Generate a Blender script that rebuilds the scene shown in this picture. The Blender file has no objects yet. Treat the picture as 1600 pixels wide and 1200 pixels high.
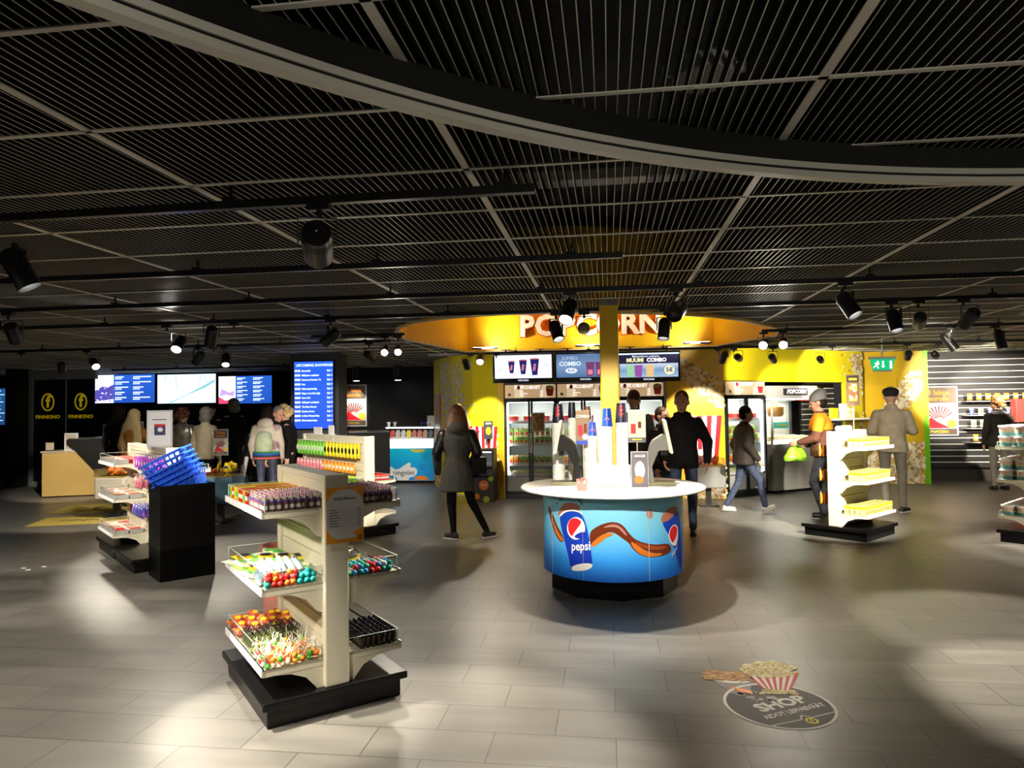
import bpy, bmesh, math, random
from math import sin, cos, pi, radians as RAD, atan2, hypot, sqrt
from mathutils import Vector, Matrix, Euler, noise
random.seed(7)
SC = bpy.context.scene
COL = SC.collection
# ------------------------------------------------------------------ camera, world, exposure
cd = bpy.data.cameras.new('camera'); cam = bpy.data.objects.new('camera', cd); COL.objects.link(cam)
cd.sensor_width = 36; cd.lens = 36 * 1090 / 1600; cd.clip_start = .05; cd.clip_end = 80
RC = Matrix(((0.99057262, 0.01811598, 0.13578549), (0.13627222, -0.02907141, -0.99024479), (-0.01399178, 0.99941316, -0.03126604)))
cam.matrix_world = Matrix.Translation((0, 0, 1.635)) @ RC.to_4x4()
SC.camera = cam
w = bpy.data.worlds.new('world'); SC.world = w; w.use_nodes = True
w.node_tree.nodes['Background'].inputs[0].default_value = (1, .93, .8, 1)
w.node_tree.nodes['Background'].inputs[1].default_value = .02
SC.view_settings.view_transform = 'Standard'; SC.view_settings.look = 'None'
SC.view_settings.gamma = 1; SC.view_settings.exposure = 1.0; SC.view_settings.use_curve_mapping = False
try:
    SC.cycles.max_bounces = 7; SC.cycles.diffuse_bounces = 4; SC.cycles.glossy_bounces = 4; SC.cycles.transmission_bounces = 6
    SC.cycles.transparent_max_bounces = 12; SC.cycles.sample_clamp_indirect = 4; SC.cycles.caustics_reflective = False; SC.cycles.caustics_refractive = False
    SC.cycles.use_denoising = True
except Exception: pass

def spot(loc, target, energy, size=50, col=(1, .9, .74), blend=.5, rad=.035, parent=None, name='spot_light'):
    l = bpy.data.lights.new(name, 'SPOT'); l.energy = energy; l.color = col
    l.spot_size = RAD(size); l.spot_blend = blend; l.shadow_soft_size = rad
    o = bpy.data.objects.new(name, l); COL.objects.link(o)
    d = Vector(target) - Vector(loc)
    o.location = loc; o.rotation_euler = d.to_track_quat('-Z', 'Y').to_euler()
    return o
def area(loc, rot, sx, sy, energy, col=(1, 1, 1), name='lamp_light'):
    l = bpy.data.lights.new(name, 'AREA'); l.energy = energy; l.color = col; l.shape = 'RECTANGLE'; l.size = sx; l.size_y = sy
    o = bpy.data.objects.new(name, l); COL.objects.link(o); o.location = loc; o.rotation_euler = rot
    return o

# ------------------------------------------------------------------ materials
MATS = {}
def mat(name, col=(.5, .5, .5), rough=.5, metal=0, emit=None, es=1, alpha=1, trans=0, ior=1.45, spec=.5, coat=0):
    if name in MATS: return MATS[name]
    m = bpy.data.materials.new(name); m.use_nodes = True
    b = m.node_tree.nodes['Principled BSDF']
    c = tuple(col) + (1,)
    b.inputs['Base Color'].default_value = c; b.inputs['Roughness'].default_value = rough; b.inputs['Metallic'].default_value = metal
    b.inputs['IOR'].default_value = ior; b.inputs['Specular IOR Level'].default_value = spec
    b.inputs['Transmission Weight'].default_value = trans; b.inputs['Alpha'].default_value = alpha
    b.inputs['Coat Weight'].default_value = coat
    if emit:
        b.inputs['Emission Color'].default_value = tuple(emit) + (1,); b.inputs['Emission Strength'].default_value = es
    m.diffuse_color = c
    MATS[name] = m
    return m
def nodes(m):
    return m.node_tree.nodes, m.node_tree.links, m.node_tree.nodes['Principled BSDF']
def noisy(m, scale=8, amt=.15, bump=0, detail=4, stretch=(1, 1, 1), rough=None):
    """small natural variation of a material's colour (and relief)"""
    n, l, b = nodes(m)
    tc = n.new('ShaderNodeTexCoord'); mp = n.new('ShaderNodeMapping'); mp.inputs['Scale'].default_value = stretch
    t = n.new('ShaderNodeTexNoise'); t.inputs['Scale'].default_value = scale; t.inputs['Detail'].default_value = detail
    l.new(tc.outputs['Object'], mp.inputs[0]); l.new(mp.outputs[0], t.inputs['Vector'])
    r = n.new('ShaderNodeValToRGB'); c = b.inputs['Base Color'].default_value
    r.color_ramp.elements[0].position = .3; r.color_ramp.elements[1].position = .7
    r.color_ramp.elements[0].color = [max(0, x * (1 - amt)) for x in c[:3]] + [1]
    r.color_ramp.elements[1].color = [min(1, x * (1 + amt)) for x in c[:3]] + [1]
    l.new(t.outputs['Fac'], r.inputs[0]); l.new(r.outputs[0], b.inputs['Base Color'])
    if bump:
        bp = n.new('ShaderNodeBump'); bp.inputs['Strength'].default_value = bump; bp.inputs['Distance'].default_value = .01
        l.new(t.outputs['Fac'], bp.inputs['Height']); l.new(bp.outputs[0], b.inputs['Normal'])
    return m
def spotted(name, cols, scale=60, rough=.6, emit=0):
    """random cells of several colours: popcorn, wrapped sweets, woven prints"""
    m = mat(name, cols[0], rough)
    n, l, b = nodes(m)
    tc = n.new('ShaderNodeTexCoord'); v = n.new('ShaderNodeTexVoronoi'); v.inputs['Scale'].default_value = scale
    l.new(tc.outputs['Object'], v.inputs['Vector'])
    s = n.new('ShaderNodeSeparateColor'); l.new(v.outputs['Color'], s.inputs[0])
    r = n.new('ShaderNodeValToRGB'); r.color_ramp.interpolation = 'CONSTANT'
    while len(r.color_ramp.elements) < len(cols): r.color_ramp.elements.new(.5)
    for i, c in enumerate(cols):
        r.color_ramp.elements[i].position = i / len(cols); r.color_ramp.elements[i].color = tuple(c) + (1,)
    l.new(s.outputs[0], r.inputs[0]); l.new(r.outputs[0], b.inputs['Base Color'])
    if emit:
        l.new(r.outputs[0], b.inputs['Emission Color']); b.inputs['Emission Strength'].default_value = emit
    return m
def gradz(name, stops, axis=2, lo=0, hi=1, rough=.4, emit=0, coat=0):
    """a printed colour run along one object axis"""
    m = mat(name, stops[0][1], rough, coat=coat)
    n, l, b = nodes(m)
    tc = n.new('ShaderNodeTexCoord'); s = n.new('ShaderNodeSeparateXYZ'); l.new(tc.outputs['Object'], s.inputs[0])
    mr = n.new('ShaderNodeMapRange'); mr.inputs['From Min'].default_value = lo; mr.inputs['From Max'].default_value = hi
    l.new(s.outputs[axis], mr.inputs[0]); r = n.new('ShaderNodeValToRGB')
    while len(r.color_ramp.elements) < len(stops): r.color_ramp.elements.new(.5)
    for i, (p, c) in enumerate(stops):
        r.color_ramp.elements[i].position = p; r.color_ramp.elements[i].color = tuple(c) + (1,)
    l.new(mr.outputs[0], r.inputs[0]); l.new(r.outputs[0], b.inputs['Base Color'])
    if emit:
        l.new(r.outputs[0], b.inputs['Emission Color']); b.inputs['Emission Strength'].default_value = emit
    return m
def emi(name, col=None, s=1):
    return MATS[name] if name in MATS else mat(name, (0, 0, 0), .6, emit=col, es=s, spec=0)
black = mat('black_laminate', (.004, .004, .0045), .30, spec=.35)
blackm = mat('black_metal', (.012, .012, .013), .4)
matte = mat('black_matte', (.006, .006, .008), .7)
cream = mat('cream_powder_coat', (.68, .64, .5), .4)
creamslat = mat('cream_slat', (.66, .62, .48), .45)
white = mat('white_plastic', (.85, .84, .8), .35)
paper = mat('white_paper', (.82, .81, .78), .6)
acr = mat('clear_acrylic', (.93, .97, .95), .03, trans=1, ior=1.1, alpha=.35)
glassm = mat('clear_glass', (.95, .98, .97), .02, trans=1, ior=1.05, alpha=.25)
steel = noisy(mat('brushed_steel', (.48, .48, .45), .38, .25), 3, .08, stretch=(1, 1, 40))
grey = mat('grey_plastic', (.3, .3, .3), .5)
skin = noisy(mat('skin', (.62, .38, .28), .5), 30, .06)
skin2 = noisy(mat('ruddy_skin', (.62, .33, .23), .5), 30, .06)
eyem = mat('eye_dark', (.03, .02, .02), .2)
lipm = mat('lip', (.45, .15, .13), .5)

# ------------------------------------------------------------------ mesh builder
class MB:
    def __init__(s): s.v = []; s.f = []; s.m = []; s.k = 0; s.T = None
    def mi(s, k): s.k = k; return s
    def add(s, vs, fs):
        o = len(s.v)
        if s.T is not None: vs = [tuple(s.T @ Vector(p)) for p in vs]
        s.v += [tuple(p) for p in vs]; s.f += [tuple(i + o for i in q) for q in fs]; s.m += [s.k] * len(fs)
        return s
    def box(s, x0, x1, y0, y1, z0, z1):
        return s.add([(x0, y0, z0), (x1, y0, z0), (x1, y1, z0), (x0, y1, z0), (x0, y0, z1), (x1, y0, z1), (x1, y1, z1), (x0, y1, z1)],
                     [(3, 2, 1, 0), (4, 5, 6, 7), (0, 1, 5, 4), (1, 2, 6, 5), (2, 3, 7, 6), (3, 0, 4, 7)])
    def cb(s, c, d, M=None):
        x, y, z = d[0] / 2, d[1] / 2, d[2] / 2
        vs = [Vector(p) for p in [(-x, -y, -z), (x, -y, -z), (x, y, -z), (-x, y, -z), (-x, -y, z), (x, -y, z), (x, y, z), (-x, y, z)]]
        if M is not None: vs = [M @ p for p in vs]
        return s.add([p + Vector(c) for p in vs], [(3, 2, 1, 0), (4, 5, 6, 7), (0, 1, 5, 4), (1, 2, 6, 5), (2, 3, 7, 6), (3, 0, 4, 7)])
    def prism(s, pts, a, b, ax='z'):
        n = len(pts)
        def P(p, t): return {'z': (p[0], p[1], t), 'y': (p[0], t, p[1]), 'x': (t, p[0], p[1])}[ax]
        vs = [P(p, a) for p in pts] + [P(p, b) for p in pts]
        fs = [tuple(range(n - 1, -1, -1)), tuple(range(n, 2 * n))] + [(i, (i + 1) % n, n + (i + 1) % n, n + i) for i in range(n)]
        if ax == 'y': fs = [tuple(reversed(q)) for q in fs]
        return s.add(vs, fs)
    def lathe(s, prof, n=24, c=(0, 0, 0), caps=True, a0=0, a1=2 * pi):
        full = abs(a1 - a0 - 2 * pi) < 1e-6; m = n if full else n + 1
        vs = []
        for r, z in prof:
            for i in range(m):
                a = a0 + (a1 - a0) * i / n; vs.append((c[0] + r * cos(a), c[1] + r * sin(a), c[2] + z))
        fs = []
        for j in range(len(prof) - 1):
            for i in range(n):
                k = (i + 1) % m
                fs.append((j * m + i, j * m + k, (j + 1) * m + k, (j + 1) * m + i))
        if caps and full:
            if prof[0][0] > 1e-5: fs.append(tuple(range(n - 1, -1, -1)))
            if prof[-1][0] > 1e-5: fs.append(tuple((len(prof) - 1) * m + i for i in range(n)))
        return s.add(vs, fs)
    def rings(s, rs, n, cap=True):
        """rs: list of rings (lists of n points)"""
        vs = [p for r in rs for p in r]; fs = []
        for j in range(len(rs) - 1):
            for i in range(n):
                k = (i + 1) % n; fs.append((j * n + i, j * n + k, (j + 1) * n + k, (j + 1) * n + i))
        if cap: fs += [tuple(range(n - 1, -1, -1)), tuple((len(rs) - 1) * n + i for i in range(n))]
        return s.add(vs, fs)
    def cap(s, p0, p1, r0, r1=None, n=12, flat=False):
        """tapered tube between two points with rounded (or flat) ends"""
        p0 = Vector(p0); p1 = Vector(p1); r1 = r0 if r1 is None else r1
        d = (p1 - p0); L = d.length
        if L < 1e-6: d = Vector((0, 0, 1))
        d.normalize(); u = d.orthogonal().normalized(); w_ = d.cross(u)
        rs = []
        def ring(c, r): return [c + u * (r * cos(2 * pi * i / n)) + w_ * (r * sin(2 * pi * i / n)) for i in range(n)]
        if flat: rs = [ring(p0, r0), ring(p1, r1)]
        else:
            for k in (80, 50, 25): rs.append(ring(p0 - d * r0 * sin(RAD(k)), r0 * cos(RAD(k))))
            rs += [ring(p0, r0), ring(p1, r1)]
            for k in (25, 50, 80): rs.append(ring(p1 + d * r1 * sin(RAD(k)), r1 * cos(RAD(k))))
        return s.rings(rs, n)
    def tube(s, pts, r, n=8):
        pts = [Vector(p) for p in pts]; rs = []; u = None
        for i, p in enumerate(pts):
            d = (pts[min(i + 1, len(pts) - 1)] - pts[max(i - 1, 0)]).normalized()
            u = d.orthogonal().normalized() if u is None else (u - d * u.dot(d)).normalized()
            w_ = d.cross(u); rr = r[i] if isinstance(r, (list, tuple)) else r
            rs.append([p + u * (rr * cos(2 * pi * k / n)) + w_ * (rr * sin(2 * pi * k / n)) for k in range(n)])
        return s.rings(rs, n)
    def ell(s, c, r, nu=14, nv=9, M=None):
        if not isinstance(r, (tuple, list)): r = (r, r, r)
        rs = []
        for j in range(nv + 1):
            t = -pi / 2 + pi * j / nv; q = max(cos(t), .02)
            ring = [Vector((r[0] * q * cos(2 * pi * i / nu), r[1] * q * sin(2 * pi * i / nu), r[2] * sin(t))) for i in range(nu)]
            if M is not None: ring = [M @ p for p in ring]
            rs.append([p + Vector(c) for p in ring])
        return s.rings(rs, nu)
    def quad(s, a, b, c, d): return s.add([a, b, c, d], [(0, 1, 2, 3)])
    def mesh(s, name, mats, smooth=False):
        me = bpy.data.meshes.new(name); me.from_pydata(s.v, [], s.f)
        if not isinstance(mats, (list, tuple)): mats = [mats]
        for m in mats: me.materials.append(m)
        if len(mats) > 1: me.polygons.foreach_set('material_index', s.m)
        if smooth: me.polygons.foreach_set('use_smooth', [True] * len(me.polygons))
        me.validate(); me.update()
        return me
    def build(s, name, mats, parent=None, loc=(0, 0, 0), rz=0, smooth=False, bevel=0, auto=False):
        me = s.mesh(name, mats, smooth or auto)
        if auto:
            try: me.set_sharp_from_angle(angle=RAD(35))
            except Exception: pass
        o = bpy.data.objects.new(name, me); COL.objects.link(o)
        o.location = loc; o.rotation_euler = (0, 0, rz)
        if parent is not None: o.parent = parent
        if bevel:
            b = o.modifiers.new('bevel', 'BEVEL'); b.width = bevel; b.segments = 2; b.limit_method = 'ANGLE'
        return o
def tag(o, label, cat, group=None, kind=None):
    if label: o['label'] = label
    if cat: o['category'] = cat
    if group: o['group'] = group
    if kind: o['kind'] = kind
    return o
def struct(o): o['kind'] = 'structure'; return o
def thing(name, label, cat, loc=(0, 0, 0), rz=0, group=None):
    o = bpy.data.objects.new(name, None); COL.objects.link(o); o.empty_display_size = .1
    o.location = loc; o.rotation_euler = (0, 0, rz)
    return tag(o, label, cat, group)
TREES = {}
def dup(root, loc, rot=None, label=None, group=None):
    """copy a thing with copies of its parts and sub-parts"""
    tree = TREES.get(root.name)
    if tree is None:
        tree = [(root, -1)]; i = 0
        while i < len(tree):
            for ch in tree[i][0].children: tree.append((ch, i))
            i += 1
        TREES[root.name] = tree
    new = []
    for o, pi_ in tree:
        c = o.copy(); COL.objects.link(c)
        if pi_ >= 0: c.parent = new[pi_]
        new.append(c)
    r = new[0]; r.location = loc
    if rot is not None: r.rotation_euler = (0, 0, rot) if isinstance(rot, (int, float)) else rot
    if label: r['label'] = label
    if group: r['group'] = group
    return r
FACE = lambda a: (pi / 2, 0, a)     # a flat thing stood upright; a=0 faces -Y
def text(body, size, m, parent=None, loc=(0, 0, 0), rot=(0, 0, 0), ext=.001, bold=0, align='CENTER', name='lettering', sx=1, line=1, shear=0):
    c = bpy.data.curves.new(name, 'FONT'); c.body = body; c.size = size; c.extrude = ext; c.offset = bold; c.resolution_u = 2
    c.align_x = align; c.align_y = 'CENTER'; c.space_line = line; c.shear = shear
    t = bpy.data.objects.new(name, c); COL.objects.link(t)
    dg = bpy.context.evaluated_depsgraph_get(); me = bpy.data.meshes.new_from_object(t.evaluated_get(dg))
    bpy.data.objects.remove(t); bpy.data.curves.remove(c)
    me.name = name; me.materials.clear(); me.materials.append(m)
    if sx != 1:
        for v in me.vertices: v.co.x *= sx
    o = bpy.data.objects.new(name, me); COL.objects.link(o); o.location = loc; o.rotation_euler = rot
    if parent is not None: o.parent = parent
    return o
def flat(pts, m, parent=None, name='print', loc=(0, 0, 0), rot=(0, 0, 0), th=.0008, z=0):
    """a printed patch lying in its parent's plane"""
    b = MB(); b.prism(pts, z, z + th); o = b.build(name, m, parent); o.location = loc; o.rotation_euler = rot
    bm = bmesh.new(); bm.from_mesh(o.data); bmesh.ops.recalc_face_normals(bm, faces=bm.faces)
    bmesh.ops.triangulate(bm, faces=[f for f in bm.faces if len(f.verts) > 4]); bm.to_mesh(o.data); bm.free()
    return o
def circ(cx, cy, rx, ry=None, n=28, a0=0, a1=2 * pi):
    ry = ry or rx; full = abs(a1 - a0 - 2 * pi) < 1e-6
    return [(cx + rx * cos(a0 + (a1 - a0) * i / n), cy + ry * sin(a0 + (a1 - a0) * i / n)) for i in range(n if full else n + 1)]
def ringpts(b, cx, cy, rx, ry, t, z0, z1, n=32):
    """a flat ring of width t"""
    for i in range(n):
        a, c = 2 * pi * i / n, 2 * pi * (i + 1) / n
        P = [(cx + rx * cos(a), cy + ry * sin(a)), (cx + rx * cos(c), cy + ry * sin(c)), (cx + (rx - t) * cos(c), cy + (ry - t) * sin(c)), (cx + (rx - t) * cos(a), cy + (ry - t) * sin(a))]
        b.prism(P, z0, z1)
    return b
def rect(x0, x1, y0, y1): return [(x0, y0), (x1, y0), (x1, y1), (x0, y1)]
# ================================================================== SETTING
ZC = 2.6
# floor: stone tiles 60 x 30 cm in half-bond
fl = mat('floor_tile', (.13, .125, .115), .45, spec=.5)
n, l, b = nodes(fl)
tc = n.new('ShaderNodeTexCoord'); mp = n.new('ShaderNodeMapping'); mp.inputs['Location'].default_value = (-.01, .1, 0)
br = n.new('ShaderNodeTexBrick'); br.offset = .5; br.offset_frequency = 2
br.inputs['Scale'].default_value = 1; br.inputs['Brick Width'].default_value = .6; br.inputs['Row Height'].default_value = .3
br.inputs['Mortar Size'].default_value = .0035; br.inputs['Mortar Smooth'].default_value = .2; br.inputs['Bias'].default_value = 0
br.inputs['Color1'].default_value = (.150, .143, .128, 1); br.inputs['Color2'].default_value = (.125, .120, .108, 1); br.inputs['Mortar'].default_value = (.06, .055, .05, 1)
l.new(tc.outputs['Object'], mp.inputs[0]); l.new(mp.outputs[0], br.inputs['Vector'])
ns = n.new('ShaderNodeTexNoise'); ns.inputs['Scale'].default_value = 1.2; ns.inputs['Detail'].default_value = 8
m2 = n.new('ShaderNodeMapping'); m2.inputs['Scale'].default_value = (1, 6, 1); l.new(tc.outputs['Object'], m2.inputs[0]); l.new(m2.outputs[0], ns.inputs['Vector'])
mx = n.new('ShaderNodeMix'); mx.data_type = 'RGBA'; mx.blend_type = 'MULTIPLY'; mx.inputs[0].default_value = 1
rr = n.new('ShaderNodeValToRGB'); rr.color_ramp.elements[0].color = (.84, .84, .84, 1); rr.color_ramp.elements[1].color = (1.12, 1.12, 1.12, 1)
rr.color_ramp.elements[0].position = .35; rr.color_ramp.elements[1].position = .65
l.new(ns.outputs['Fac'], rr.inputs[0]); l.new(br.outputs['Color'], mx.inputs[6]); l.new(rr.outputs[0], mx.inputs[7]); l.new(mx.outputs[2], b.inputs['Base Color'])
mr = n.new('ShaderNodeMapRange'); mr.inputs['To Min'].default_value = .33; mr.inputs['To Max'].default_value = .46; l.new(ns.outputs['Fac'], mr.inputs[0]); l.new(mr.outputs[0], b.inputs['Roughness'])
bp = n.new('ShaderNodeBump'); bp.inputs['Strength'].default_value = .25; bp.inputs['Distance'].default_value = .003; bp.invert = True
l.new(br.outputs['Fac'], bp.inputs['Height']); l.new(bp.outputs[0], b.inputs['Normal'])
f_ = MB(); f_.box(-17, 12, -3, 19, -.05, 0); struct(f_.build('floor', fl))

# ceiling: black open louvre blades under a dark plenum, cut out round the popcorn opening
blade = mat('louvre_blade', (.005, .005, .0045), .6); lip_ = mat('louvre_lip', (.66, .63, .54), .4)
tbar = mat('ceiling_bar', (.75, .72, .62), .45)
opn = [(-2.753, 8.862), (-2.439, 8.034), (-2.121, 7.598), (-1.844, 7.375), (-1.443, 7.2), (-.965, 7.12), (-.311, 7.17), (.351, 7.4), (.767, 7.6), (1.172, 7.906), (1.562, 8.356), (2.002, 9.064), (2.313, 9.839), (2.40, 10.4), (1.778, 12.03), (-2.428, 12.03), (-2.80, 9.5)]
def cuts(x):
    ys = []
    for i in range(len(opn)):
        (xa, ya), (xb, yb) = opn[i], opn[(i + 1) % len(opn)]
        if (xa <= x < xb) or (xb <= x < xa): ys.append(ya + (yb - ya) * (x - xa) / (xb - xa))
    return sorted(ys)
def cutsx(y):
    xs = []
    for i in range(len(opn)):
        (xa, ya), (xb, yb) = opn[i], opn[(i + 1) % len(opn)]
        if (ya <= y < yb) or (yb <= y < ya): xs.append(xa + (xb - xa) * (y - ya) / (yb - ya))
    return sorted(xs)
Y0, Y1 = -1.2, 17.2
bl = MB()
x = -16.4
k = 0
while x < 9.6:
    c = cuts(x); segs = [(Y0, c[0]), (c[1], Y1)] if len(c) >= 2 else [(Y0, Y1)]
    for a, d in segs:
        if a > 17: continue
        bl.mi(0).box(x - .0015, x + .0015, a, d, ZC + .0015, ZC + .045); bl.mi(1).box(x - .0014, x + .0014, a, d, ZC, ZC + .0015)
    x += 1.2 / 34; k += 1
struct(bl.build('ceiling', [blade, lip_]))
tb = MB()
for i in range(-14, 9):
    x = .65 + 1.2 * i; c = cuts(x); segs = [(Y0, c[0]), (c[1], Y1)] if len(c) >= 2 else [(Y0, Y1)]
    for a, d in segs: tb.box(x - .015, x + .015, a, d, ZC - .006, ZC - .001)
for i in range(-7, 24):
    y = 3.35 + .6 * i; c = cutsx(y); segs = [(-16.4, c[0]), (c[1], 9.6)] if len(c) >= 2 else [(-16.4, 9.6)]
    for a, d in segs: tb.box(a, d, y - .01, y + .01, ZC - .006, ZC - .001)
struct(tb.build('ceiling_grid', tbar))
pl = MB(); pl.box(-17, 12, -3, 19, 3.6, 3.65); struct(pl.build('ceiling_slab', noisy(mat('plenum', (.012, .012, .012), .9), 2, .3)))
du = MB()
galv = noisy(mat('galvanised_duct', (.16, .155, .14), .5, .5), 4, .2)
for y, x0, x1 in ((3.75, -.9, 9), (3.75, -7, -2.2), (5.8, -9, -1)):
    du.cap((x0, y, 2.98), (x1, y, 2.98), .16, n=16, flat=True)
tag(du.build('air_duct', galv, smooth=False), 'galvanised round air ducts showing faintly above the louvres', 'duct')
j = MB(); j.lathe([(.0, 0), (.1, 0), (.1, .05), (.06, .08), (0, .08)], 20); j.box(-.13, -.1, -.01, .01, .02, .05); j.box(.1, .13, -.01, .01, .02, .05)
tag(j.build('smoke_detector', white, loc=(.32, 2.25, 2.66), auto=True), 'round white smoke detector seen through the louvres inside the ring', 'smoke detector')
# opening: yellow recess walls, sign, rim
yel = mat('yellow_wall', (.80, .50, .010), .42); yel2 = mat('deep_yellow_wall', (.80, .40, .012), .42)
lime = mat('lime_yellow_wall', (.78, .66, .012), .45)
rw = MB(); n_ = len(opn)
cx_ = sum(p[0] for p in opn) / n_; cy_ = sum(p[1] for p in opn) / n_
for i in range(n_):
    (xa, ya), (xb, yb) = opn[i], opn[(i + 1) % n_]
    oa = Vector((xa - cx_, ya - cy_)).normalized() * .03; ob = Vector((xb - cx_, yb - cy_)).normalized() * .03
    P = [(xa, ya), (xb, yb), (xb + ob.x, yb + ob.y), (xa + oa.x, ya + oa.y)]
    rw.prism(P, ZC - .005, 3.45)
struct(rw.build('wall_recess', mat('orange_yellow_wall', (.88, .52, .008), .45)))
rl = MB(); rl.prism([(x_ + (x_ - cx_) * .01, y_ + (y_ - cy_) * .01) for x_, y_ in opn], 3.45, 3.48); struct(rl.build('ceiling_recess', mat('orange_yellow_wall')))
rm = MB()
P3 = [(x_, y_, ZC - .012) for x_, y_ in opn]; P3.append(P3[0]); rm.tube(P3, .014, 8)
struct(rm.build('trim_1', mat('rim_white', (.7, .66, .55), .35), smooth=True))
# raised POPCORN letters
sg = thing('popcorn_sign', 'cream letters reading POPCORN with orange sides on the yellow recess', 'sign', (-.36, 12.0, 2.99))
orange = mat('orange_red', (.75, .12, .01), .4); creaml = mat('cream_letter', (.85, .72, .6), .5)
xl = -1.17
for ch, wd in zip('POPCORN', (.325, .37, .325, .35, .37, .345, .345)):
    bk = text(ch, .50, orange, sg, (xl + wd / 2, -.015, 0), FACE(0), .055, .03, name='letter'); tt = text(ch, .50, creaml, bk, (0, 0, .06), (0, 0, 0), .006, .018, name='letter_face')
    xl += wd
# the ring under the near ceiling
rg = MB()
for k_, (r0, r1, z0, z1) in enumerate(((3.842, 3.89, 2.497, 2.519), (3.842, 3.885, 2.465, 2.487), (3.848, 3.852, 2.487, 2.6), (3.889, 3.901, 2.48, 2.6))):
    rg.mi(int(k_ > 1))
    rg.lathe([(r0, z0), (r1, z0), (r1, z1), (r0, z1), (r0, z0)], 200, (2.14, -.91, 0), caps=False)
struct(rg.build('trim_2', [mat('ring_aluminium', (.85, .82, .70), .4), mat('ring_inner_dark', (.02, .02, .018), .5)]))

# walls
def wallseg(name, pts, z0, z1, m, th=.08, side=1):
    b = MB()
    L_ = []; n__ = len(pts)
    for i, p in enumerate(pts):
        a = Vector(pts[max(i - 1, 0)]); c = Vector(pts[min(i + 1, n__ - 1)]); d = (c - a).normalized(); L_.append((p[0] - d.y * th * side, p[1] + d.x * th * side))
    for i in range(n__ - 1):
        P = [pts[i], pts[i + 1], L_[i + 1], L_[i]]
        if side < 0: P = P[::-1]
        b.prism(P, z0, z1)
    return struct(b.build(name, m))
wallseg('wall_popcorn_side', [(-3.62, 14.3), (-3.3, 13.6), (-2.93, 13.05), (-2.45, 12.55), (-1.95, 12.32)], 0, 2.6, lime)
wallseg('wall_popcorn_front', [(-1.95, 12.32), (-1.84, 12.32)], 0, 2.6, yel)
wallseg('wall_popcorn_above', [(-1.84, 12.32), (1.0, 12.32)], 2.04, 2.6, yel)
wallseg('wall_popcorn_middle', [(1.0, 12.32), (1.97, 12.32)], 0, 2.6, yel)
D0 = Vector((1.97, 12.36)); DD = Vector((3.05, 2.15)).normalized(); DN = Vector((DD.y, -DD.x)); DA = atan2(DD.y, DD.x)
def dg(t, o=0): p = D0 + DD * t + DN * o; return (p.x, p.y)
wallseg('wall_fascia', [dg(0), dg(3.12), dg(3.62)], 2.0, 2.6, lime)
wallseg('wall_fascia_end', [dg(3.12), dg(3.62)], 0, 2.0, lime)
bk_ = MB(); bk_.prism([dg(0, -1.0), dg(3.2, -1.0), dg(3.2, -1.05), dg(0, -1.05)][::-1], 0, 2.2); struct(bk_.build('wall_niche', matte))
wallseg('wall_exit', [(4.92, 14.6), (6.1, 14.6)], 0, 2.6, mat('ochre_wall', (.62, .40, .01), .45))
wallseg('wall_green', [(6.1, 14.6), (6.2, 14.6), (6.3, 15.2)], 0, 2.6, mat('green_edge', (.16, .55, .01), .4))
dr = MB(); dr.box(5.02, 5.62, 14.575, 14.6, .02, 2.1); d_ = struct(dr.build('door_1', mat('ochre_wall'), bevel=.003))
hd = MB(); hd.cap((5.1, 14.55, 1.0), (5.22, 14.55, 1.0), .01); hd.build('door_handle', steel, d_)
# dark slat wall on the right
wallseg('wall_right_back', [(6.25, 15.32), (9.6, 15.32)], 0, 2.6, mat('slat_dark', (.028, .027, .026), .45))
sl = MB(); z = .26
while z < 2.5:
    sl.box(6.27, 9.6, 15.262, 15.32, z, z + .098); z += .122
struct(sl.build('wall_slats', mat('slat_dark')))
al = MB(); z = .26 + .098
while z < 2.5:
    al.box(6.27, 9.6, 15.258, 15.30, z + .004, z + .018); z += .122
struct(al.build('trim_3', mat('slat_aluminium', (.85, .83, .78), .35, .2)))
kb = MB(); kb.box(6.27, 9.6, 15.24, 15.32, 0, .22); struct(kb.build('baseboard_right', mat('skirting_brown', (.05, .042, .038), .4)))
# black box-office end
wallseg('wall_back', [(-16.9, 17.2), (-3.4, 17.2)], 0, 2.75, matte)
wallseg('wall_right', [(9.6, 15.4), (9.6, -2)], 0, 2.75, mat('dim_wall', (.03, .03, .03), .7))
wallseg('wall_left', [(-16.4, -2), (-16.4, 17.2)], 0, 2.75, matte)
wallseg('wall_partition', [(-6.75, 16.0), (-3.65, 16.0)], 0, 2.6, matte)
wallseg('wall_partition_return', [(-3.65, 16.0), (-3.62, 14.3)], 0, 2.6, matte)
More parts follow.
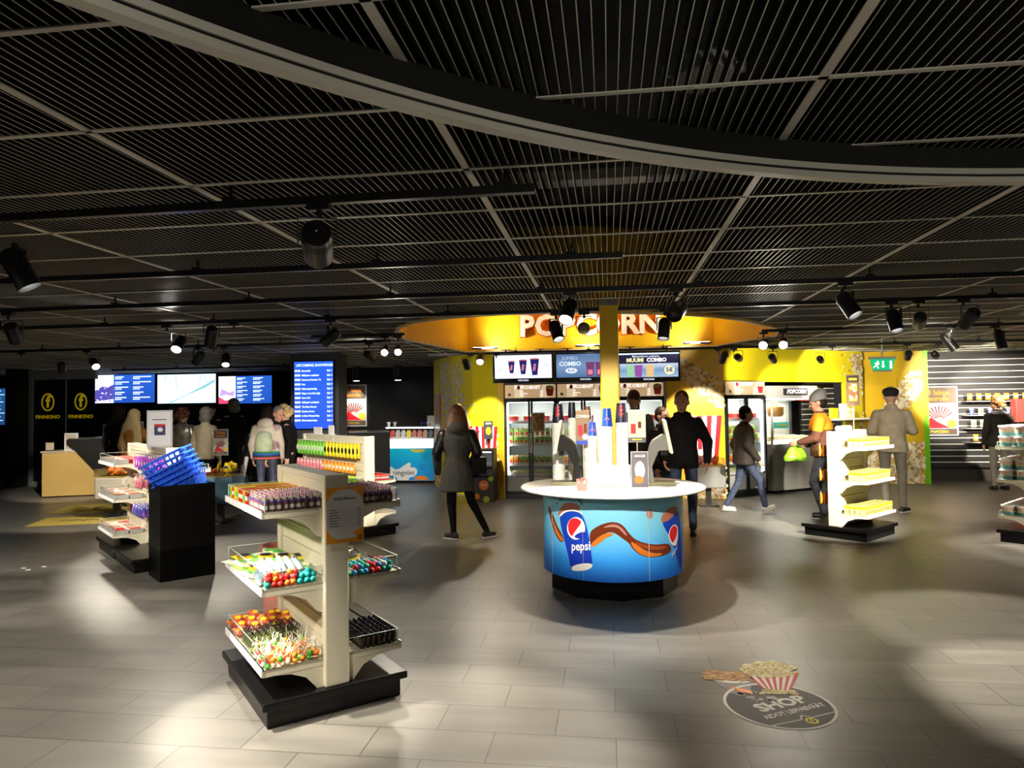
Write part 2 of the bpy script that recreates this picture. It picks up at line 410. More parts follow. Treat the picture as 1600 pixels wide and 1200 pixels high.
# dark glazed partition with the round f marks
gz = MB(); gz.box(-12.72, -11.92, 14.0, 14.015, .1, 2.36); gz.box(-11.90, -11.22, 14.0, 14.015, .1, 2.36)
g_ = struct(gz.build('window_1', mat('smoked_glass', (.012, .014, .02), .06, spec=.6)))
gf = MB(); gf.box(-12.8, -12.72, 13.95, 14.06, 0, 2.6); gf.box(-12.72, -11.18, 13.97, 14.05, 2.36, 2.58); gf.box(-11.92, -11.90, 13.98, 14.03, .1, 2.36); gf.box(-12.72, -11.2, 13.97, 14.05, 0, .1)
gf.build('window_frame', [mat('frame_grey', (.30, .30, .30), .5)], g_)
pc = MB(); pc.box(-13.05, -12.8, 13.6, 14.1, 0, 2.6); struct(pc.build('column_1', matte))
for cx, sc in ((-12.36, 1), (-11.55, .96)):
    o = MB(); ringpts(o, 0, 0, .16 * sc, .20 * sc, .032, 0, .003); e = o.build('round_emblem', mat('gold_yellow', (.75, .55, .01), .5, emit=(.75, .55, .01), es=.12), g_, (cx, 13.992, 1.86)); e.rotation_euler = FACE(0)
    text('f', .36, mat('gold_yellow'), e, (0, .0, 0), (0, 0, 0), .001, .012, name='emblem_letter')
    text('FINNKINO', .11, mat('gold_yellow'), g_, (cx, 13.99, 1.53), FACE(0), .001, .002, name='lettering', sx=1.15)

# ceiling tracks
trk = mat('track_black', (.01, .01, .01), .35)
def track(x0, x1, y, label):
    b = MB(); b.box(x0, x1, y - .018, y + .018, 2.50, 2.535)
    x = x0 + .3
    while x < x1: b.box(x - .006, x + .006, y - .006, y + .006, 2.535, 2.6); b.box(x - .03, x + .03, y - .02, y + .02, 2.53, 2.55); x += 1.2
    tag(b.build('lighting_track', trk), label, 'lighting track')
track(-5.5, -.28, 2.8, 'short black lighting track with its end over the ring')
track(-6.5, .1, 4.15, 'black lighting track second from the ring ending mid ceiling')
track(-8.0, 8.5, 5.35, 'long black lighting track just in front of the yellow column')
track(-9.0, 8.5, 6.5, 'long black lighting track crossing just behind the yellow column')
track(-9.5, -2.85, 8.95, 'black lighting track in front of the box office screens')
track(1.9, 8.5, 8.95, 'black lighting track right of the round yellow opening')
track(-3.0, 4.4, 12.12 - .65, 'black lighting track above the menu screens')
track(4.1, 8.5, 11.45, 'black lighting track before the dark slat wall')
track(-3.6, -2.42, 8.15, 'stub of black lighting track holding the twin lit lamps')
track(-10.5, -5.5, 13.6, 'black lighting track above the ticket counter staff')

# spotlights on the tracks
canm = mat('lamp_black', (.015, .015, .015), .35); lens = emi('lens_glow', (1, .97, .9), 14); lensoff = mat('lens_off', (.06, .06, .05), .2)
def lamp(x, y, tgt, e, label, size=50, z=2.33, r=.055, L=.2, col=(1, .9, .74), can=None, blend=.5, ytrack=None):
    d = (Vector(tgt) - Vector((x, y, z))).normalized()
    yt = min((2.8, 4.15, 5.35, 6.5, 8.95, 11.47, 8.15), key=lambda q: abs(q - (y if ytrack is None else ytrack)))
    t = thing('track_spotlight', label, 'spotlight', (x, yt, 2.5), 0, 'track spotlights')
    a = MB(); a.box(-.05, .05, -.018, .018, -.025, .0); a.cap((0, 0, -.02), (0, 0, -.06), .012, flat=True); a.build('adapter', canm, t)
    az = atan2(d.y, d.x) - pi / 2
    yk = MB(); R_ = Matrix.Rotation(az, 4, 'Z'); yk.T = R_
    zz = z - 2.5; w_ = r + .012
    yk.box(-w_, w_, -.01, .01, -.066, -.06); yk.box(-w_ - .004, -w_, -.012, .012, zz - .01, -.06); yk.box(w_, w_ + .004, -.012, .012, zz - .01, -.06)
    yo = yk.build('yoke', canm, t, (0, y - yt, 0))
    M = d.to_track_quat('Z', 'Y').to_matrix().to_4x4()
    c = MB(); c.T = M
    c.lathe([(r * .55, -L * .5), (r * .9, -L * .42), (r, -L * .3), (r, L * .5), (r * .9, L * .5), (r * .85, L * .3)], 20, caps=False)
    c.lathe([(0.001, -L * .5), (r * .55, -L * .5)], 20, caps=False)
    for q in range(3): c.lathe([(r * 1.03, -L * (.3 - .07 * q)), (r * 1.03, -L * (.27 - .07 * q))], 20, caps=False)
    co = c.build('lamp_can', can or canm, t, (0, y - yt, zz), auto=True)
    le = MB(); le.T = M; le.lathe([(.001, L * .33), (r * .86, L * .3)], 20, caps=False)
    le.build('lens', lens if e else lensoff, co)
    if e:
        s = spot(Vector((x, y, z)) + d * (L * .5 + .02), tgt, e, size, col, blend, r * .6)
    return t
# ================================================================== LAMPS
lamp(-1.2, 2.78, (-3.6, 8.9, 1.0), 1700, 'large dark spotlight hanging left of centre from the nearest track', 22, r=.065, L=.24)
lamp(-2.81, 3.0, (-2.05, 3.4, .7), 430, 'lit spotlight at far left of the nearest track', 34, ytrack=2.8, z=2.33)
lamp(-.276, 5.15, (-.9, 3.2, 0), 260, 'lit spotlight left of the column on the track in front of it', 50, ytrack=5.35)
lamp(-.468, 6.5, (-.02, 5.9, .9), 170, 'lit spotlight just behind the column track pointing at the drinks counter', 60)
e_ = lamp(-.205, 6.35, (-.2, 12, 2.9), 0, 'round olive spotlight seen from behind left of the column', can=mat('lamp_olive', (.16, .14, .07), .4), ytrack=6.5)
lamp(.524, 5.33, (-.5, 1.6, 1.0), 0, 'unlit black spotlight right of the column hanging nearest', L=.24, r=.062)
lamp(.53, 6.6, (.35, 6.2, .9), 170, 'lit spotlight right of the column pointing down at the cups', 60, ytrack=6.5)
lamp(1.729, 5.3, (2.75, 4.2, 0), 260, 'lit spotlight alone on the right of the long front track', 50)
lamp(2.479, 6.45, (2.75, 5.6, 0), 130, 'lit spotlight beside an unlit one on the second long track', 50)
lamp(2.70, 6.48, (4.1, 10.8, 1.1), 260, 'dark spotlight beside a lit one on the second long track', 50, ytrack=6.5)
lamp(3.066, 6.4, (2.85, 9.0, .8), 1000, 'dark spotlight tipped sideways at the right of the second long track', 36)
lamp(4.073, 9.0, (4.9, 8.7, 1.0), 260, 'slim lit spotlight above the tub stand with a bright edge', 60, L=.24)
lamp(4.558, 8.85, (4.75, 8.5, .8), 120, 'bright slanting spotlight at the right end of the track over the tub stand', 60, L=.24)
lamp(4.59, 11.45, (5.5, 14.6, 1.2), 22, 'left one of the two dark spotlights in front of the green wall end', 50)
lamp(5.04, 11.6, (7.05, 15.3, 1.7), 800, 'right one of the two dark spotlights in front of the green wall end', 30, ytrack=11.45)
lamp(7.0, 12.3, (7.9, 15.3, 1.3), 700, 'dark spotlight before the slat wall above the grey-jacket shopper', 50, ytrack=11.45)
lamp(6.5, 11.5, (6.8, 15.3, 1.9), 500, 'small dark spotlight before the slat wall next to the shopper', 40)
lamp(1.92, 8.95, (.6, 4.6, .8), 30, 'lit spotlight by the right tip of the round opening facing the camera', 60, ytrack=8.95, z=2.36)
lamp(2.15, 8.95, (1.2, 4.6, .8), 30, 'second lit spotlight by the right tip of the round opening', 60, z=2.36)
lamp(1.75, 10.9, (1.5, 12.3, 1.2), 300, 'chrome-edged spotlight lighting the yellow wall beside the wide fridge', 50, ytrack=11.47)
lamp(2.0, 11.1, (2.7, 12.9, 2.1), 90, 'small dark spotlight over the walking person', 50, ytrack=11.47)
lamp(2.6, 11.5, (3.4, 13.4, 1.6), 170, 'small dark spotlight before the popcorn machine', 50)
lamp(3.49, 12.1, (4.3, 14.0, 2.0), 170, 'small dark spotlight before the right end of the lime wall', 60, ytrack=11.47)
lamp(-2.674, 6.5, (-4.2, 6.45, 1.15), 110, 'lit spotlight above the bagged-sweets stand', 22)
lamp(-3.145, 8.95, (-2.6, 13.0, 1.3), 60, 'dark spotlight left of the twin lit lamps', 46)
lamp(-2.66, 8.15, (-1.9, 4.0, .6), 25, 'left one of the twin lit lamps beside the left tip of the opening', 60, ytrack=8.2, r=.045)
lamp(-2.50, 8.15, (-1.4, 4.0, .6), 25, 'right one of the twin lit lamps beside the left tip of the opening', 60, ytrack=8.2, r=.045)
lamp(-5.11, 5.4, (-6.4, 8.0, 0), 110, 'dark spotlight at the far left edge of the picture on the long front track', 56, ytrack=5.35)
lamp(-4.41, 6.7, (-3.9, 4.3, 0), 100, 'dark spotlight high over the black basket box', 66, ytrack=6.5)
lamp(-3.684, 6.1, (-4.3, 6.75, 1.1), 190, 'lit spotlight over the black basket box', 30, ytrack=6.5)
lamp(-5.377, 8.6, (-8.0, 9.9, 0), 260, 'dark spotlight above the white sign holder', 50, ytrack=8.95)
lamp(-5.6, 8.95, (-8.1, 11.2, 1.2), 50, 'dark spotlight right beside the one above the white sign holder', 50)
lamp(-5.221, 9.0, (-4.5, 7.6, .2), 120, 'lit spotlight in front of the middle screen', 56, ytrack=8.95)
lamp(-7.302, 9.1, (-5.6, 7.9, .9), 150, 'brightly lit spotlight in front of the dark glass partition', 40, ytrack=8.95)
lamp(-8.338, 9.7, (-10.3, 12.2, .4), 300, 'small spotlight over the gold counter front', 32, ytrack=8.95)
lamp(-1.83, 10.0, (-1.6, 6.8, 0), 60, 'glaring spotlight in front of the left yellow wall', 44, ytrack=11.47, z=2.33)
lamp(-2.267, 11.1, (-2.2, 12.5, 1.1), 200, 'small dark spotlight beside the glaring one on the left yellow wall', 44, ytrack=11.47)
for x, t_, lb in ((-5.758, (-6.0, 15.95, 1.7), 'small ceiling downlight above the framed poster'), (-4.764, (-4.7, 15.2, 1.0), 'small ceiling downlight right of the framed poster')):
    t = thing('downlight', lb, 'spotlight', (x, 15.5, 2.6))
    b = MB(); b.lathe([(.0, 0), (.09, 0), (.09, -.30), (.07, -.34), (0, -.34)], 20); b.build('housing', canm, t, auto=True)
    b = MB(); b.lathe([(.07, -.341), (.001, -.345)], 20, caps=False); b.build('lens', lens, t)
    spot((x, 15.5, 2.24), t_, 45, 60)
# added fill spots without fixtures, for the floor and things standing on it
ov = [((-1.6, 1.5), (-2.8, 3.4), 150, 60), ((1.3, 1.2), (.9, 3.6), 40, 60), ((2.9, 1.8), (3.4, 4.6), 200, 56), ((-3.6, 1.6), (-3.5, 3.6), 230, 100), ((-5.2, 4.6), (-5.4, 6.0), 70, 70),
      ((5.6, 5.2), (5.4, 6.8), 180, 70), ((-.1, 2.8), (.02, 6.3), 10, 50), ((-3.0, 7.6), (-1.8, 9.2), 60, 50), ((2.6, 8.95), (2.8, 10.6), 90, 60), ((5.2, 8.95), (5.9, 11.8), 110, 60), ((.9, 9.2), (1.3, 10.6), 60, 60)]
spot((-6.6, 4.6, 2.45), (-5.75, 7.75, .75), 300, 30, rad=.05)  # added to brighten the tray shelves of the two-bay stand
spot((-3.0, 2.2, 2.45), (-4.83, 7.0, 1.42), 260, 12, rad=.05)  # narrow spot added to brighten the white sign holder
spot((-.15, 3.0, 2.45), (.05, 6.4, 1.0), 420, 34, rad=.06)  # added to light the front of the drum and column
for (x, y), (tx, ty), e, s_ in ov:
    spot((x, y, 2.45), (tx, ty, 0), e, s_, rad=.06)

# added weak wide spots, no lamps there, to brighten the ring and near louvres
for a_, b_, e in (((-.6, .3, 2.25), (-.7, 1.9, 2.5), 5), ((.6, .7, 2.25), (.6, 2.8, 2.5), 6), ((2.2, .9, 2.25), (2.4, 3.0, 2.5), 6)):
    spot(a_, b_, e, 130, (1, .93, .8), 1, .05)
# uplight strips standing on the rear ledge of the round opening
for k_, (x, tx, lb) in enumerate(((-2.05, -1.4, 'left'), (1.45, .9, 'right'), (-.3, -.3, 'middle'))):
    b = MB(); b.box(-.22, .22, -.02, .02, 0, .03); t = tag(b.build('uplight_strip', canm, loc=(x, 11.62, 2.60)), lb + ' small uplight strip at the rear lower edge of the round opening', 'light')
    b = MB(); b.box(-.20, .20, -.015, .015, .0301, .033); b.build('lit_tube', lens, t)
    spot((x, 11.5, 2.62), (tx, 11.95, 3.1), 42 if k_ < 2 else 30, 140, (1, .92, .75), 1, .08)
# extra upward spots added to make bright patches on the ceiling
for a_, b_, e in (((4.1, 8.9, 2.42), (3.7, 9.6, 2.6), 10), ((4.6, 8.75, 2.42), (5.0, 8.1, 2.6), 10), ((-4.3, 6.4, 2.42), (-4.2, 5.5, 2.6), 8), ((-4.5, 6.6, 2.40), (-4.6, 7.6, 2.6), 10), ((-3.2, 9.1, 2.42), (-4.2, 11.0, 2.6), 14), ((6.2, 9.0, 2.42), (6.3, 10.2, 2.6), 10)):
    spot(a_, b_, e, 80, (1, .97, .9), 1, .04)
# ================================================================== GONDOLA STANDS
def gondola(label, cx, cy, th, v0, v1, shelves, cat='display stand', H=1.27, W=.40, ends=(1, 1), rows=None):
    """shelves: (side, z, va, vb, guard)   v0..v1 is the length of the base"""
    t = thing('gondola_stand', label, cat, (cx, cy, 0), th, 'double sided gondola stands')
    n_u = max(1, round((v1 - v0) / .95)); Lu = (v1 - v0) / n_u
    for i in range(n_u):
        a = v0 + i * Lu + .004; d = v0 + (i + 1) * Lu - .004
        p = MB(); p.box(-W + .03, W - .03, a + .03, d - .03, 0, .105); p.box(-W, W, a, d, .10, .142)
        p.build('plinth', black, t, bevel=.008)
    s = MB(); z = .16
    a, d = v0 + .09, v1 - .09
    s.box(-.03, .03, a, d, .142, H - .06)
    while z < H - .16:
        s.box(-.048, .048, a, d, z, z + .104); z += .112
    s.box(-.048, .048, a, d, z, H - .03)
    s.build('slat_panel', creamslat, t)
    c = MB(); c.box(-.056, .056, v0 + .06, v1 - .06, H - .035, H); c.build('top_cap', cream, t, bevel=.004)
    for k_, vv in enumerate([v0 + i * Lu for i in range(n_u + 1)]):
        if k_ == 0: e0, e1 = vv + .03, vv + .095
        elif k_ == n_u: e0, e1 = vv - .095, vv - .03
        else: e0, e1 = vv - .02, vv + .02
        w_ = .068 if k_ in (0, n_u) else .052
        e = MB(); e.box(-w_, w_, e0, e1, .142, H + (.005 if k_ in (0, n_u) else 0)); e.build('end_post', cream, t, bevel=.008)
    for side, z, va, vb, g in shelves:
        x0, x1 = (.05, .385) if side > 0 else (-.385, -.05)
        sh = MB(); sh.box(x0, x1, va, vb, z - .012, z)
        o = x1 if side > 0 else x0
        sh.box(min(o, o - side * .012), max(o, o - side * .012), va, vb, z - .034, z + .0)
        sh.box(x0, x1, va, va + .006, z - .034, z); sh.box(x0, x1, vb - .006, vb, z - .034, z)
        so = sh.build('shelf', white if False else cream, t)
        pr = MB(); q0, q1 = (o, o + side * .006); pr.box(min(q0, q1), max(q0, q1), va + .004, vb - .004, z - .032, z + .006); po = pr.build('price_rail', mat('rail_pvc', (.72, .71, .76), .3), so)
        v = va + .05
        while v < vb - .06:
            tg = MB(); tg.box(min(o + side * .006, o + side * .0075), max(o + side * .006, o + side * .0075), v, v + .045, z - .028, z + .002); v += .105
            tg.build('price_tag', paper, so)
        for vb_ in (va + .004, vb - .016):
            br_ = MB(); P = [(.05 * side, z - .03), (.05 * side, z - .17), (.10 * side, z - .15), (.16 * side, z - .08), (.24 * side, z - .045), (.34 * side, z - .034)]
            if side > 0: P = P[::-1]
            br_.prism(P, vb_, vb_ + .012, 'y'); br_.build('bracket', cream, so)
        if g:
            gm = MB(); e1 = o - side * .016; e2 = o - side * .013
            gm.box(min(e1, e2), max(e1, e2), va + .01, vb - .01, z, z + g)
            gm.box(x0 + .01, x1 - .015, va + .008, va + .011, z, z + g); gm.box(x0 + .01, x1 - .015, vb - .011, vb - .008, z, z + g)
            gm.mi(1); gm.box(min(e1, e2), max(e1, e2), va + .01, vb - .01, z + g, z + g + .0025); gm.box(x0 + .01, x1 - .015, va + .008, va + .011, z + g, z + g + .0025); gm.box(x0 + .01, x1 - .015, vb - .011, vb - .008, z + g, z + g + .0025)
            for vv_ in (va + .0095, vb - .0095): gm.box((e1 + e2) / 2 - .0025, (e1 + e2) / 2 + .0025, vv_ - .0025, vv_ + .0025, z, z + g)
            gm.build('shelf_guard', [acr, mat('acrylic_edge', (.62, .78, .68), .2)], so)
    t['f'] = 0; del t['f']
    return t
def FR(cx, cy, th):
    u = (cos(th), sin(th)); v = (-sin(th), cos(th))
    return lambda a, b_, z=0: (cx + u[0] * a + v[0] * b_, cy + u[1] * a + v[1] * b_, z)
TA = RAD(41.5); GA = (-1.775, 3.987); fA = FR(*GA, TA)
gondola('nearest stand with three shelves of sweets on each side and an orange framed notice', *GA, TA, -.49, .5,
        [(s, z, -.43, .45, g) for s in (-1, 1) for z, g in ((1.10, .07), (.70, .085), (.29, .075))])
TE = RAD(48); GE = (-3.345, 8.838); fE = FR(*GE, TE)
gondola('long stand behind the nearest one hung with green and yellow sweet bags', *GE, TE, -.5, 1.45,
        [(-1, .70, -.44, .46, .06), (-1, .70, .5, 1.4, .06), (-1, .29, -.44, .46, .06), (1, .70, -.44, .46, .06), (1, .29, -.44, .46, 0)])
TD = RAD(48); GD = (-5.17, 7.348); fD = FR(*GD, TD)
gondola('two-bay stand behind the black basket box with purple bags and trays of sweets', *GD, TD, -.93, .93,
        [(-1, 1.05, -.02, .84, .085), (-1, .66, -.02, .84, .085), (-1, .27, -.02, .84, .085), (1, 1.0, -.85, -.03, .05), (1, .6, -.85, -.03, .05)], H=1.24)
TB = RAD(-42); GB = (2.917, 9.118); fB = FR(*GB, TB)
gondola('white stand right of the drinks counter stocked with little yellow boxes', *GB, TB, -.432, .432,
        [(1, 1.09, -.40, .40, 0), (1, .695, -.40, .40, 0), (1, .30, -.40, .40, 0)])
TC = RAD(-42); GC = (5.02, 8.85); fC = FR(*GC, TC)
gondola('stand cut by the right edge with tubs under white lids', *GC, TC, -.49, .49,
        [(-1, 1.09, -.45, .45, .05), (-1, .71, -.45, .45, .05), (-1, .30, -.45, .45, .05), (1, .71, -.45, .45, 0)])

# notice on the front post of the nearest stand
nt = thing('notice_sheet', 'orange bordered A4 notice with a white oval fixed to the front post', 'notice', fA(.03, -.502, 1.06), TA)
b = MB(); b.box(-.107, .107, -.003, 0, -.152, .152); b.build('acrylic_sleeve', acr, nt)
b = MB(); b.box(-.105, .105, -.0045, -.003, -.1485, .1485); b.build('orange_sheet', mat('notice_orange', (.80, .32, .015), .45), nt)
P = [(x, max(-.128, min(.137, y))) for x, y in circ(0, .0, .118, .142, 40)]; P = [(max(-.1045, min(.1045, x)), y) for x, y in P]
flat(P, mat('notice_white', (.62, .60, .58), .5), nt, 'white_oval', (0, -.0047, 0), FACE(0))
flat([(.04, -.10), (.07, -.125), (.10, -.085), (.104, -.07)], mat('notice_orange'), nt, 'corner_flag', (0, -.0057, 0), FACE(0))
text('Brain Blasterz', .022, mat('ink', (.02, .02, .02), .5), nt, (0, -.0062, .088), FACE(0), .0002)
for i in range(7):
    w_ = (.04, .052, .045, .06, .05, .055, .06)[i]; z = .028 - i * .0145
    flat(rect(-.09, -.09 + w_, 0, .0035), mat('ink'), nt, 'text_line', (0, -.0057, z), FACE(0), .0003)
    flat(rect(.068, .09, 0, .0035), mat('ink'), nt, 'text_line', (0, -.0057, z), FACE(0), .0003)
    flat(rect(-.03, .065, 0, .0008), mat('ink'), nt, 'text_line', (0, -.0057, z), FACE(0), .0003)
o = MB(); ringpts(o, 0, 0, .0125, .0155, .003, 0, .0005); e = o.build('round_emblem', mat('ink'), nt, (.083, -.0058, -.128)); e.rotation_euler = FACE(0)
text('f', .024, mat('ink'), e, (0, 0, 0), (0, 0, 0), .0002, .001, name='emblem_letter')
# ================================================================== MERCHANDISE
class Kind:
    """the first one placed is the original, all others are copies of it"""
    def __init__(s, root): s.r = root; s.used = False
    def put(s, loc, rot=0, label=None, group=None, m=None):
        rot = (0, 0, rot) if isinstance(rot, (int, float)) else rot
        if not s.used:
            s.used = True; s.r.location = loc; s.r.rotation_euler = rot; o = s.r
            if label: o['label'] = label
            if group: o['group'] = group
        else: o = dup(s.r, loc, rot, label, group)
        return o
def one(name, mb, mats, label, cat, group=None, **k):
    return Kind(tag(mb.build(name, mats, **k), label, cat, group))
col = lambda n_, c, r=.4, **k: mat(n_, c, r, **k)
red = col('sweet_red', (.65, .03, .025)); teal = col('sweet_teal', (.02, .42, .42)); sky = col('sweet_blue', (.05, .35, .75)); orng = col('sweet_orange', (.85, .22, .02))
grn = col('sweet_green', (.10, .5, .06)); ylw = col('sweet_yellow', (.85, .62, .02)); pink = col('sweet_pink', (.8, .12, .25)); purp = col('sweet_purple', (.30, .06, .42)); blk = col('ink', (.02, .02, .02), .5)
gold = col('sweet_amber', (.7, .32, .03), .25); lime_ = col('sweet_lime', (.45, .6, .03)); blu = col('deep_blue', (.015, .05, .42)); wht = white
stripes = spotted('cap_stripes', [(.62, .56, .56), (.52, .14, .14), (.66, .60, .60), (.22, .17, .26)], 160, .3)
wrapmix = spotted('wrapper_mix', [(.8, .3, .05), (.75, .7, .6), (.5, .08, .05), (.85, .6, .2)], 40, .3)
# candy bottle
def bottle_kind():
    t = thing('candy_bottle', 'x', 'sweet bottle')
    b = MB(); b.lathe([(.0001, 0), (.0145, .001), (.015, .008), (.015, .045), (.011, .052), (.0001, .053)], 10); b.mi(1).lathe([(.0153, .012), (.0153, .032)], 10, caps=False, a0=-.6, a1=pi + .1)
    b.build('bottle_body', [mat('bottle_plastic', (.22, .10, .08), .15), mat('bottle_label', (.75, .72, .68), .4)], t, smooth=True)
    b = MB(); b.lathe([(.0156, .044), (.0156, .050), (.0001, .051)], 10); b.build('neck_band', mat('band_violet', (.12, .08, .42), .4), t)
    b = MB(); b.lathe([(.0115, .05), (.012, .064), (.006, .078), (.0075, .086), (.0001, .09)], 10); b.build('cap', stripes, t, smooth=True)
    return Kind(t)
kb_ = bottle_kind()
for i in range(9):
    for j in range(9):
        kb_.put(fA(-.362 + i * .0345, -.405 + j * .036, 1.10), TA + random.uniform(0, 6), 'sweet bottle with striped cap in the block left of the notice', 'sweet bottles left of the notice')
for i in range(8):
    for j in range(10):
        kb_.put(fA(.085 + i * .036, -.405 + j * .036, 1.10), TA + random.uniform(0, 6), 'sweet bottle with striped cap in the block right of the notice', 'sweet bottles right of the notice')
def box_kind(name, d, mats, label, cat, group=None, band=True):
    b = MB(); b.box(-d[0] / 2, d[0] / 2, -d[1] / 2, d[1] / 2, 0, d[2])
    if band: b.mi(1).box(-d[0] / 2 - .0006, d[0] / 2 + .0006, -d[1] / 2 - .0006, d[1] / 2 + .0006, d[2] * .3, d[2] * .62)
    return one(name, b, mats, label, cat, group)
bx = {}
for nm, m1, m2 in (('red', red, wht), ('yellow', ylw, lime_), ('green', lime_, grn), ('orange', orng, ylw)):
    bx[nm] = box_kind('sweet_box', (.115, .05, .07), [m1, m2], 'x', 'sweet box')
q = [('red', .0), ('yellow', .055), ('red', .11), ('green', .165), ('orange', .22), ('red', .275), ('green', .33), ('yellow', .385)]
for i, (c_, v) in enumerate(q):
    for jj, u in enumerate((-.315, -.195, -.10)):
        cc = c_ if jj else ('red', 'green', 'red', 'red', 'green', 'yellow', 'red', 'green')[i]
        bx[cc].put(fA(u, v + -.02 + .0, 1.10), TA, cc + ' sweet box standing behind the bottles on the upper left shelf of the nearest stand', 'boxes on the upper left shelf, ' + cc)
for i in range(7):
    for u in (.11, .235, .33)[:2]: bx['green'].put(fA(u, .0 + i * .058, 1.10), TA, 'green sweet box standing behind the bottles on the upper right shelf of the nearest stand', 'boxes on the upper right shelf')
# balls
def ball(m): b = MB(); b.ell((0, 0, 0), .0165, 12, 8); return one('gumball', b, m, 'x', 'gumball', smooth=True)
bc = {'red': ball(red), 'teal': ball(teal), 'blue': ball(sky), 'orange': ball(orng), 'green': ball(col('sweet_seagreen', (.05, .45, .22))), 'white': ball(wht), 'pink': ball(pink)}
def heap(u0, u1, v0, v1, z, cols, layers, lab, r=.0165):
    for k in range(layers):
        u = u0 + r + k * r * .6
        while u < u1 - r - k * r * .3:
            v = v0 + r + k * r
            while v < v1 - r:
                c_ = cols(u, v) if callable(cols) else random.choice(cols)
                if k == 0 or random.random() < .75:
                    bc[c_].put(fA(u + random.uniform(-.003, .003), v + random.uniform(-.003, .003), z + r + k * r * 1.5), 0, c_ + ' ' + lab, c_ + ' ' + lab)
                v += 2.08 * r
            u += 2.08 * r
heap(.07, .37, -.42, -.21, .70, ['red', 'teal', 'blue', 'red', 'green', 'white', 'pink', 'blue'], 2, 'ball in the mixed heap on the middle right shelf')
heap(-.37, -.08, -.42, -.33, .70, lambda u, v: 'teal' if (u > -.19 or u < -.35) else random.choice(['red', 'orange', 'red']), 3, 'ball at the front end of the middle left shelf')
# wrapped gum tubes lying behind the balls
def tube_kind():
    t = thing('gum_tube', 'x', 'gum tube')
    b = MB(); b.cap((0, -.075, .018), (0, .075, .018), .0175, n=10, flat=True); b.build('tube_film', mat('film_clear_white', (.36, .44, .44), .2), t, smooth=True)
    b = MB(); b.lathe([(.018, -.04), (.018, .035)], 10, caps=False)
    o = b.build('paper_label', mat('label_blue_white', (.30, .48, .62), .4), t, loc=(0, 0, .018)); o.rotation_euler = (pi / 2, 0, 0)
    for s_ in (-1, 1): b = MB(); b.lathe([(.017, 0), (.004, .012), (.013, .03)], 8, caps=False); o = b.build('twisted_end', mat('film_clear_white'), t, loc=(0, s_ * .075, .018)); o.rotation_euler = (-s_ * pi / 2, 0, 0)
    return Kind(t)
kt = tube_kind()
for k in range(3):
    for i in range(7 - k):
        kt.put(fA(-.355 + i * .041 + k * .02, -.235 + random.uniform(-.01, .01), .70 + k * .03), (random.uniform(.15, .3), 0, TA + random.uniform(-.12, .12)), 'clear gum tube with pale blue label piled on the middle left shelf', 'gum tubes')
# flat sachets
def bag_mesh(w_, h, th, m, name='sweet_bag', label='x', cat='sweet bag', hole=False, patch=None, mats=None):
    """pillow bag standing in the xz plane, base at z=0"""
    t = thing(name, label, cat)
    b = MB(); rs = []
    n_ = 8
    for j in range(n_ + 1):
        f = j / n_; k = sin(pi * f) ** .5 if 0 < f < 1 else .06
        ring = []
        for i in range(12):
            a = 2 * pi * i / 12; ring.append((w_ / 2 * (cos(a)) * (1 - .06 * k), th / 2 * max(k, .06) * sin(a), h * f))
        rs.append(ring)
    b.rings(rs, 12); b.box(-w_ / 2, w_ / 2, -.001, .001, h * .96, h * 1.03)
    b.build('wrapper', m, t, smooth=True)
    if patch:
        p = MB(); P = circ(0, h * .5, w_ * .34, h * .2, 16); p.prism(P, -th * .5 - .002, -th * .5, 'y'); p.build('printed_patch', patch, t)
    return Kind(t)
s1 = bag_mesh(.10, .14, .03, noisy(mat('bag_white_green', (.68, .72, .5), .3), 30, .3), patch=grn)
s2 = bag_mesh(.10, .13, .035, noisy(mat('bag_yellow', (.82, .62, .03), .25), 20, .25), patch=blk)
s3 = bag_mesh(.10, .14, .03, noisy(mat('bag_green', (.16, .5, .05), .3), 20, .35), patch=wht)
s4 = bag_mesh(.10, .13, .04, noisy(mat('bag_orange', (.85, .25, .03), .3), 25, .3), patch=wht)
s5 = bag_mesh(.075, .13, .04, noisy(mat('bag_purple', (.38, .06, .5), .25), 25, .4), patch=wht)
s6 = bag_mesh(.08, .13, .045, spotted('bag_pink_stripe', [(.7, .25, .3), (.8, .7, .68), (.6, .1, .15)], 50, .3))
s7 = bag_mesh(.085, .13, .05, spotted('bag_blue_wrap', [(.03, .08, .5), (.05, .15, .6), (.7, .7, .75), (.3, .05, .25)], 38, .25))
s8 = bag_mesh(.055, .075, .03, noisy(mat('bag_red', (.65, .10, .04), .3), 25, .3), patch=ylw)
def lay(K, f, u, v, z, th, lab, grp, tilt=1.35, sp=0): return K.put(f(u, v, z), (-tilt, 0, th + sp), lab, grp)
for i in range(7):
    for j in range(4):
        K = (s1, s2, s1, s3)[(i + j) % 4]; nm = ('pale green', 'yellow', 'pale green', 'deep green')[(i + j) % 4]
        lay(K, fA, -.32 + j * .075 + random.uniform(-.01, .01), -.13 + i * .06, .705 + .018 * ((i + j) % 3), TA, nm + ' flat sweet bag in the spread at the back of the middle left shelf', nm + ' bags on the middle left shelf', 1.45, random.uniform(-.6, .6))
for i in range(7):
    for j in range(3):
        lay(s2 if (i + j) % 3 else s1, fA, .10 + j * .09, -.17 + i * .075, .705 + .015 * (j % 2), TA, ('yellow' if (i + j) % 3 else 'pale') + ' sweet bag lying behind the mixed balls on the middle right shelf', 'bags on the middle right shelf', 1.4, random.uniform(-.5, .5))
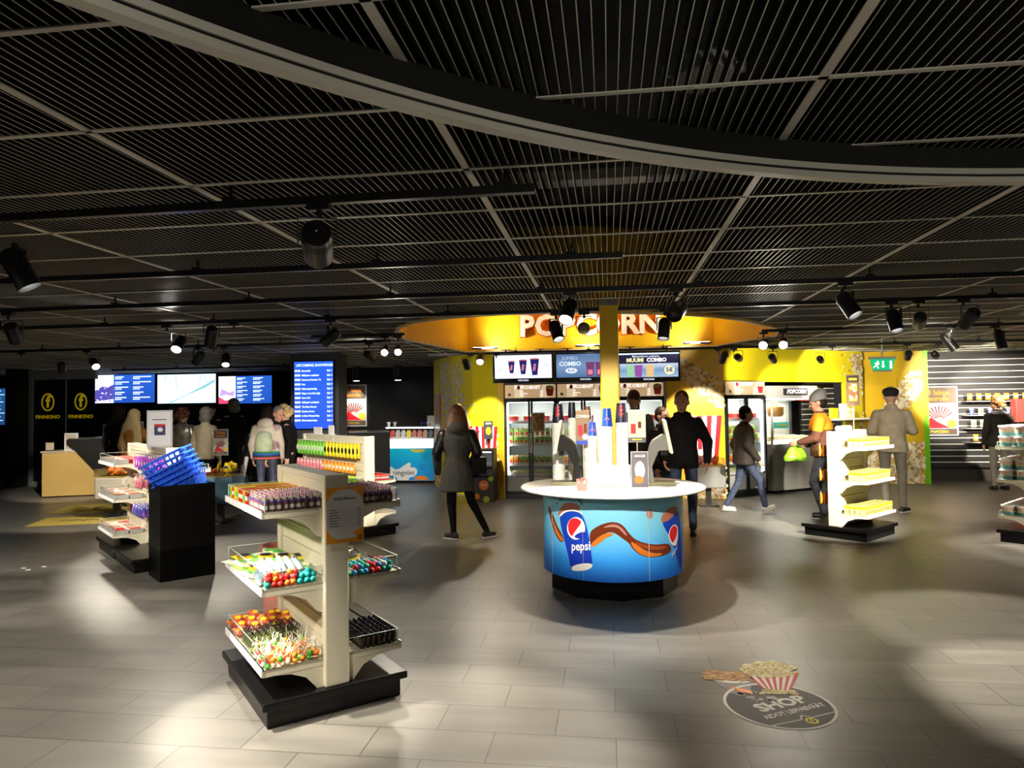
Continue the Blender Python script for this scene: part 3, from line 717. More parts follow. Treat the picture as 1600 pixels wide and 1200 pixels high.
# lollipops
def lolly(m, nm):
    t = thing('lollipop', 'x', 'lollipop')
    b = MB(); b.ell((0, 0, 0), .015, 10, 7); b.build('candy_ball', m, t, smooth=True)
    b = MB(); b.cap((0, 0, .012), (0, 0, .085), .0019, n=5, flat=True); b.build('stick', wht, t)
    return Kind(t)
lk = {'amber': lolly(gold, ''), 'orange': lolly(orng, ''), 'green': lolly(grn, ''), 'red': lolly(red, ''), 'cream': lolly(mat('candy_cream', (.8, .7, .5), .3), '')}
for k in range(2):
    for i in range(8):
        for j in range(9):
            if k and random.random() < .45: continue
            c_ = random.choice(['amber', 'amber', 'orange', 'cream', 'cream', 'green', 'red'] if i < 5 else ['amber', 'orange', 'amber', 'green'])
            lk[c_].put(fA(-.36 + i * .037 + random.uniform(-.008, .008), -.41 + j * .037 + random.uniform(-.008, .008), .306 + k * .026), (random.uniform(-1.1, 1.1), random.uniform(-1.1, 1.1), random.uniform(0, 6)),
                       c_ + ' lollipop on a white stick in the pile on the lowest left shelf', c_ + ' lollipops on the lowest left shelf')
def loopy():
    t = thing('liquorice_stick', 'x', 'liquorice sweet')
    b = MB(); b.lathe([(.0001, 0), (.011, 0), (.012, .05), (.0001, .055)], 8); b.build('green_wrapper', mat('wrapper_olive', (.16, .2, .06), .4), t)
    b = MB(); b.tube([(.0, 0, .05), (-.014, 0, .065), (-.012, 0, .085), (0, 0, .094), (.012, 0, .085), (.014, 0, .065), (0, 0, .05)], .003, 5); b.build('loop', blk, t, smooth=True)
    return Kind(t)
lp = loopy()
for i in range(9):
    for j in range(5):
        lp.put(fA(-.35 + i * .033, -.03 + j * .036, .29), TA + random.uniform(-.8, .8), 'dark looped liquorice stick standing in rows on the lowest left shelf', 'looped liquorice sticks')
for i in range(5):
    for j in range(4): lay(s8, fA, -.34 + i * .065, .20 + j * .06, .30 + .02 * ((i + j) % 3), TA, 'red sweet bag at the far end of the lowest left shelf', 'orange bags on the lowest left shelf', 1.1, random.uniform(-.6, .6))
# black capped bottles right
def bb_kind():
    t = thing('dropper_bottle', 'x', 'sweet bottle')
    b = MB(); b.lathe([(.0001, 0), (.0135, 0), (.014, .05), (.01, .058), (.0001, .059)], 10); b.build('bottle_body', mat('bottle_smoke', (.05, .04, .025), .15), t, smooth=True)
    b = MB(); b.lathe([(.0105, .056), (.0105, .074), (.007, .082), (.0001, .084)], 10); b.build('cap', mat('cap_black', (.015, .015, .02), .15), t, smooth=True)
    return Kind(t)
bk2 = bb_kind()
for i in range(7):
    for j in range(10):
        bk2.put(fA(.165 + i * .032, -.40 + j * .033, .29), 0, 'small dark bottle with black cap in the block on the lowest right shelf', 'dark bottles')
for i in range(3):
    for j in range(4): lk['cream'].put(fA(.09 + i * .05, .05 + j * .08, .306), (.4, random.uniform(-.8, .8), j), 'cream lollipop at the back of the lowest right shelf', 'lollipops on the lowest right shelf')

# --- long stand E: hanging bags
hookm = steel
def pegrow(f, th, side, z, vs, depth=.11):
    for v in vs:
        pass
hk = MB(); hk.cap((-.05, 0, 0), (-.20, 0, 0), .003, n=6, flat=True); hk.cap((-.20, 0, 0), (-.205, 0, .012), .003, n=6)
KH = one('display_peg', hk, steel, 'chrome peg carrying sweet bags on a stand', 'peg', 'chrome pegs')
def hang(K, f, th, v, ztop, h, lab, grp, n_=2, pegs=True):
    if pegs: KH.put(f(0, v, ztop + .003), th, 'chrome peg holding the ' + grp, 'pegs for ' + grp)
    for q in range(n_):
        K.put(f(-.185 + q * .05, v, ztop - h * 1.03), th - pi / 2, lab, grp)
e2 = bag_mesh(.095, .19, .035, MATS['bag_yellow'], patch=blk); e3 = bag_mesh(.095, .19, .035, MATS['bag_green'], patch=wht)
for i in range(18):
    v = -.41 + i * .10
    if i < 9: hang(e2, fE, TE, v, 1.19, .19, 'yellow sweet bag hanging in the top row of the long stand', 'yellow bags of the long stand')
    else: hang(e3, fE, TE, v, 1.19, .19, 'green sweet bag hanging in the top row of the long stand', 'green bags of the long stand')
for i in range(17):
    v = -.38 + i * .105
    if i < 9: hang(s4, fE, TE, v, .95, .14, 'orange sweet bag hanging in the second row of the long stand', 'orange bags of the long stand', 1, False)
    else: hang(s6, fE, TE, v, .95, .14, 'pink sweet bag hanging in the second row of the long stand', 'pink bags of the long stand', 1, False)
for i in range(8):
    for u in (-.32, -.2): bx['green'].put(fE(u, -.38 + i * .1, .70), TE, 'green sweet box on the middle shelf of the long stand', 'green boxes of the long stand')
for i in range(6):
    for u in (.12, .25): bx['red'].put(fE(u, -.38 + i * .12, .70), TE, 'red sweet box on the far side shelf of the long stand', 'red boxes of the long stand')
# top of stand E: standing price cards
for v, w_, h in ((.62, .16, .13), (1.05, .26, .10)):
    b = MB(); b.box(-.004, .004, -w_ / 2, w_ / 2, 0, h); b.box(-.03, .03, -w_ / 2, w_ / 2, 0, .006)
    tag(b.build('price_card', paper, loc=fE(0, v, 1.27), rz=TE), ('smaller' if w_ < .2 else 'wider') + ' blank white card standing on top of the long stand', 'card')
# --- stand B: little boxes
tb_ = thing('pastille_box', 'x', 'pastille box')
b = MB(); b.box(-.027, .027, -.0145, .0145, 0, .105); b.build('carton', mat('carton_cream_yellow', (.80, .72, .25), .4), tb_)
b = MB(); b.box(-.0276, .0276, -.015, .015, .07, .10); b.build('yellow_band', ylw, tb_)
b = MB(); b.box(.0271, .028, -.011, .011, .012, .055); b.box(-.02, .02, -.0146, .0146, .105, .1055); b.build('printed_panel', mat('print_olive', (.2, .2, .05), .5), tb_)
kp = Kind(tb_)
for z, nm in ((1.09, 'top'), (.695, 'middle'), (.30, 'bottom')):
    for i in range(4):
        for j in range(22 if nm == 'bottom' else 21):
            if nm != 'bottom' and i == 0 and j < 4: continue
            kp.put(fB(.145 + i * .064, -.375 + j * .0345, z), TB, 'little yellow pastille box on the %s shelf of the white stand' % nm, 'yellow boxes on the %s shelf' % nm)
# left side of B: hanging orange packs
for i in range(4):
    for zt, rn in ((1.10, 'upper'), (.80, 'middle'), (.52, 'lower')):
        hang(s4, fB, TB, -.30 + i * .17, zt, .13, 'orange pack hanging in the %s row on the far side of the white stand' % rn, 'orange packs %s row' % rn, 2)
# --- stand C: tubs
tt = thing('sweet_tub', 'x', 'tub')
b = MB(); b.lathe([(.0001, 0), (.055, 0), (.066, .10), (.0001, .10)], 20); b.build('tub_cup', gradz('tub_print', [(0, (.15, .45, .5)), (.38, (.25, .5, .5)), (.5, (.65, .55, .3)), (.75, (.7, .45, .4)), (1, (.75, .6, .55))], 2, 0, .1, .2), tt, smooth=False)
b = MB(); b.lathe([(.0001, .098), (.071, .098), (.072, .104), (.070, .118), (.0001, .119)], 20); b.build('lid', mat('lid_white', (.82, .8, .8), .35), tt)
kt2 = Kind(tt)
for z, nl, nm in ((1.09, 2, 'top'), (.71, 2, 'middle'), (.30, 1, 'bottom')):
    for i in range(2):
        for j in range(6):
            for k in range(nl):
                kt2.put(fC(-.305 + i * .15, -.37 + j * .148, z + k * .12), TC, 'tub with white lid in the %s layer on the %s shelf at the right edge' % ('lower' if k == 0 else 'upper', nm), '%s shelf tubs %s layer' % (nm, 'lower' if k == 0 else 'upper'))
# --- stand D
for i in range(7): hang(s5, fD, TD, -.84 + i * .12, 1.16, .15, 'purple sweet bag hanging in the top row of the near bay', 'purple bags', 3)
for i in range(3): hang(s6, fD, TD, -.36 + i * .12, .93, .14, 'pink striped bag hanging below the purple bags', 'pink bags of the near bay', 3)
for i in range(4): hang(s7, fD, TD, -.42 + i * .12, .62, .14, 'blue wrapped bag hanging low in the near bay', 'blue bags of the near bay', 3)
def tray(f, th, u, v, z, m1, lab, d=(.16, .30, .05), n_=(3, 5), cont=None, grp=None):
    t = thing('sweet_tray', lab, 'tray', f(u, v, z), th, grp)
    b = MB(); b.box(-d[0] / 2, d[0] / 2, -d[1] / 2, d[1] / 2, 0, .004)
    for x0, x1, y0, y1 in ((-d[0] / 2, d[0] / 2, -d[1] / 2, -d[1] / 2 + .003), (-d[0] / 2, d[0] / 2, d[1] / 2 - .003, d[1] / 2), (-d[0] / 2, -d[0] / 2 + .003, -d[1] / 2, d[1] / 2), (d[0] / 2 - .003, d[0] / 2, -d[1] / 2, d[1] / 2)): b.box(x0, x1, y0, y1, 0, d[2])
    b.build('tray_carton', m1, t)
    return t
barm = [one('chocolate_bar', MB().box(-.06, .06, -.012, .012, 0, .014), m_, 'x', 'chocolate bar') for m_ in (mat('bar_brown', (.25, .10, .04), .3), orng, red, mat('bar_cream', (.8, .65, .45), .35))]
bn = ('brown', 'orange', 'red', 'cream')
for z, nm, cs in ((1.05, 'top', (3, 2)), (.66, 'middle', (0, 1)), (.27, 'bottom', (3, 2))):
    for a_, u in enumerate((-.30, -.15)):
        for b__, v in enumerate((.13, .41, .69)):
            tray(fD, TD, u, v, z, red if (nm == 'top' and u > -.2) else paper, '%s tray of bars on the %s shelf of the far bay' % (('outer', 'inner')[a_] + ' ' + ('near', 'centre', 'far')[b__], nm), (.135, .26, .045))
            for k in range(2):
                for j in range(8):
                    c_ = random.choice(cs)
                    barm[c_].put(fD(u, v - .105 + j * .03, z + .006 + k * .018), (0, random.uniform(-.06, .06), TD + random.uniform(-.1, .1)), bn[c_] + ' wrapped bar in a tray on the %s shelf of the far bay' % nm, bn[c_] + ' bars on the %s shelf' % nm)
# sign holder above stand D
t = thing('sign_holder', 'white framed notice with a small picture standing over the black basket box', 'sign holder', (-4.83, 7.0, 1.24), RAD(8))
b = MB(); b.box(-.14, .14, -.008, .008, .0, .40); b.build('frame', mat('frame_silver', (.62, .63, .68), .3), t, bevel=.004)
b = MB(); b.box(-.12, .12, -.0095, -.008, .02, .38); b.build('sheet', mat('sheet_lilac', (.80, .80, .85), .5), t)
flat(rect(-.055, .065, .13, .25), mat('photo_dark', (.05, .06, .16), .4), t, 'picture', (0, -.0097, 0), FACE(0)); flat(rect(-.055, .065, .225, .25), red, t, 'picture_band', (0, -.0107, 0), FACE(0)); flat(circ(.01, .19, .03, .025, 12), mat('sheet_lilac'), t, 'picture_spot', (0, -.0107, 0), FACE(0))
flat(rect(-.08, .08, .295, .303), blk, t, 'text_line', (0, -.0098, 0), FACE(0))
b = MB(); b.cap((0, 0, 0), (0, .02, -.06), .008, n=8); b.build('stem', steel, t)

# salmon bin behind the nearest stand
t = thing('sweet_bin', 'salmon pink round bin just behind the nearest stand', 'bin', (-2.42, 5.0, 0))
b = MB(); b.lathe([(.0001, .02), (.16, .02), (.18, .62), (.17, .62), (.15, .06)], 32, caps=False); b.build('tub', mat('tub_salmon', (.72, .28, .22), .45), t, auto=True)
b = MB(); b.lathe([(.0001, 0), (.15, 0), (.15, .03), (.0001, .03)], 32, caps=False); b.build('foot', black, t)
# black basket box with blue baskets
TF = RAD(48); bxc = (-4.243, 6.5)
fF = FR(*bxc, TF)
t = thing('basket_box', 'tall open black box holding a stack of blue baskets', 'bin', (bxc[0], bxc[1], 0), TF)
b = MB(); W_, L_ = .252, .22
b.box(-W_, W_, -L_, -L_ + .012, 0, .912); b.box(-W_, W_, L_ - .012, L_, 0, .912); b.box(-W_, -W_ + .012, -L_ + .012, L_ - .012, 0, .912); b.box(W_ - .012, W_, -L_ + .012, L_ - .012, 0, .912); b.box(-W_, W_, -L_, L_, .0, .3)
b.build('body', black, t)
def basket():
    t = thing('shopping_basket', 'x', 'basket', group='blue shopping baskets')
    pb = mat('basket_blue', (.03, .15, .90), .3)
    b = MB(); h = .16; th = .003
    def fr(z): k = z / h; return .165 + .04 * k, .115 + .03 * k
    for z0, z1 in ((0, .055), (.055, .105), (.105, .16)):
        pass
    n_ = 9
    for (sx, sy, ax) in ((0, -1, 'x'), (0, 1, 'x'), (-1, 0, 'y'), (1, 0, 'y')):
        for zz in (0, .10):
            a0, b0 = fr(zz); a1, b1 = fr(zz + .018)
            hgt = .05 if zz == 0 else .014
            a1, b1 = fr(zz + hgt)
            if ax == 'x': P = [(-a0, sy * b0, zz), (a0, sy * b0, zz), (a1, sy * b1, zz + hgt), (-a1, sy * b1, zz + hgt)]; o = Vector((0, -sy * th, 0))
            else: P = [(sx * a0, -b0, zz), (sx * a0, b0, zz), (sx * a1, b1, zz + hgt), (sx * a1, -b1, zz + hgt)]; o = Vector((-sx * th, 0, 0))
            P = [Vector(p) for p in P]; b.rings([P, [p + o for p in P]], 4)
        m_ = 7 if ax == 'x' else 5
        for i in range(m_ + 1):
            f = -1 + 2 * i / m_; a0, b0 = fr(.04); a1, b1 = fr(h); d = .006
            if ax == 'x': P = [(f * a0 - d, sy * b0, .04), (f * a0 + d, sy * b0, .04), (f * a1 + d, sy * b1, h), (f * a1 - d, sy * b1, h)]; o = Vector((0, -sy * th, 0))
            else: P = [(sx * a0, f * b0 - d, .04), (sx * a0, f * b0 + d, .04), (sx * a1, f * b1 + d, h), (sx * a1, f * b1 - d, h)]; o = Vector((-sx * th, 0, 0))
            P = [Vector(p) for p in P]; b.rings([P, [p + o for p in P]], 4)
    b.box(-.165, .165, -.115, .115, 0, .004); b.build('basket_body', pb, t)
    r = MB(); A, B_ = .224, .162
    for x0, x1, y0, y1 in ((-A, A, -B_, -B_ + .018), (-A, A, B_ - .018, B_), (-A, -A + .018, -B_, B_), (A - .018, A, -B_, B_)): r.box(x0, x1, y0, y1, h - .012, h + .004)
    r.build('rim', pb, t, bevel=.003)
    hd_ = MB(); hd_.tube([(-.19, 0, h), (-.19, -.02, h + .006), (-.19, -.12, h + .006), (.19, -.12, h + .006), (.19, -.02, h + .006), (.19, 0, h)], .006, 6); hd_.build('handle', pb, t)
    return Kind(t)
kb3 = basket()
base = Vector(fF(.06, 0, .80)); tilt = Euler((0, RAD(-38), 0)).to_matrix(); Rz = Matrix.Rotation(TF - RAD(48) + RAD(12), 3, 'Z')
Rm = Rz @ Matrix.Rotation(RAD(-26), 3, 'Y') @ Matrix.Rotation(RAD(6), 3, 'X')
for i in range(6):
    p = base + Rm @ Vector((-.004 * i, 0, .055 * i))
    kb3.put(p, Rm.to_euler(), 'blue plastic shopping basket, %s of the tilted stack in the black box' % ('lowest', 'second from the bottom', 'third from the bottom', 'third from the top', 'second from the top', 'topmost')[i])
# ================================================================== DRINKS COUNTER
GP={"cup1":[[-0.496,0.692],[-0.44,0.728],[-0.348,0.749],[-0.278,0.739],[-0.248,0.714],[-0.206,0.583],[-0.177,0.377],[-0.171,0.303],[-0.266,0.269],[-0.373,0.246],[-0.394,0.343],[-0.487,0.616]],"bot1":[[-0.373,0.251],[-0.358,0.278],[-0.297,0.304],[-0.22,0.319],[-0.176,0.316],[-0.171,0.298],[-0.194,0.272],[-0.265,0.248],[-0.346,0.238]],"rim1":[[-0.504,0.685],[-0.447,0.733],[-0.348,0.755],[-0.275,0.746],[-0.245,0.715],[-0.256,0.714],[-0.283,0.735],[-0.348,0.743],[-0.433,0.722],[-0.485,0.677]],"globe1":[[-0.231,0.606],[-0.234,0.581],[-0.242,0.558],[-0.256,0.537],[-0.273,0.521],[-0.294,0.509],[-0.317,0.504],[-0.34,0.504],[-0.362,0.512],[-0.381,0.525],[-0.396,0.543],[-0.406,0.565],[-0.409,0.589],[-0.405,0.615],[-0.394,0.639],[-0.379,0.661],[-0.359,0.678],[-0.336,0.689],[-0.313,0.695],[-0.291,0.693],[-0.27,0.685],[-0.253,0.671],[-0.241,0.653],[-0.233,0.63]],"red1":[[-0.395,0.626],[-0.368,0.672],[-0.319,0.688],[-0.27,0.67],[-0.264,0.648],[-0.303,0.6],[-0.34,0.551],[-0.355,0.525],[-0.387,0.556],[-0.397,0.596]],"blue1":[[-0.338,0.528],[-0.304,0.555],[-0.247,0.58],[-0.217,0.562],[-0.229,0.534],[-0.265,0.517],[-0.311,0.516]],"splash1":[[-0.534,0.682],[-0.483,0.749],[-0.453,0.793],[-0.372,0.813],[-0.288,0.802],[-0.272,0.74],[-0.348,0.749],[-0.44,0.728],[-0.485,0.693]],"streamL":[[-0.697,0.771],[-0.598,0.695],[-0.536,0.599],[-0.459,0.517],[-0.446,0.463],[-0.514,0.469],[-0.583,0.541],[-0.654,0.656]],"streamLo":[[-0.619,0.681],[-0.571,0.605],[-0.504,0.531],[-0.457,0.492],[-0.453,0.467],[-0.506,0.485],[-0.573,0.553]],"stream":[[-0.199,0.573],[-0.131,0.627],[-0.051,0.661],[0.028,0.668],[0.086,0.64],[0.135,0.57],[0.184,0.519],[0.269,0.485],[0.385,0.463],[0.495,0.462],[0.55,0.435],[0.557,0.383],[0.448,0.363],[0.311,0.363],[0.224,0.39],[0.162,0.442],[0.133,0.492],[0.084,0.527],[0.026,0.571],[-0.032,0.59],[-0.093,0.539],[-0.144,0.468],[-0.186,0.453]],"s_or1":[[-0.183,0.48],[-0.133,0.528],[-0.072,0.57],[-0.003,0.579],[0.011,0.56],[-0.043,0.546],[-0.124,0.479],[-0.181,0.448]],"s_or2":[[0.139,0.511],[0.194,0.48],[0.267,0.426],[0.358,0.393],[0.449,0.388],[0.408,0.368],[0.311,0.367],[0.234,0.393],[0.173,0.441]],"s_hi":[[-0.091,0.613],[-0.031,0.645],[0.027,0.65],[0.081,0.615],[0.124,0.551],[0.095,0.561],[0.047,0.621],[-0.012,0.628]],"s_mid":[[0.164,0.51],[0.257,0.476],[0.385,0.45],[0.509,0.44],[0.45,0.418],[0.324,0.426],[0.225,0.458]],"cup2":[[0.435,0.644],[0.5,0.64],[0.606,0.68],[0.676,0.733],[0.727,0.613],[0.746,0.403],[0.761,0.214],[0.68,0.22],[0.605,0.406],[0.513,0.54]],"top2":[[0.429,0.66],[0.444,0.708],[0.536,0.759],[0.631,0.759],[0.671,0.734],[0.606,0.68],[0.5,0.642],[0.442,0.644]],"globe2":[[0.513,0.54],[0.556,0.6],[0.635,0.607],[0.687,0.546],[0.642,0.431],[0.596,0.423],[0.543,0.456],[0.519,0.499]],"red2":[[0.524,0.539],[0.56,0.593],[0.623,0.599],[0.662,0.55],[0.614,0.481],[0.569,0.452],[0.535,0.492]],"bub":[[0.291,0.75],[0.32,0.768],[0.355,0.736],[0.342,0.687],[0.307,0.68],[0.285,0.711]]}
CX, CY, CR = .02, 6.47, .63
ct = thing('drinks_counter', 'round drinks counter with a white top and a blue cola picture round its drum', 'counter', (CX, CY, 0))
b = MB(); b.prism([(.57 * cos(RAD(a)), .57 * sin(RAD(a))) for a in range(-90 + 7, 270, 40)], 0, .19); b.build('plinth', black, ct)
dm = gradz('cola_print_blue', [(0, (.012, .15, .72)), (.25, (.03, .30, .85)), (.55, (.14, .50, .80)), (1, (.26, .62, .74))], 2, .17, .87, .3)
b = MB(); b.lathe([(.59, .17), (CR, .17), (CR, .875), (.2, .875)], 96, caps=False); b.build('drum', dm, ct, smooth=False, auto=True)
b = MB(); b.lathe([(.1, .872), (.80, .872), (.83, .879), (.835, .888), (.825, .897), (.09, .897)], 96, caps=False); b.build('top', white, ct, smooth=True)
def wrap(key, m, off, name, par=ct):
    """print a drawn shape on the drum"""
    P = GP[key] if isinstance(key, str) else key
    if isinstance(key, str):
        for _ in range(2):   # round the corners of the drawn outline
            P = [q for i in range(len(P)) for q in ((P[i][0] * .75 + P[(i + 1) % len(P)][0] * .25, P[i][1] * .75 + P[(i + 1) % len(P)][1] * .25), (P[i][0] * .25 + P[(i + 1) % len(P)][0] * .75, P[i][1] * .25 + P[(i + 1) % len(P)][1] * .75))]
    us = [p[0] for p in P]; u0, u1 = min(us), max(us); n_ = max(1, int((u1 - u0) / .03) + 1)
    b = MB(); R_ = CR + off
    def clip(pts, x, keep):
        out = []
        for i in range(len(pts)):
            a, c = pts[i], pts[(i + 1) % len(pts)]; ia = (a[0] - x) * keep >= 0; ic = (c[0] - x) * keep >= 0
            if ia: out.append(a)
            if ia != ic: t_ = (x - a[0]) / (c[0] - a[0]); out.append((x, a[1] + (c[1] - a[1]) * t_))
        return out
    for i in range(n_):
        a, c = u0 + (u1 - u0) * i / n_, u0 + (u1 - u0) * (i + 1) / n_
        q = clip(clip(P, a, 1), c, -1)
        if len(q) < 3: continue
        b.add([(R_ * sin(x / CR), -R_ * cos(x / CR), z) for x, z in q], [tuple(range(len(q)))])
    o = b.build(name, m, par)
    bm = bmesh.new(); bm.from_mesh(o.data); bmesh.ops.triangulate(bm, faces=bm.faces); bm.to_mesh(o.data); bm.free()
    return o
cb_ = gradz('cup_blue', [(0, (.008, .03, .42)), (1, (.008, .06, .50))], 2, .2, .75, .3); cola = mat('cola_brown', (.14, .025, .008), .25); amb = mat('cola_amber', (.60, .17, .02), .25); hi = mat('cola_highlight', (.42, .20, .16), .25)
globew = mat('print_white', (.82, .82, .82), .3); rd2 = mat('print_red', (.72, .02, .03), .3); ice = mat('cola_ice', (.42, .16, .10), .25)
wrap('streamL', cola, .002, 'cola_stream'); wrap('streamLo', amb, .003, 'cola_stream_light')
wrap('splash1', ice, .002, 'cola_splash'); wrap('cup1', cb_, .004, 'printed_cup'); wrap('bot1', globew, .005, 'printed_cup_base'); wrap('rim1', globew, .005, 'printed_cup_rim')
wrap('globe1', globew, .006, 'round_emblem'); wrap('red1', rd2, .007, 'emblem_red'); wrap('blue1', mat('emblem_blue', (.01, .03, .42), .3), .007, 'emblem_blue')
wrap('stream', cola, .002, 'cola_stream'); wrap('s_or1', amb, .003, 'cola_stream_light'); wrap('s_or2', amb, .003, 'cola_stream_light'); wrap('s_hi', hi, .003, 'cola_highlight'); wrap('s_mid', mat('cola_mid', (.30, .06, .015), .25), .0028, 'cola_stream_light')
wrap('cup2', cb_, .004, 'printed_cup'); wrap('top2', ice, .005, 'cola_splash'); wrap('globe2', globew, .006, 'round_emblem'); wrap('red2', rd2, .007, 'emblem_red'); wrap('bub', hi, .003, 'cola_highlight')
# splashes round the glass
for (x, z) in ((-.53, .79), (-.49, .82), (-.28, .83), (-.26, .81), (-.46, .84)): wrap(circ(x, z, .008, .012, 8), cola, .003, 'cola_splash')
t_ = text('pepsi', .105, globew, ct, (0, 0, 0), (0, 0, 0), 0, .002)
for v in t_.data.vertices:
    x, y = v.co.x * .82 - .275, v.co.y + .452 + v.co.x * .10; v.co = ((CR + .0075) * sin(x / CR), -(CR + .0075) * cos(x / CR), y)
t_ = text('pepsi', .06, globew, ct, (0, 0, 0), (0, 0, 0), 0, .001)
for v in t_.data.vertices:
    x, y = v.co.x * .7 + .60, v.co.y + .385 + v.co.x * .5; v.co = ((CR + .0075) * sin(x / CR), -(CR + .0075) * cos(x / CR), y)
for u, w_ in ((-.602, .008), (-.252, .0025), (.302, .006), (.661, .003)):
    wrap([(u - w_ / 2, .172), (u + w_ / 2, .172), (u + w_ / 2, .872), (u - w_ / 2, .872)], mat('seam_aluminium', (.6, .65, .68), .3, .4), .0085, 'panel_seam')
# column through the counter
b = MB(); b.box(-.085, .085, -.085, .085, .9, 2.58); co_ = struct(b.build('column_2', yel, loc=(CX, CY + .02, 0), bevel=.012))
b = MB(); b.box(-.09, .09, -.09, .09, 2.54, 2.6); b.build('column_collar', mat('collar_grey', (.2, .19, .16), .5), co_)
# white holder block round the column
ZT = .897
hb = thing('cup_holder_block', 'glossy white holder block in the middle of the round counter', 'cup holder', (0, 6.47, ZT))
b = MB()
P = [(-.19, -.08), (-.13, -.155), (.13, -.155), (.19, -.08), (.19, .0), (-.19, .0)]; b.prism(P, 0, .19); b.build('block', mat('holder_white', (.86, .86, .84), .3), hb, bevel=.01)
b = MB()
for x in (-.135, -.012, .116): b.lathe([(.050, .19), (.056, .19), (.056, .205), (.050, .205), (.050, .19)], 24, (x, -.075, 0), caps=False)
b.build('cup_collar', mat('holder_white'), hb)
b = MB()
for x in (-.17, -.055, .07): b.lathe([(.008, 0), (.0001, .003)], 10, (x, 0, 0), caps=False)
# cups: an inverted stack = nested cups, top one shows its print
def cup_kind(nm, r0, r1, h, body, emblem, lab):
    t = thing('paper_cup', lab, 'cup')
    b = MB(); b.lathe([(r1, 0), (r1 + .002, .003), (r1, .007), (r0, h), (.0001, h)], 20); b.build('cup_wall', body, t, smooth=False, auto=True)
    b = MB(); b.lathe([(r1 + .0005, -.001), (r1 + .0035, .001), (r1 + .0035, .006), (r1 + .0005, .008)], 20, caps=False); b.build('rolled_rim', white, t, smooth=True)
    return Kind(t)
cupblue = mat('cup_print_blue', (.01, .05, .42), .35); cupblack = mat('cup_print_black', (.012, .012, .03), .35)
def emblem(par, r, h, kind):
    if kind == 'round':
        for rr, m_, k in ((.021, globew, 0), (.018, rd2, .0006)):
            b = MB(); P = circ(0, h * .38, rr, rr * 1.2, 16); q = [(x, y) for x, y in P]
            b.add([((r + .001 + k) * sin(x / r), -(r + .001 + k) * cos(x / r), y) for x, y in q], [tuple(range(len(q)))]); b.build('round_emblem', m_, par)
        return
    o = text('MAX', .05, rd2, par, (0, 0, 0), (0, 0, 0), 0, .002)
    for v in o.data.vertices: x, y = -v.co.y, v.co.x; v.co = ((r + .002) * sin(x / r), -(r + .002) * cos(x / r), y + h * .58)
    b = MB(); q = circ(0, h * .16, .016, .02, 14); b.add([((r + .001) * sin(x / r), -(r + .001) * cos(x / r), y) for x, y in q], [tuple(range(len(q)))]); b.build('round_emblem', globew, par)
whitecup = mat('cup_white_rim', (.80, .79, .76), .4)
def stack(x, y, z0, zc, zt, r, body, kind, where, n_=None):
    h = zt - zc; K = cup_kind(where, r * .72, r, h, whitecup, None, 'x')
    n_ = max(2, int((zc - z0) / .018)); dz = (zc - z0) / n_
    for i in range(n_):
        K.put((x, y, z0 + i * dz), 0, 'white rimmed paper cup nested in the %s stack on the round counter' % where, 'nested cups of the %s stack' % where)
    T = cup_kind('top', r * .72, r, h, body, None, 'x'); t = T.put((x, y, zc), 0, 'printed cup on top of the %s stack on the round counter' % where)
    t['group'] = 'printed cups topping the stacks'
    if kind: emblem(t, r * .87, h, kind)
    return t
stack(-.145, 6.44, ZT + .19, 1.342, 1.475, .041, cupblue, 'round', 'short blue-topped')
stack(-.012, 6.395, ZT + .19, 1.428, 1.60, .050, cupblue, 'round', 'tall blue-topped centre')
stack(.116, 6.395, ZT + .19, 1.461, 1.645, .055, cupblack, 'max', 'tall black-topped right')
stack(-.485, 6.80, ZT + .002, 1.455, 1.65, .058, cupblack, 'max', 'leftmost black-topped')
stack(-.357, 6.95, ZT + .002, 1.50, 1.665, .042, cupblack, None, 'slim dark-topped rear left')
stack(-.20, 6.66, ZT + .002, 1.49, 1.62, .042, mat('cup_print_brown', (.10, .05, .03), .4), None, 'brown-topped rear')
b = MB(); b.box(-.045, .045, -.03, .03, 0, .70); tag(b.build('napkin_tower', mat('holder_white'), loc=(-.095, 6.60, ZT), bevel=.006), 'tall plain white box dispenser behind the short cup stack', 'dispenser')
# drink arms
def arm(sx, x0, y, m, lab):
    t = thing('drink_dispenser', lab, 'dispenser', (x0, y, ZT))
    pr = [(0, 0), (.006, .25), (.038, .35), (.065, .39), (.156, .445), (.185, .425), (.212, .305), (.112, .30), (.05, .165), (.075, 0)]
    pr = [(a * sx, z * 1.05) for a, z in pr]
    if sx < 0: pr = pr[::-1]
    b = MB(); b.prism(pr[::-1], -.075, .075, 'y'); o = b.build('arm', m, t, bevel=.006)
    b = MB(); q = [(.150, .59), (.168, .60), (.182, .585), (.24, .295), (.228, .285), (.205, .30)]; q = [(a * sx, z) for a, z in q]
    if sx < 0: q = q[::-1]
    b.prism(q[::-1], -.085, .085, 'y'); b.build('front_panel', mat('panel_silver', (.62, .60, .50), .35), t, bevel=.004)
    b = MB(); b.box(*sorted((sx * .14, sx * .19)), -.02, .02, .27, .31); b.build('nozzle', black, t)
    b = MB(); b.box(*sorted((sx * -.02, sx * .26)), -.09, .09, 0, .035); b.build('drip_tray', mat('tray_olive', (.18, .17, .10), .4), t, bevel=.005)
    return t
arm(1, .335, 6.50, mat('dispenser_grey', (.12, .12, .11), .4), 'grey curved drink dispenser at the right of the round counter')
arm(-1, -.27, 6.50, mat('dispenser_black', (.005, .005, .005), .5, spec=.2), 'black curved drink dispenser at the left of the round counter')
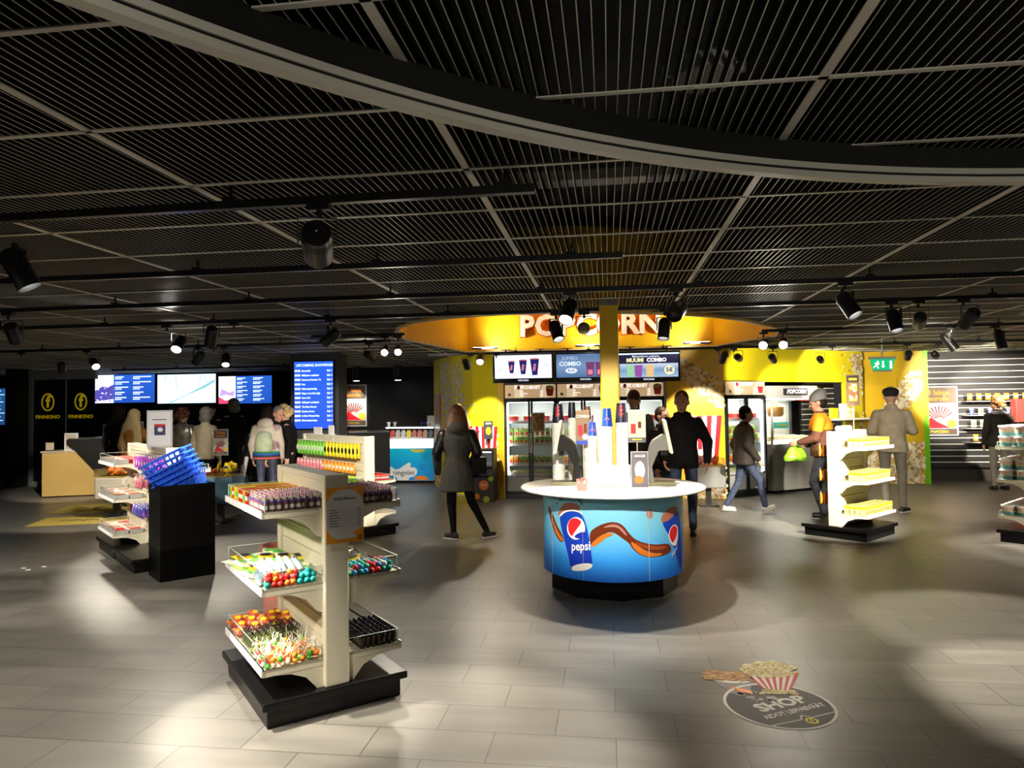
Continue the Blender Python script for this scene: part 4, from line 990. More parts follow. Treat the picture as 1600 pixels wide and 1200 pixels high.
def pole_sign(x, y, zb, zt, w_, m_, lab, zbase=ZT):
    t = thing('counter_sign', lab, 'sign', (x, y, zbase)); zb -= zbase; zt -= zbase
    b = MB(); b.box(-w_ / 2, w_ / 2, -.006, .004, zb, zt); b.build('panel', m_, t, bevel=.003)
    b = MB(); b.cap((0, 0, 0), (0, 0, zb), .005, n=8, flat=True); b.lathe([(.05, 0), (.05, .006), (.0001, .008)], 16); b.build('pole', steel, t)
    return t, (zb + zt) / 2
s_, zc = pole_sign(-.235, 6.5, 1.27, 1.586, .125, mat('board_brown', (.22, .14, .08), .5), 'brown combo menu card on a pole left of the blue-topped cups')
text('COMBO', .036, globew, s_, (0, -.0068, zc + .10), FACE(0), .0004, .0005); flat(rect(-.045, .0, -.08, .02), mat('print_red'), s_, 'carton_picture', (0, -.0068, zc), FACE(0)); flat(rect(.01, .035, -.05, .03), mat('cola_brown'), s_, 'cup_picture', (0, -.0068, zc), FACE(0))
flat(circ(.02, -.09, .026, n=20), globew, s_, 'price_disc', (0, -.0075, zc), FACE(0)); text('8,90', .018, blk, s_, (.02, -.009, zc - .09), FACE(0), .0003); flat(rect(-.062, .062, -.158, -.125), mat('deep_blue'), s_, 'foot_band', (0, -.0068, zc), FACE(0))
s_, zc = pole_sign(.258, 6.5, 1.286, 1.583, .16, mat('board_cream', (.80, .72, .52), .5), 'pale menu card on a pole right of the tall cups')
flat(rect(-.055, -.01, -.07, .02), rd2, s_, 'carton_picture', (0, -.0068, zc), FACE(0)); flat(rect(.01, .04, -.02, .04), mat('cola_brown'), s_, 'cup_picture', (0, -.0068, zc), FACE(0)); flat(rect(-.08, .08, -.145, -.105), mat('print_slate', (.08, .09, .14), .5), s_, 'foot_band', (0, -.0068, zc), FACE(0)); flat(rect(-.045, .045, -.13, -.118), ylw, s_, 'foot_text', (0, -.0078, zc), FACE(0))
t = thing('promo_stand', 'tilted dark promotional card with a pale figure of ice at the right of the counter', 'sign', (.27, 6.33, ZT), .0)
b = MB(); M = Matrix.Rotation(RAD(-8), 3, 'X'); b.cb((0, 0, .155), (.145, .006, .31), M); b.build('card', mat('card_dark', (.06, .055, .075), .4), t)
b = MB(); b.cb((0, .006, .155), (.155, .004, .32), M); b.build('card_frame', mat('frame_silver'), t)
flat(circ(0, .0, .045, .08, 14), mat('ice_white', (.75, .72, .66), .5), t, 'ice_picture', (0, -.006, .15), (pi / 2 - RAD(8), 0, 0)); flat(circ(-.01, -.09, .04, .035, 12), mat('cola_amber'), t, 'drink_picture', (0, -.0065, .155), (pi / 2 - RAD(8), 0, 0)); text('AMAZE', .03, globew, t, (0, -.022, .275), (pi / 2 - RAD(8), 0, 0), .0004, .0008)
t = thing('straw_cup', 'small holder of red striped straws at the front of the counter', 'straws', (-.235, 6.06, ZT))
b = MB(); b.box(-.045, .045, -.03, .03, 0, .06); b.build('holder', mat('holder_pink', (.75, .25, .22), .3), t)
b = MB()
for i in range(60):
    x, y = random.uniform(-.038, .038), random.uniform(-.024, .024); b.mi(random.randint(0, 1)).cap((x, y, .02), (x + random.uniform(-.01, .01), y, random.uniform(.085, .105)), .003, n=5, flat=True)
tag(b.build('straws', [red, white], t), None, None)
b = MB(); b.box(-.09, .09, -.05, .05, .012, .016); b.box(-.085, -.075, -.04, .04, 0, .013); b.box(.075, .085, -.04, .04, 0, .013); tag(b.build('drip_grille', steel, loc=(.56, 6.62, ZT)), 'flat metal grille on the right edge of the round counter', 'tray')

# ================================================================== FRIDGES
pop = spotted('popcorn_flakes', [(.80, .70, .42), (.85, .80, .62), (.72, .55, .20), (.82, .76, .55)], 55)
n, l, b_ = nodes(pop)
popw = MATS['popcorn_flakes']
box_green = mat('carton_green', (.30, .60, .10), .45); box_red = mat('carton_red', (.6, .06, .05), .45); box_or = mat('carton_orange', (.8, .35, .05), .45)
def popbox(m, nm, w_=.075, h=.13):
    t = thing('popcorn_carton', 'x', 'popcorn carton')
    b = MB(); q = .8; a, c = w_ / 2 * q, w_ / 2
    b.rings([[(-a, -a, 0), (a, -a, 0), (a, a, 0), (-a, a, 0)], [(-c, -c, h), (c, -c, h), (c, c, h), (-c, c, h)]], 4); b.mi(1).cb((0, -w_ * .46, h * .42), (w_ * .5, .004, h * .4)); b.build('carton', [m, rd2], t)
    b = MB()
    for i in range(14): b.ell((random.uniform(-c, c) * .8, random.uniform(-c, c) * .8, h + random.uniform(0, .02)), .014, 6, 4)
    b.build('popcorn', popw, t)
    return Kind(t)
pgreen = popbox(box_green, ''); porange = popbox(box_or, ''); pred = popbox(box_red, '', .09, .10)
sunb = mat('sunburst', (.66, .48, .27), .5)
def sunburst():
    m = MATS['sunburst']; n, l, b = nodes(m)
    tc = n.new('ShaderNodeTexCoord'); s = n.new('ShaderNodeSeparateXYZ'); l.new(tc.outputs['Object'], s.inputs[0])
    at = n.new('ShaderNodeMath'); at.operation = 'ARCTAN2'; ad = n.new('ShaderNodeMath'); ad.operation = 'ADD'; ad.inputs[1].default_value = .04
    ax = n.new('ShaderNodeMath'); ax.operation = 'ADD'; ax.inputs[1].default_value = .32
    l.new(s.outputs[2], ad.inputs[0]); l.new(s.outputs[0], ax.inputs[0]); l.new(ad.outputs[0], at.inputs[0]); l.new(ax.outputs[0], at.inputs[1])
    mu = n.new('ShaderNodeMath'); mu.operation = 'MULTIPLY'; mu.inputs[1].default_value = 26; si = n.new('ShaderNodeMath'); si.operation = 'SINE'
    l.new(at.outputs[0], mu.inputs[0]); l.new(mu.outputs[0], si.inputs[0])
    r = n.new('ShaderNodeValToRGB'); r.color_ramp.elements[0].position = .45; r.color_ramp.elements[1].position = .55
    r.color_ramp.elements[0].color = (.58, .40, .22, 1); r.color_ramp.elements[1].color = (.78, .62, .42, 1)
    l.new(si.outputs[0], r.inputs[0]); l.new(r.outputs[0], b.inputs['Base Color']); l.new(r.outputs[0], b.inputs['Emission Color']); b.inputs['Emission Strength'].default_value = .35
sunburst()
letw = mat('letter_lit_white', (.9, .88, .85), .5, emit=(1, .97, .92), es=.5)
def fridge(x, y, rz, w_, label, tube_side=-1, blown=False, hd_=2.02, en=6):
    t = thing('drinks_fridge', label, 'fridge', (x, y, 0), rz, 'popcorn fridges')
    D = .62; h = w_ / 2
    b = MB(); b.box(-h, h, 0, D, 0, .08); b.box(-h, -h + .03, 0, D, .08, 1.74); b.box(h - .03, h, 0, D, .08, 1.74); b.box(-h, h, D - .03, D, .08, 1.74); b.box(-h, h, 0, D, 1.72, hd_); b.build('cabinet', blackm, t)
    b = MB(); b.box(-h + .03, h - .03, D - .05, D - .03, .1, 1.7); b.box(-h + .03, -h + .034, .05, D - .03, .1, 1.7); b.box(h - .034, h - .03, .05, D - .03, .1, 1.7); b.build('liner', mat('liner_grey', (.42, .44, .46), .5), t)
    b = MB(); b.box(-h + .012, h - .012, -.02, 0, 1.77, hd_ - .015); o = b.build('header_panel', sunb, t, bevel=.01)
    text('POPCORNIT', .082, letw, t, (-.05, -.022, 1.955), FACE(0), .001, .003)
    flat(circ(-.205, 1.955, .030, .036, 16), rd2, t, 'ball_picture', (0, -.0235, 0), FACE(0))
    for k, (s_, zz) in enumerate((('Isot', 1.89), ('Keskikoko', 1.85), ('Pienet', 1.81))): text(s_, .032, letw, t, (-.18, -.022, zz), FACE(0), .0005, .001, 'LEFT'); text('3,50', .032, letw, t, (.20, -.022, zz), FACE(0), .0005, .001)
    flat([(.30, 1.80), (.40, 1.80), (.42, 1.92), (.28, 1.92)], rd2, t, 'carton_picture', (0, -.022, 0), FACE(0)); flat([(.27, 1.92), (.29, 1.98), (.36, 1.99), (.41, 1.97), (.43, 1.92)], mat('popcorn_pale', (.8, .65, .3), .5), t, 'popcorn_picture', (0, -.022, 0), FACE(0))
    flat(circ(-.37, 1.83, .026, n=20), blk, t, 'round_emblem', (0, -.022, 0), FACE(0)); text('f', .045, ylw, t, (-.37, -.0235, 1.83), FACE(0), .0005, .001)
    for s_ in (-1, 1):
        cx = s_ * h / 2; f = MB(); a = h / 2 - .006
        f.box(cx - a, cx - a + .035, -.03, 0, .1, 1.74); f.box(cx + a - .035, cx + a, -.03, 0, .1, 1.74); f.box(cx - a, cx + a, -.03, 0, 1.70, 1.74); f.box(cx - a, cx + a, -.03, 0, .1, .13)
        d = f.build('door', blackm, t)
        g = MB(); g.box(cx - a + .035, cx + a - .035, -.02, -.014, .38, 1.70); g.build('door_glass', glassm, d)
        g = MB(); g.box(cx - a + .035, cx + a - .035, -.022, -.004, .13, .38); g.build('kick_panel', mat('kick_grey', (.36, .36, .36), .45), d)
        g = MB(); g.box(cx - s_ * a + s_ * .012 - .008, cx - s_ * a + s_ * .012 + .008, -.05, -.03, .8, 1.15); g.build('door_handle', steel, d)
    for zz in (1.33, .93, .58, .40):
        s = MB()
        s.box(-h + .035, h - .035, .05, .06, zz - .012, zz + .03)
        for k in range(24): xx = -h + .05 + k * (w_ - .1) / 23; s.box(xx - .002, xx + .002, .045, D - .06, zz - .008, zz - .003); s.box(xx - .002, xx + .002, .044, .048, zz - .01, zz + .05)
        s.box(-h + .035, h - .035, .044, .048, zz + .046, zz + .052)
        s.build('wire_shelf', mat('wire_white', (.75, .75, .75), .4), t)
    T_ = MB(); xx = tube_side * (h - .05); T_.box(xx - .012, xx + .012, .02, .05, .42, 1.68); T_.build('light_tube', emi('cold_tube', (.85, .93, 1), 5), t)
    T_ = MB(); T_.box(-h + .06, h - .06, .06, .09, 1.685, 1.70); T_.build('light_tube', emi('cold_tube2', (.9, .95, .85), 1.5), t)
    a = area((0, 0, 0), (0, 0, 0), w_ - .15, .1, en, (.9, .97, .85)); a.parent = t; a.location = (0, .06, 1.67); a.rotation_euler = (RAD(25), 0, 0)
    return t
fx = [-1.36, -.43, .50]
fn = ('left', 'middle', 'right')
fr_ = []
for i, x in enumerate(fx):
    fr_.append(fridge(x, 12.28, 0, .925, '%s one of the three black popcorn fridges under the menu screens' % fn[i], -1))
def fill(x, y, rz, w_, where, rows=3):
    c, s = cos(rz), sin(rz)
    def W(a, b_, z): return (x + c * a - s * b_, y + s * a + c * b_, z)
    for zi, zz in enumerate((1.342, .942, .592)):
        for r_ in range(2):
            for k in range(9):
                a = -w_ / 2 + .09 + k * (w_ - .18) / 8; K = (pred, pgreen, pgreen)[zi]; nm = ('red', 'green', 'green')[zi]
                if zi == 2 and k < 2: K = porange; nm = 'orange'
                if zi == 0 and k % 3 == 2: continue
                lay_ = ('top', 'second', 'third')[zi]
                K.put(W(a, .11 + r_ * .11, zz), rz + random.uniform(-.1, .1), '%s popcorn carton on the %s shelf of the %s' % (nm, lay_, where), '%s cartons, %s shelf, %s' % (nm, lay_, where))
                if zi == 1 and r_ == 1: K.put(W(a, .11 + r_ * .11, zz + .14), rz, '%s popcorn carton on the %s shelf of the %s' % (nm, lay_, where), '%s cartons, %s shelf, %s' % (nm, lay_, where))
    b = MB(); rnd = random.Random(3)
    for k in range(420): b.ell((rnd.uniform(-w_ / 2 + .06, w_ / 2 - .06), rnd.uniform(.07, .4), .41 + rnd.uniform(0, .06)), .017, 6, 4)
    tag(b.build('loose_popcorn', mat('popcorn_lime', (.62, .66, .34), .6), loc=(x, y, 0), rz=rz), 'loose popcorn bags filling the bottom of the ' + where, 'popcorn', kind='stuff')
for i, x in enumerate(fx): fill(x, 12.28, 0, .925, fn[i] + ' fridge under the menu screens')
p = dg(.50, -.0); fridge(p[0], p[1], DA, .95, 'fridge standing alone beside the steel popcorn machine', 1, en=14)
fill(p[0], p[1], DA, .95, 'fridge beside the popcorn machine')
# small poster on the left fridge door
t = thing('door_poster', 'small framed poster on the second door of the left fridge', 'poster', (-1.22, 12.235, 1.17))
b = MB(); b.box(-.115, .115, 0, .012, 0, .34); b.build('frame', mat('frame_silver'), t); b = MB(); b.box(-.095, .095, -.002, .001, .02, .32); b.build('sheet', spotted('poster_brown', [(.30, .18, .08), (.45, .30, .12), (.25, .12, .05)], 20, .5), t)
# menu screens
scrn = mat('screen_frame', (.008, .008, .01), .25)
def screen(x0, x1, y, z0, z1, label, m, name='menu_screen', rz=0, tilt=0, fr=.035, foot=.075, cat='screen', grp=None):
    t = thing(name, label, cat, ((x0 + x1) / 2, y, z0), rz, grp); w_ = (x1 - x0); h = z1 - z0
    if name != 'showtimes_screen':
        b = MB()
        for s_ in (-.3, .3):
            if name == 'menu_screen': b.box(s_ - .015, s_ + .015, .02, .05, h * .5, 2.60 - z0); b.box(s_ - .08, s_ + .08, -.02, .12, 2.592 - z0, 2.605 - z0)
            else: b.box(s_ - .03, s_ + .03, .05, .72, h * .5, h * .5 + .06)
        b.build('mount', blackm, t)
    b = MB(); b.box(-w_ / 2, w_ / 2, -.0, .06, 0, h); b.build('frame', scrn, t)
    b = MB(); b.box(-w_ / 2 + fr, w_ / 2 - fr, -.003, .001, foot, h - fr); b.build('display', m, t)
    t.rotation_euler = (tilt, 0, rz)
    return t, w_, h
lit = lambda n_, c, s=1: emi(n_, c, s)
sc1, w_, h = screen(-1.96, -.905, 11.9, 2.03, 2.54, 'menu screen showing three dark cups on white', lit('scr_white', (.85, .86, 1), .6), grp='menu screens', tilt=.08)
for k, (x, s_) in enumerate(((-.20, .8), (0, .95), (.2, 1.1))):
    flat([(x - .04 * s_, -.13 * s_ + .02), (x + .04 * s_, -.13 * s_ + .02), (x + .07 * s_, .12 * s_ + .02), (x - .07 * s_, .12 * s_ + .02)], lit('scr_navy', (.02, .02, .16), .5), sc1, 'cup_picture', (0, -.004, .25), FACE(0))
    flat(circ(x, .12 * s_ + .02, .07 * s_, .012, 16), lit('scr_red', (.5, .08, .08), .5), sc1, 'cup_picture', (0, -.0048, .25), FACE(0)); text('PEPSI', .05 * s_, lit('scr_pink', (.9, .25, .35), .5), sc1, (x, -.0055, .26), (pi / 2, -pi / 2 + .15, 0), .0003, .003)
text('2,95', .045, lit('scr_lilac', (.6, .6, .75), .5), sc1, (-.41, -.005, .22), FACE(0), .0003); text('3,95', .045, lit('scr_lilac', (.6, .6, .75), .5), sc1, (.40, -.005, .30), FACE(0), .0003)
sc2, w_, h = screen(-.895, .16, 11.9, 2.03, 2.535, 'blue menu screen reading jumbo combo left of the column', gradz('scr_sky', [(0, (.06, .14, .30)), (.5, (.15, .26, .45)), (1, (.05, .10, .24))], 2, .05, .5, .4, emit=.55), grp='menu screens', tilt=.08)
text('JUMBO', .085, lit('scr_mist', (.45, .58, .75), .6), sc2, (-.26, -.004, .40), FACE(0), .0003); text('COMBO', .10, lit('scr_mist2', (.7, .8, .95), .7), sc2, (-.26, -.004, .305), FACE(0), .0003, .002)
flat(circ(-.24, .19, .10, .045, 24), lit('scr_mist2', (.7, .8, .95), .5), sc2, 'price_disc', (0, -.004, 0), FACE(0)); text('8,50', .07, lit('scr_navy', (.02, .02, .16), .5), sc2, (-.24, -.0055, .19), FACE(0), .0003, .001)
for x in (.08, .24, .40): flat([(x - .055, .09), (x + .055, .09), (x + .075, .33), (x - .075, .33)], lit('scr_plum', (.20, .06, .18), .5), sc2, 'carton_picture', (0, -.004, 0), FACE(0)); flat(rect(x - .04, x + .04, .12, .2), lit('scr_pink', (.9, .25, .35), .5), sc2, 'carton_label', (0, -.0055, 0), FACE(0))
sc3, w_, h = screen(.17, 1.205, 11.9, 2.01, 2.525, 'menu screen with a dark title band and yellow price disc right of the column', gradz('scr_ice', [(0, (.35, .48, .65)), (.3, (.15, .28, .50)), (.52, (.45, .55, .70)), (.56, (.01, .01, .04)), (1, (.01, .01, .04))], 2, .07, .5, .4, emit=.55), grp='menu screens', tilt=.08)
flat(rect(-.5, .5, .455, .48), lit('scr_mist2', (.7, .8, .95), .5), sc3, 'top_band', (0, -.004, 0), FACE(0)); text('Makeaelaimien seikkailut', .045, lit('scr_mist2', (.7, .8, .95), .5), sc3, (-.05, -.004, .425), FACE(0), .0003, .0005)
text('MUUMI', .088, lit('scr_cream', (.95, .88, .5), .6), sc3, (-.225, -.004, .36), FACE(0), .0003, .004); text('COMBO', .088, lit('scr_white2', (1, 1, 1), .7), sc3, (.13, -.004, .36), FACE(0), .0003, .004)
for x, c_ in ((-.30, (.35, .7, .4)), (-.17, (.35, .1, .4)), (.02, (.9, .6, .25))): flat([(x - .05, .08), (x + .05, .08), (x + .07, .28), (x - .07, .28)], lit('scr_c%d' % int(x * 100), c_, .5), sc3, 'carton_picture', (0, -.004, 0), FACE(0))
flat(circ(.34, .19, .085, .075, 24), lit('scr_cream', (.95, .88, .5), .6), sc3, 'price_disc', (0, -.004, 0), FACE(0)); text('5€', .10, lit('scr_navy', (.02, .02, .16), .5), sc3, (.34, -.0055, .19), FACE(0), .0003, .003)
for s_ in (sc1, sc2, sc3): text('POPCORN', .038, lit('scr_mist2', (.7, .8, .95), 1), s_, (0, -.004, .038), FACE(0), .0003, .001)
# popcorn machine
p = dg(1.72, .02); pm = thing('popcorn_machine', 'tall steel popcorn machine with a glass case and dark header', 'popcorn machine', (p[0], p[1], 0), DA)
b = MB(); b.box(-.60, .60, 0, .7, .05, .88); b.build('base_cabinet', steel, pm, bevel=.004); b = MB(); b.box(-.56, .56, .03, .66, 0, .05); b.build('toe_kick', black, pm)
b = MB(); b.box(-.60, .60, 0, .7, 1.70, 1.93); b.box(-.60, -.57, 0, .03, .88, 1.7); b.box(.57, .60, 0, .03, .88, 1.7); b.box(-.6, .6, .67, .7, .88, 1.7); b.build('case_frame', steel, pm)
b = MB(); b.box(-.57, .57, .008, .014, .93, 1.69); b.box(.58, .588, .03, .67, .93, 1.69); b.build('case_glass', glassm, pm)
b = MB(); b.box(-.30, .32, -.012, .0, 1.76, 1.88); o = b.build('sign_plate', mat('plate_black', (.03, .025, .03), .4), pm); text('POPCORN', .105, letw, pm, (.03, -.013, 1.82), FACE(0), .001, .004, shear=.25)
b = MB(); b.box(-.58, .58, -.006, .004, .885, .96); b.build('lit_sill', emi('sill_lit', (1, .97, .8), 1.6), pm); b = MB(); b.box(0, .58, -.004, .006, 1.655, 1.675); b.build('red_trim', red, pm)
b = MB(); b.box(-.56, .56, .1, .6, 1.675, 1.70); b.build('light_tube', emi('cold_tube2', (.9, .95, .85), 1.5), pm)
b = MB(); b.lathe([(.0001, 1.36), (.12, 1.37), (.15, 1.42), (.15, 1.55), (.10, 1.56), (.10, 1.58), (.0001, 1.60)], 20, (-.18, .3, 0)); b.cap((-.18, .3, 1.58), (-.18, .3, 1.68), .02, n=8); b.build('kettle', mat('kettle_copper', (.55, .28, .08), .3, .6), pm, auto=True)
b = MB(); rnd = random.Random(5)
for k in range(300): b.ell((rnd.uniform(-.54, .54), rnd.uniform(.05, .6), .94 + rnd.uniform(0, .06)), .02, 6, 4)
tag(b.build('loose_popcorn', popw, loc=(p[0], p[1], 0), rz=DA), 'heap of popped corn inside the glass case of the machine', 'popcorn', kind='stuff')
b = MB(); b.box(-.48, -.12, .06, .08, 1.16, 1.27); b.build('teal_plate', mat('plate_teal', (.05, .55, .50), .4), pm); text('POPCORN', .05, ylw, pm, (-.30, .052, 1.215), FACE(0), .001, .002)
a = area((0, 0, 0), (0, 0, 0), 1.0, .3, 16, (1, .97, .85)); a.parent = pm; a.location = (0, .3, 1.66)
# niche right of the machine: slats, shelf
b = MB(); z = 1.0
q = dg(2.82, -.35)
while z < 1.98: b.box(-.48, .42, 0, .02, z, z + .085); z += .1
sp_ = tag(b.build('slat_board', mat('slat_dark'), loc=(q[0], q[1], 0), rz=DA), 'dark slatted wall board right of the popcorn machine', 'slat board')
b = MB(); z = 1.085
while z < 1.98: b.box(-.48, .42, -.004, .006, z, z + .014); z += .1
b.build('slat_rail', mat('slat_aluminium'), sp_)
b = MB(); b.box(-.35, .75, -.25, .05, 0, .03); q = dg(2.95, -.0); tag(b.build('wall_shelf', white, loc=(q[0], q[1], 1.28), rz=DA), 'white shelf beside the popcorn machine holding bags and a card', 'shelf')
for k, (a_, m_, nm) in enumerate(((.28, paper, 'white'), (.0, ylw, 'yellow'), (.46, popw, 'popcorn printed'))):
    b = MB(); b.box(-.09, .09, -.04, .04, 0, .28 if k == 0 else .20); q = dg(2.95 - .3 + a_, .1); tag(b.build('paper_bag', m_, loc=(q[0], q[1], 1.31), rz=DA, bevel=.012), nm + ' paper bag standing on the white shelf by the popcorn machine', 'paper bag')
t = thing('counter_sign', 'narrow poster card on a pole above the white stand', 'sign', (3.55, 9.6, 1.0)); t.location = fB(.0, .2, 1.275)
b = MB(); b.box(-.075, .075, -.004, .004, .30, .69); b.build('panel', mat('board_brown'), t); b = MB(); b.cap((0, 0, 0), (0, 0, .3), .006, n=8, flat=True); b.build('pole', steel, t)
flat(rect(-.07, .07, .60, .68), blk, t, 'head_band', (0, -.006, 0), FACE(0)); flat(rect(-.05, .05, .36, .58), spotted('poster_mix', [(.75, .45, .2), (.8, .7, .6), (.5, .15, .05), (.9, .6, .1)], 30, .5), t, 'picture', (0, -.006, 0), FACE(0)); flat(rect(-.05, .05, .62, .65), ylw, t, 'head_text', (0, -.0072, 0), FACE(0))
for k in range(4): b = MB(); b.ell((0, 0, .03), (.045, .035, .035), 10, 6); tag(b.build('paper_bundle', paper, loc=fB(.0, -.22 + k * .09, 1.273), smooth=True), 'crumpled white paper bundle on top of the white stand', 'paper bundle', 'paper bundles')
# ================================================================== WALL PRINTS
pwall = spotted('popcorn_print', [(.62, .50, .24), (.74, .66, .46), (.50, .32, .10), (.80, .74, .58), (.66, .52, .22)], 26, .5)
def blobs(cells, s, seed, parent, name, m, loc, rot, z=0):
    """printed popcorn: many small irregular flakes in one flat print"""
    r = random.Random(seed); b = MB()
    for x, y in cells:
        n_ = 7; a0 = r.uniform(0, 6); rr = s * r.uniform(.6, 1.2)
        P = [(x + rr * (1 + r.uniform(-.3, .3)) * cos(a0 + 2 * pi * i / n_), y + rr * (1 + r.uniform(-.3, .3)) * sin(a0 + 2 * pi * i / n_)) for i in range(n_)]
        b.mi(r.randint(0, len(m) - 1)); zz = z + r.uniform(0, .0015); b.add([(p[0], p[1], zz) for p in P], [tuple(range(n_))])
    o = b.build(name, m, parent); o.location = loc; o.rotation_euler = rot; return o
pc_ = [mat('flake_1', (.74, .66, .44), .6), mat('flake_2', (.60, .42, .16), .6), mat('flake_3', (.82, .77, .62), .6), mat('flake_4', (.42, .24, .08), .6), mat('flake_5', (.78, .70, .50), .6)]
def scatter(n_, f, seed):
    r = random.Random(seed); out = []
    while len(out) < n_:
        x, y = r.random(), r.random()
        if r.random() < f(x, y): out.append((x, y))
    return out
def wprint(name, x0, x1, z0, z1, y, n_, f, seed, s=.03, rz=0, label=None):
    w_, h = x1 - x0, z1 - z0
    cells = [(x * w_, q * h) for x, q in scatter(n_, f, seed)]
    o = blobs(cells, s, seed, None, name, pc_, (x0, y, z0), FACE(rz)); o['kind'] = 'structure'; return o
# right of fridges: drift of popcorn on the yellow wall, striped bucket below
wprint('wall_print', 1.0, 1.97, 1.55, 2.5, 12.318, 330, lambda x, y: 1 if abs(y - (.95 - .75 * x)) < .17 + .1 * x else 0, 1)
wprint('wall_print', 1.3, 1.97, .02, .55, 12.318, 420, lambda x, y: 1, 2)
def bucket(x, y, z, w_, h, rz, name='wall_print'):
    b = MB(); n_ = 9
    for i in range(n_):
        a0, a1 = -1 + 2 * i / n_, -1 + 2 * (i + 1) / n_
        b.mi(i % 2).add([(a0 * w_ * .36, 0, 0), (a1 * w_ * .36, 0, 0), (a1 * w_ * .5, h, 0), (a0 * w_ * .5, h, 0)], [(0, 1, 2, 3)])
    b.mi(1).box(-w_ * .3, w_ * .3, h * .3, h * .42, .0005, .0015)
    o = b.build(name, [rd2, globew]); o.location = (x, y, z); o.rotation_euler = FACE(rz); o['kind'] = 'structure'; return o
bucket(1.55, 12.312, .42, .75, 1.0, 0)
# left curved wall: segments (-3.62,14.3) ... (-1.95,12.32)
segs = [((-3.62, 14.3), (-3.3, 13.6)), ((-3.3, 13.6), (-2.93, 13.05)), ((-2.93, 13.05), (-2.45, 12.55)), ((-2.45, 12.55), (-1.95, 12.32))]
def onseg(i, t, o=.006):
    (xa, ya), (xb, yb) = segs[i]; d = Vector((xb - xa, yb - ya)).normalized(); n_ = Vector((d.y, -d.x)); return (xa + (xb - xa) * t + n_.x * o, ya + (yb - ya) * t + n_.y * o), atan2(d.y, d.x), hypot(xb - xa, yb - ya)
for i, (z0, z1, nn, fn_) in enumerate(((0, .9, 260, lambda x, y: 1), (1.0, 2.5, 460, lambda x, y: 1 if abs(x - .5 - .3 * sin(y * 5)) < .5 else .1), (.6, 2.45, 420, lambda x, y: 1 if abs(x - .35 - .2 * sin(y * 6)) < .36 else .05), (0, 1.15, 520, lambda x, y: 1 if y < .75 + .2 * sin(x * 9) else .3))):
    p, a, L_ = onseg(i, 0); cells = [(x * L_, q * (z1 - z0)) for x, q in scatter(nn, fn_, 10 + i)]
    o = blobs(cells, .026, i, None, 'wall_print', pc_ if i in (0, 3) else [mat('flake_l1', (.62, .60, .62), .6), mat('flake_l2', (.72, .70, .70), .6), mat('flake_l3', (.50, .46, .42), .6)], (p[0], p[1], z0), FACE(a)); o['kind'] = 'structure'
p, a, _ = onseg(0, .6, .012); bucket(p[0], p[1], .85, .6, 1.05, a)
p, a, _ = onseg(3, .42, .012); bucket(p[0], p[1], .42, .62, .85, a)
# fascia and end wall prints
q = dg(3.0, .008); o = blobs([(x * .62, y * 2.5) for x, y in scatter(800, lambda x, y: 1 if x > .95 - 1.1 * abs(y - .7) - .2 * sin(y * 9) else .05, 31)], .026, 5, None, 'wall_print', pc_, (q[0], q[1], .05), FACE(DA)); o['kind'] = 'structure'
wprint('wall_print', 4.93, 6.08, .02, 2.2, 14.57, 1500, lambda x, y: 1 if (y < .36 and x > .0) or abs(y - .25 - .75 * x) < .16 else 0, 33, .032)
# exit sign
t = thing('exit_sign', 'green exit sign with a running figure and arrow before the ochre wall', 'exit sign', (4.23, 11.5, 2.08))
b = MB(); b.prism([(-.135, .03), (.135, .03), (.175, .20), (-.175, .20)], -.03, .03, 'y'); b.build('lit_panel', emi('exit_green', (.01, .42, .16), .7), t)
b = MB(); b.box(-.19, .19, -.045, .045, .20, .235); b.box(-.13, .13, -.03, .03, .005, .03); b.cap((0, 0, .23), (0, 0, .52), .012, n=8); b.build('housing', mat('housing_grey', (.35, .35, .33), .4), t)
wl = emi('exit_white', (.85, 1, .9), .8)
flat(rect(.095, .13, .05, .17), wl, t, 'door_symbol', (0, -.032, 0), FACE(0)); flat([(.0, .06), (.03, .09), (.012, .09), (.012, .17), (-.012, .17), (-.012, .09), (-.03, .09)], wl, t, 'arrow', (0, -.032, 0), FACE(0))
flat(circ(-.075, .16, .014), wl, t, 'runner', (0, -.032, 0), FACE(0)); flat([(-.12, .145), (-.06, .145), (-.05, .12), (-.085, .10), (-.06, .06), (-.075, .05), (-.10, .09), (-.14, .06), (-.15, .07), (-.105, .115), (-.125, .125)], wl, t, 'runner', (0, -.032, 0), FACE(0))

# ================================================================== BY THE YELLOW WALL
vm = thing('slush_machine', 'small black chilled drinks cabinet decorated with orange and green fruit slices', 'drinks cabinet', (-2.14, 11.75, 0), 0)
b = MB(); b.box(-.19, .19, 0, .4, .0, .42); b.box(-.19, -.165, 0, .4, .42, .86); b.box(.165, .19, 0, .4, .42, .86); b.box(-.19, .19, .38, .4, .42, .86); b.box(-.19, .19, 0, .4, .86, .90); b.build('cabinet', blackm, vm)
b = MB(); b.box(-.165, .165, .36, .38, .42, .86); b.box(-.165, .165, .02, .37, .60, .61); b.build('lit_interior', mat('liner_grey'), vm)
b = MB(); b.box(-.165, .165, .004, .008, .43, .86); b.build('door_glass', glassm, vm)
b = MB(); b.box(-.15, .15, .02, .04, .845, .86); b.build('light_tube', emi('cold_tube'), vm)
for x, z, r, m_ in ((.02, .29, .085, orng), (-.10, .10, .05, orng), (.06, .05, .055, lime_), (.14, .40, .045, lime_)): 
    b = MB(); b.lathe([(.0001, 0), (r, .001), (r, .004), (.0001, .005)], 24); o = b.build('fruit_slice', m_, vm, (x, -.001, z)); o.rotation_euler = FACE(0)
text('FUN', .05, white, vm, (.02, -.008, .29), FACE(0), .001, .002)
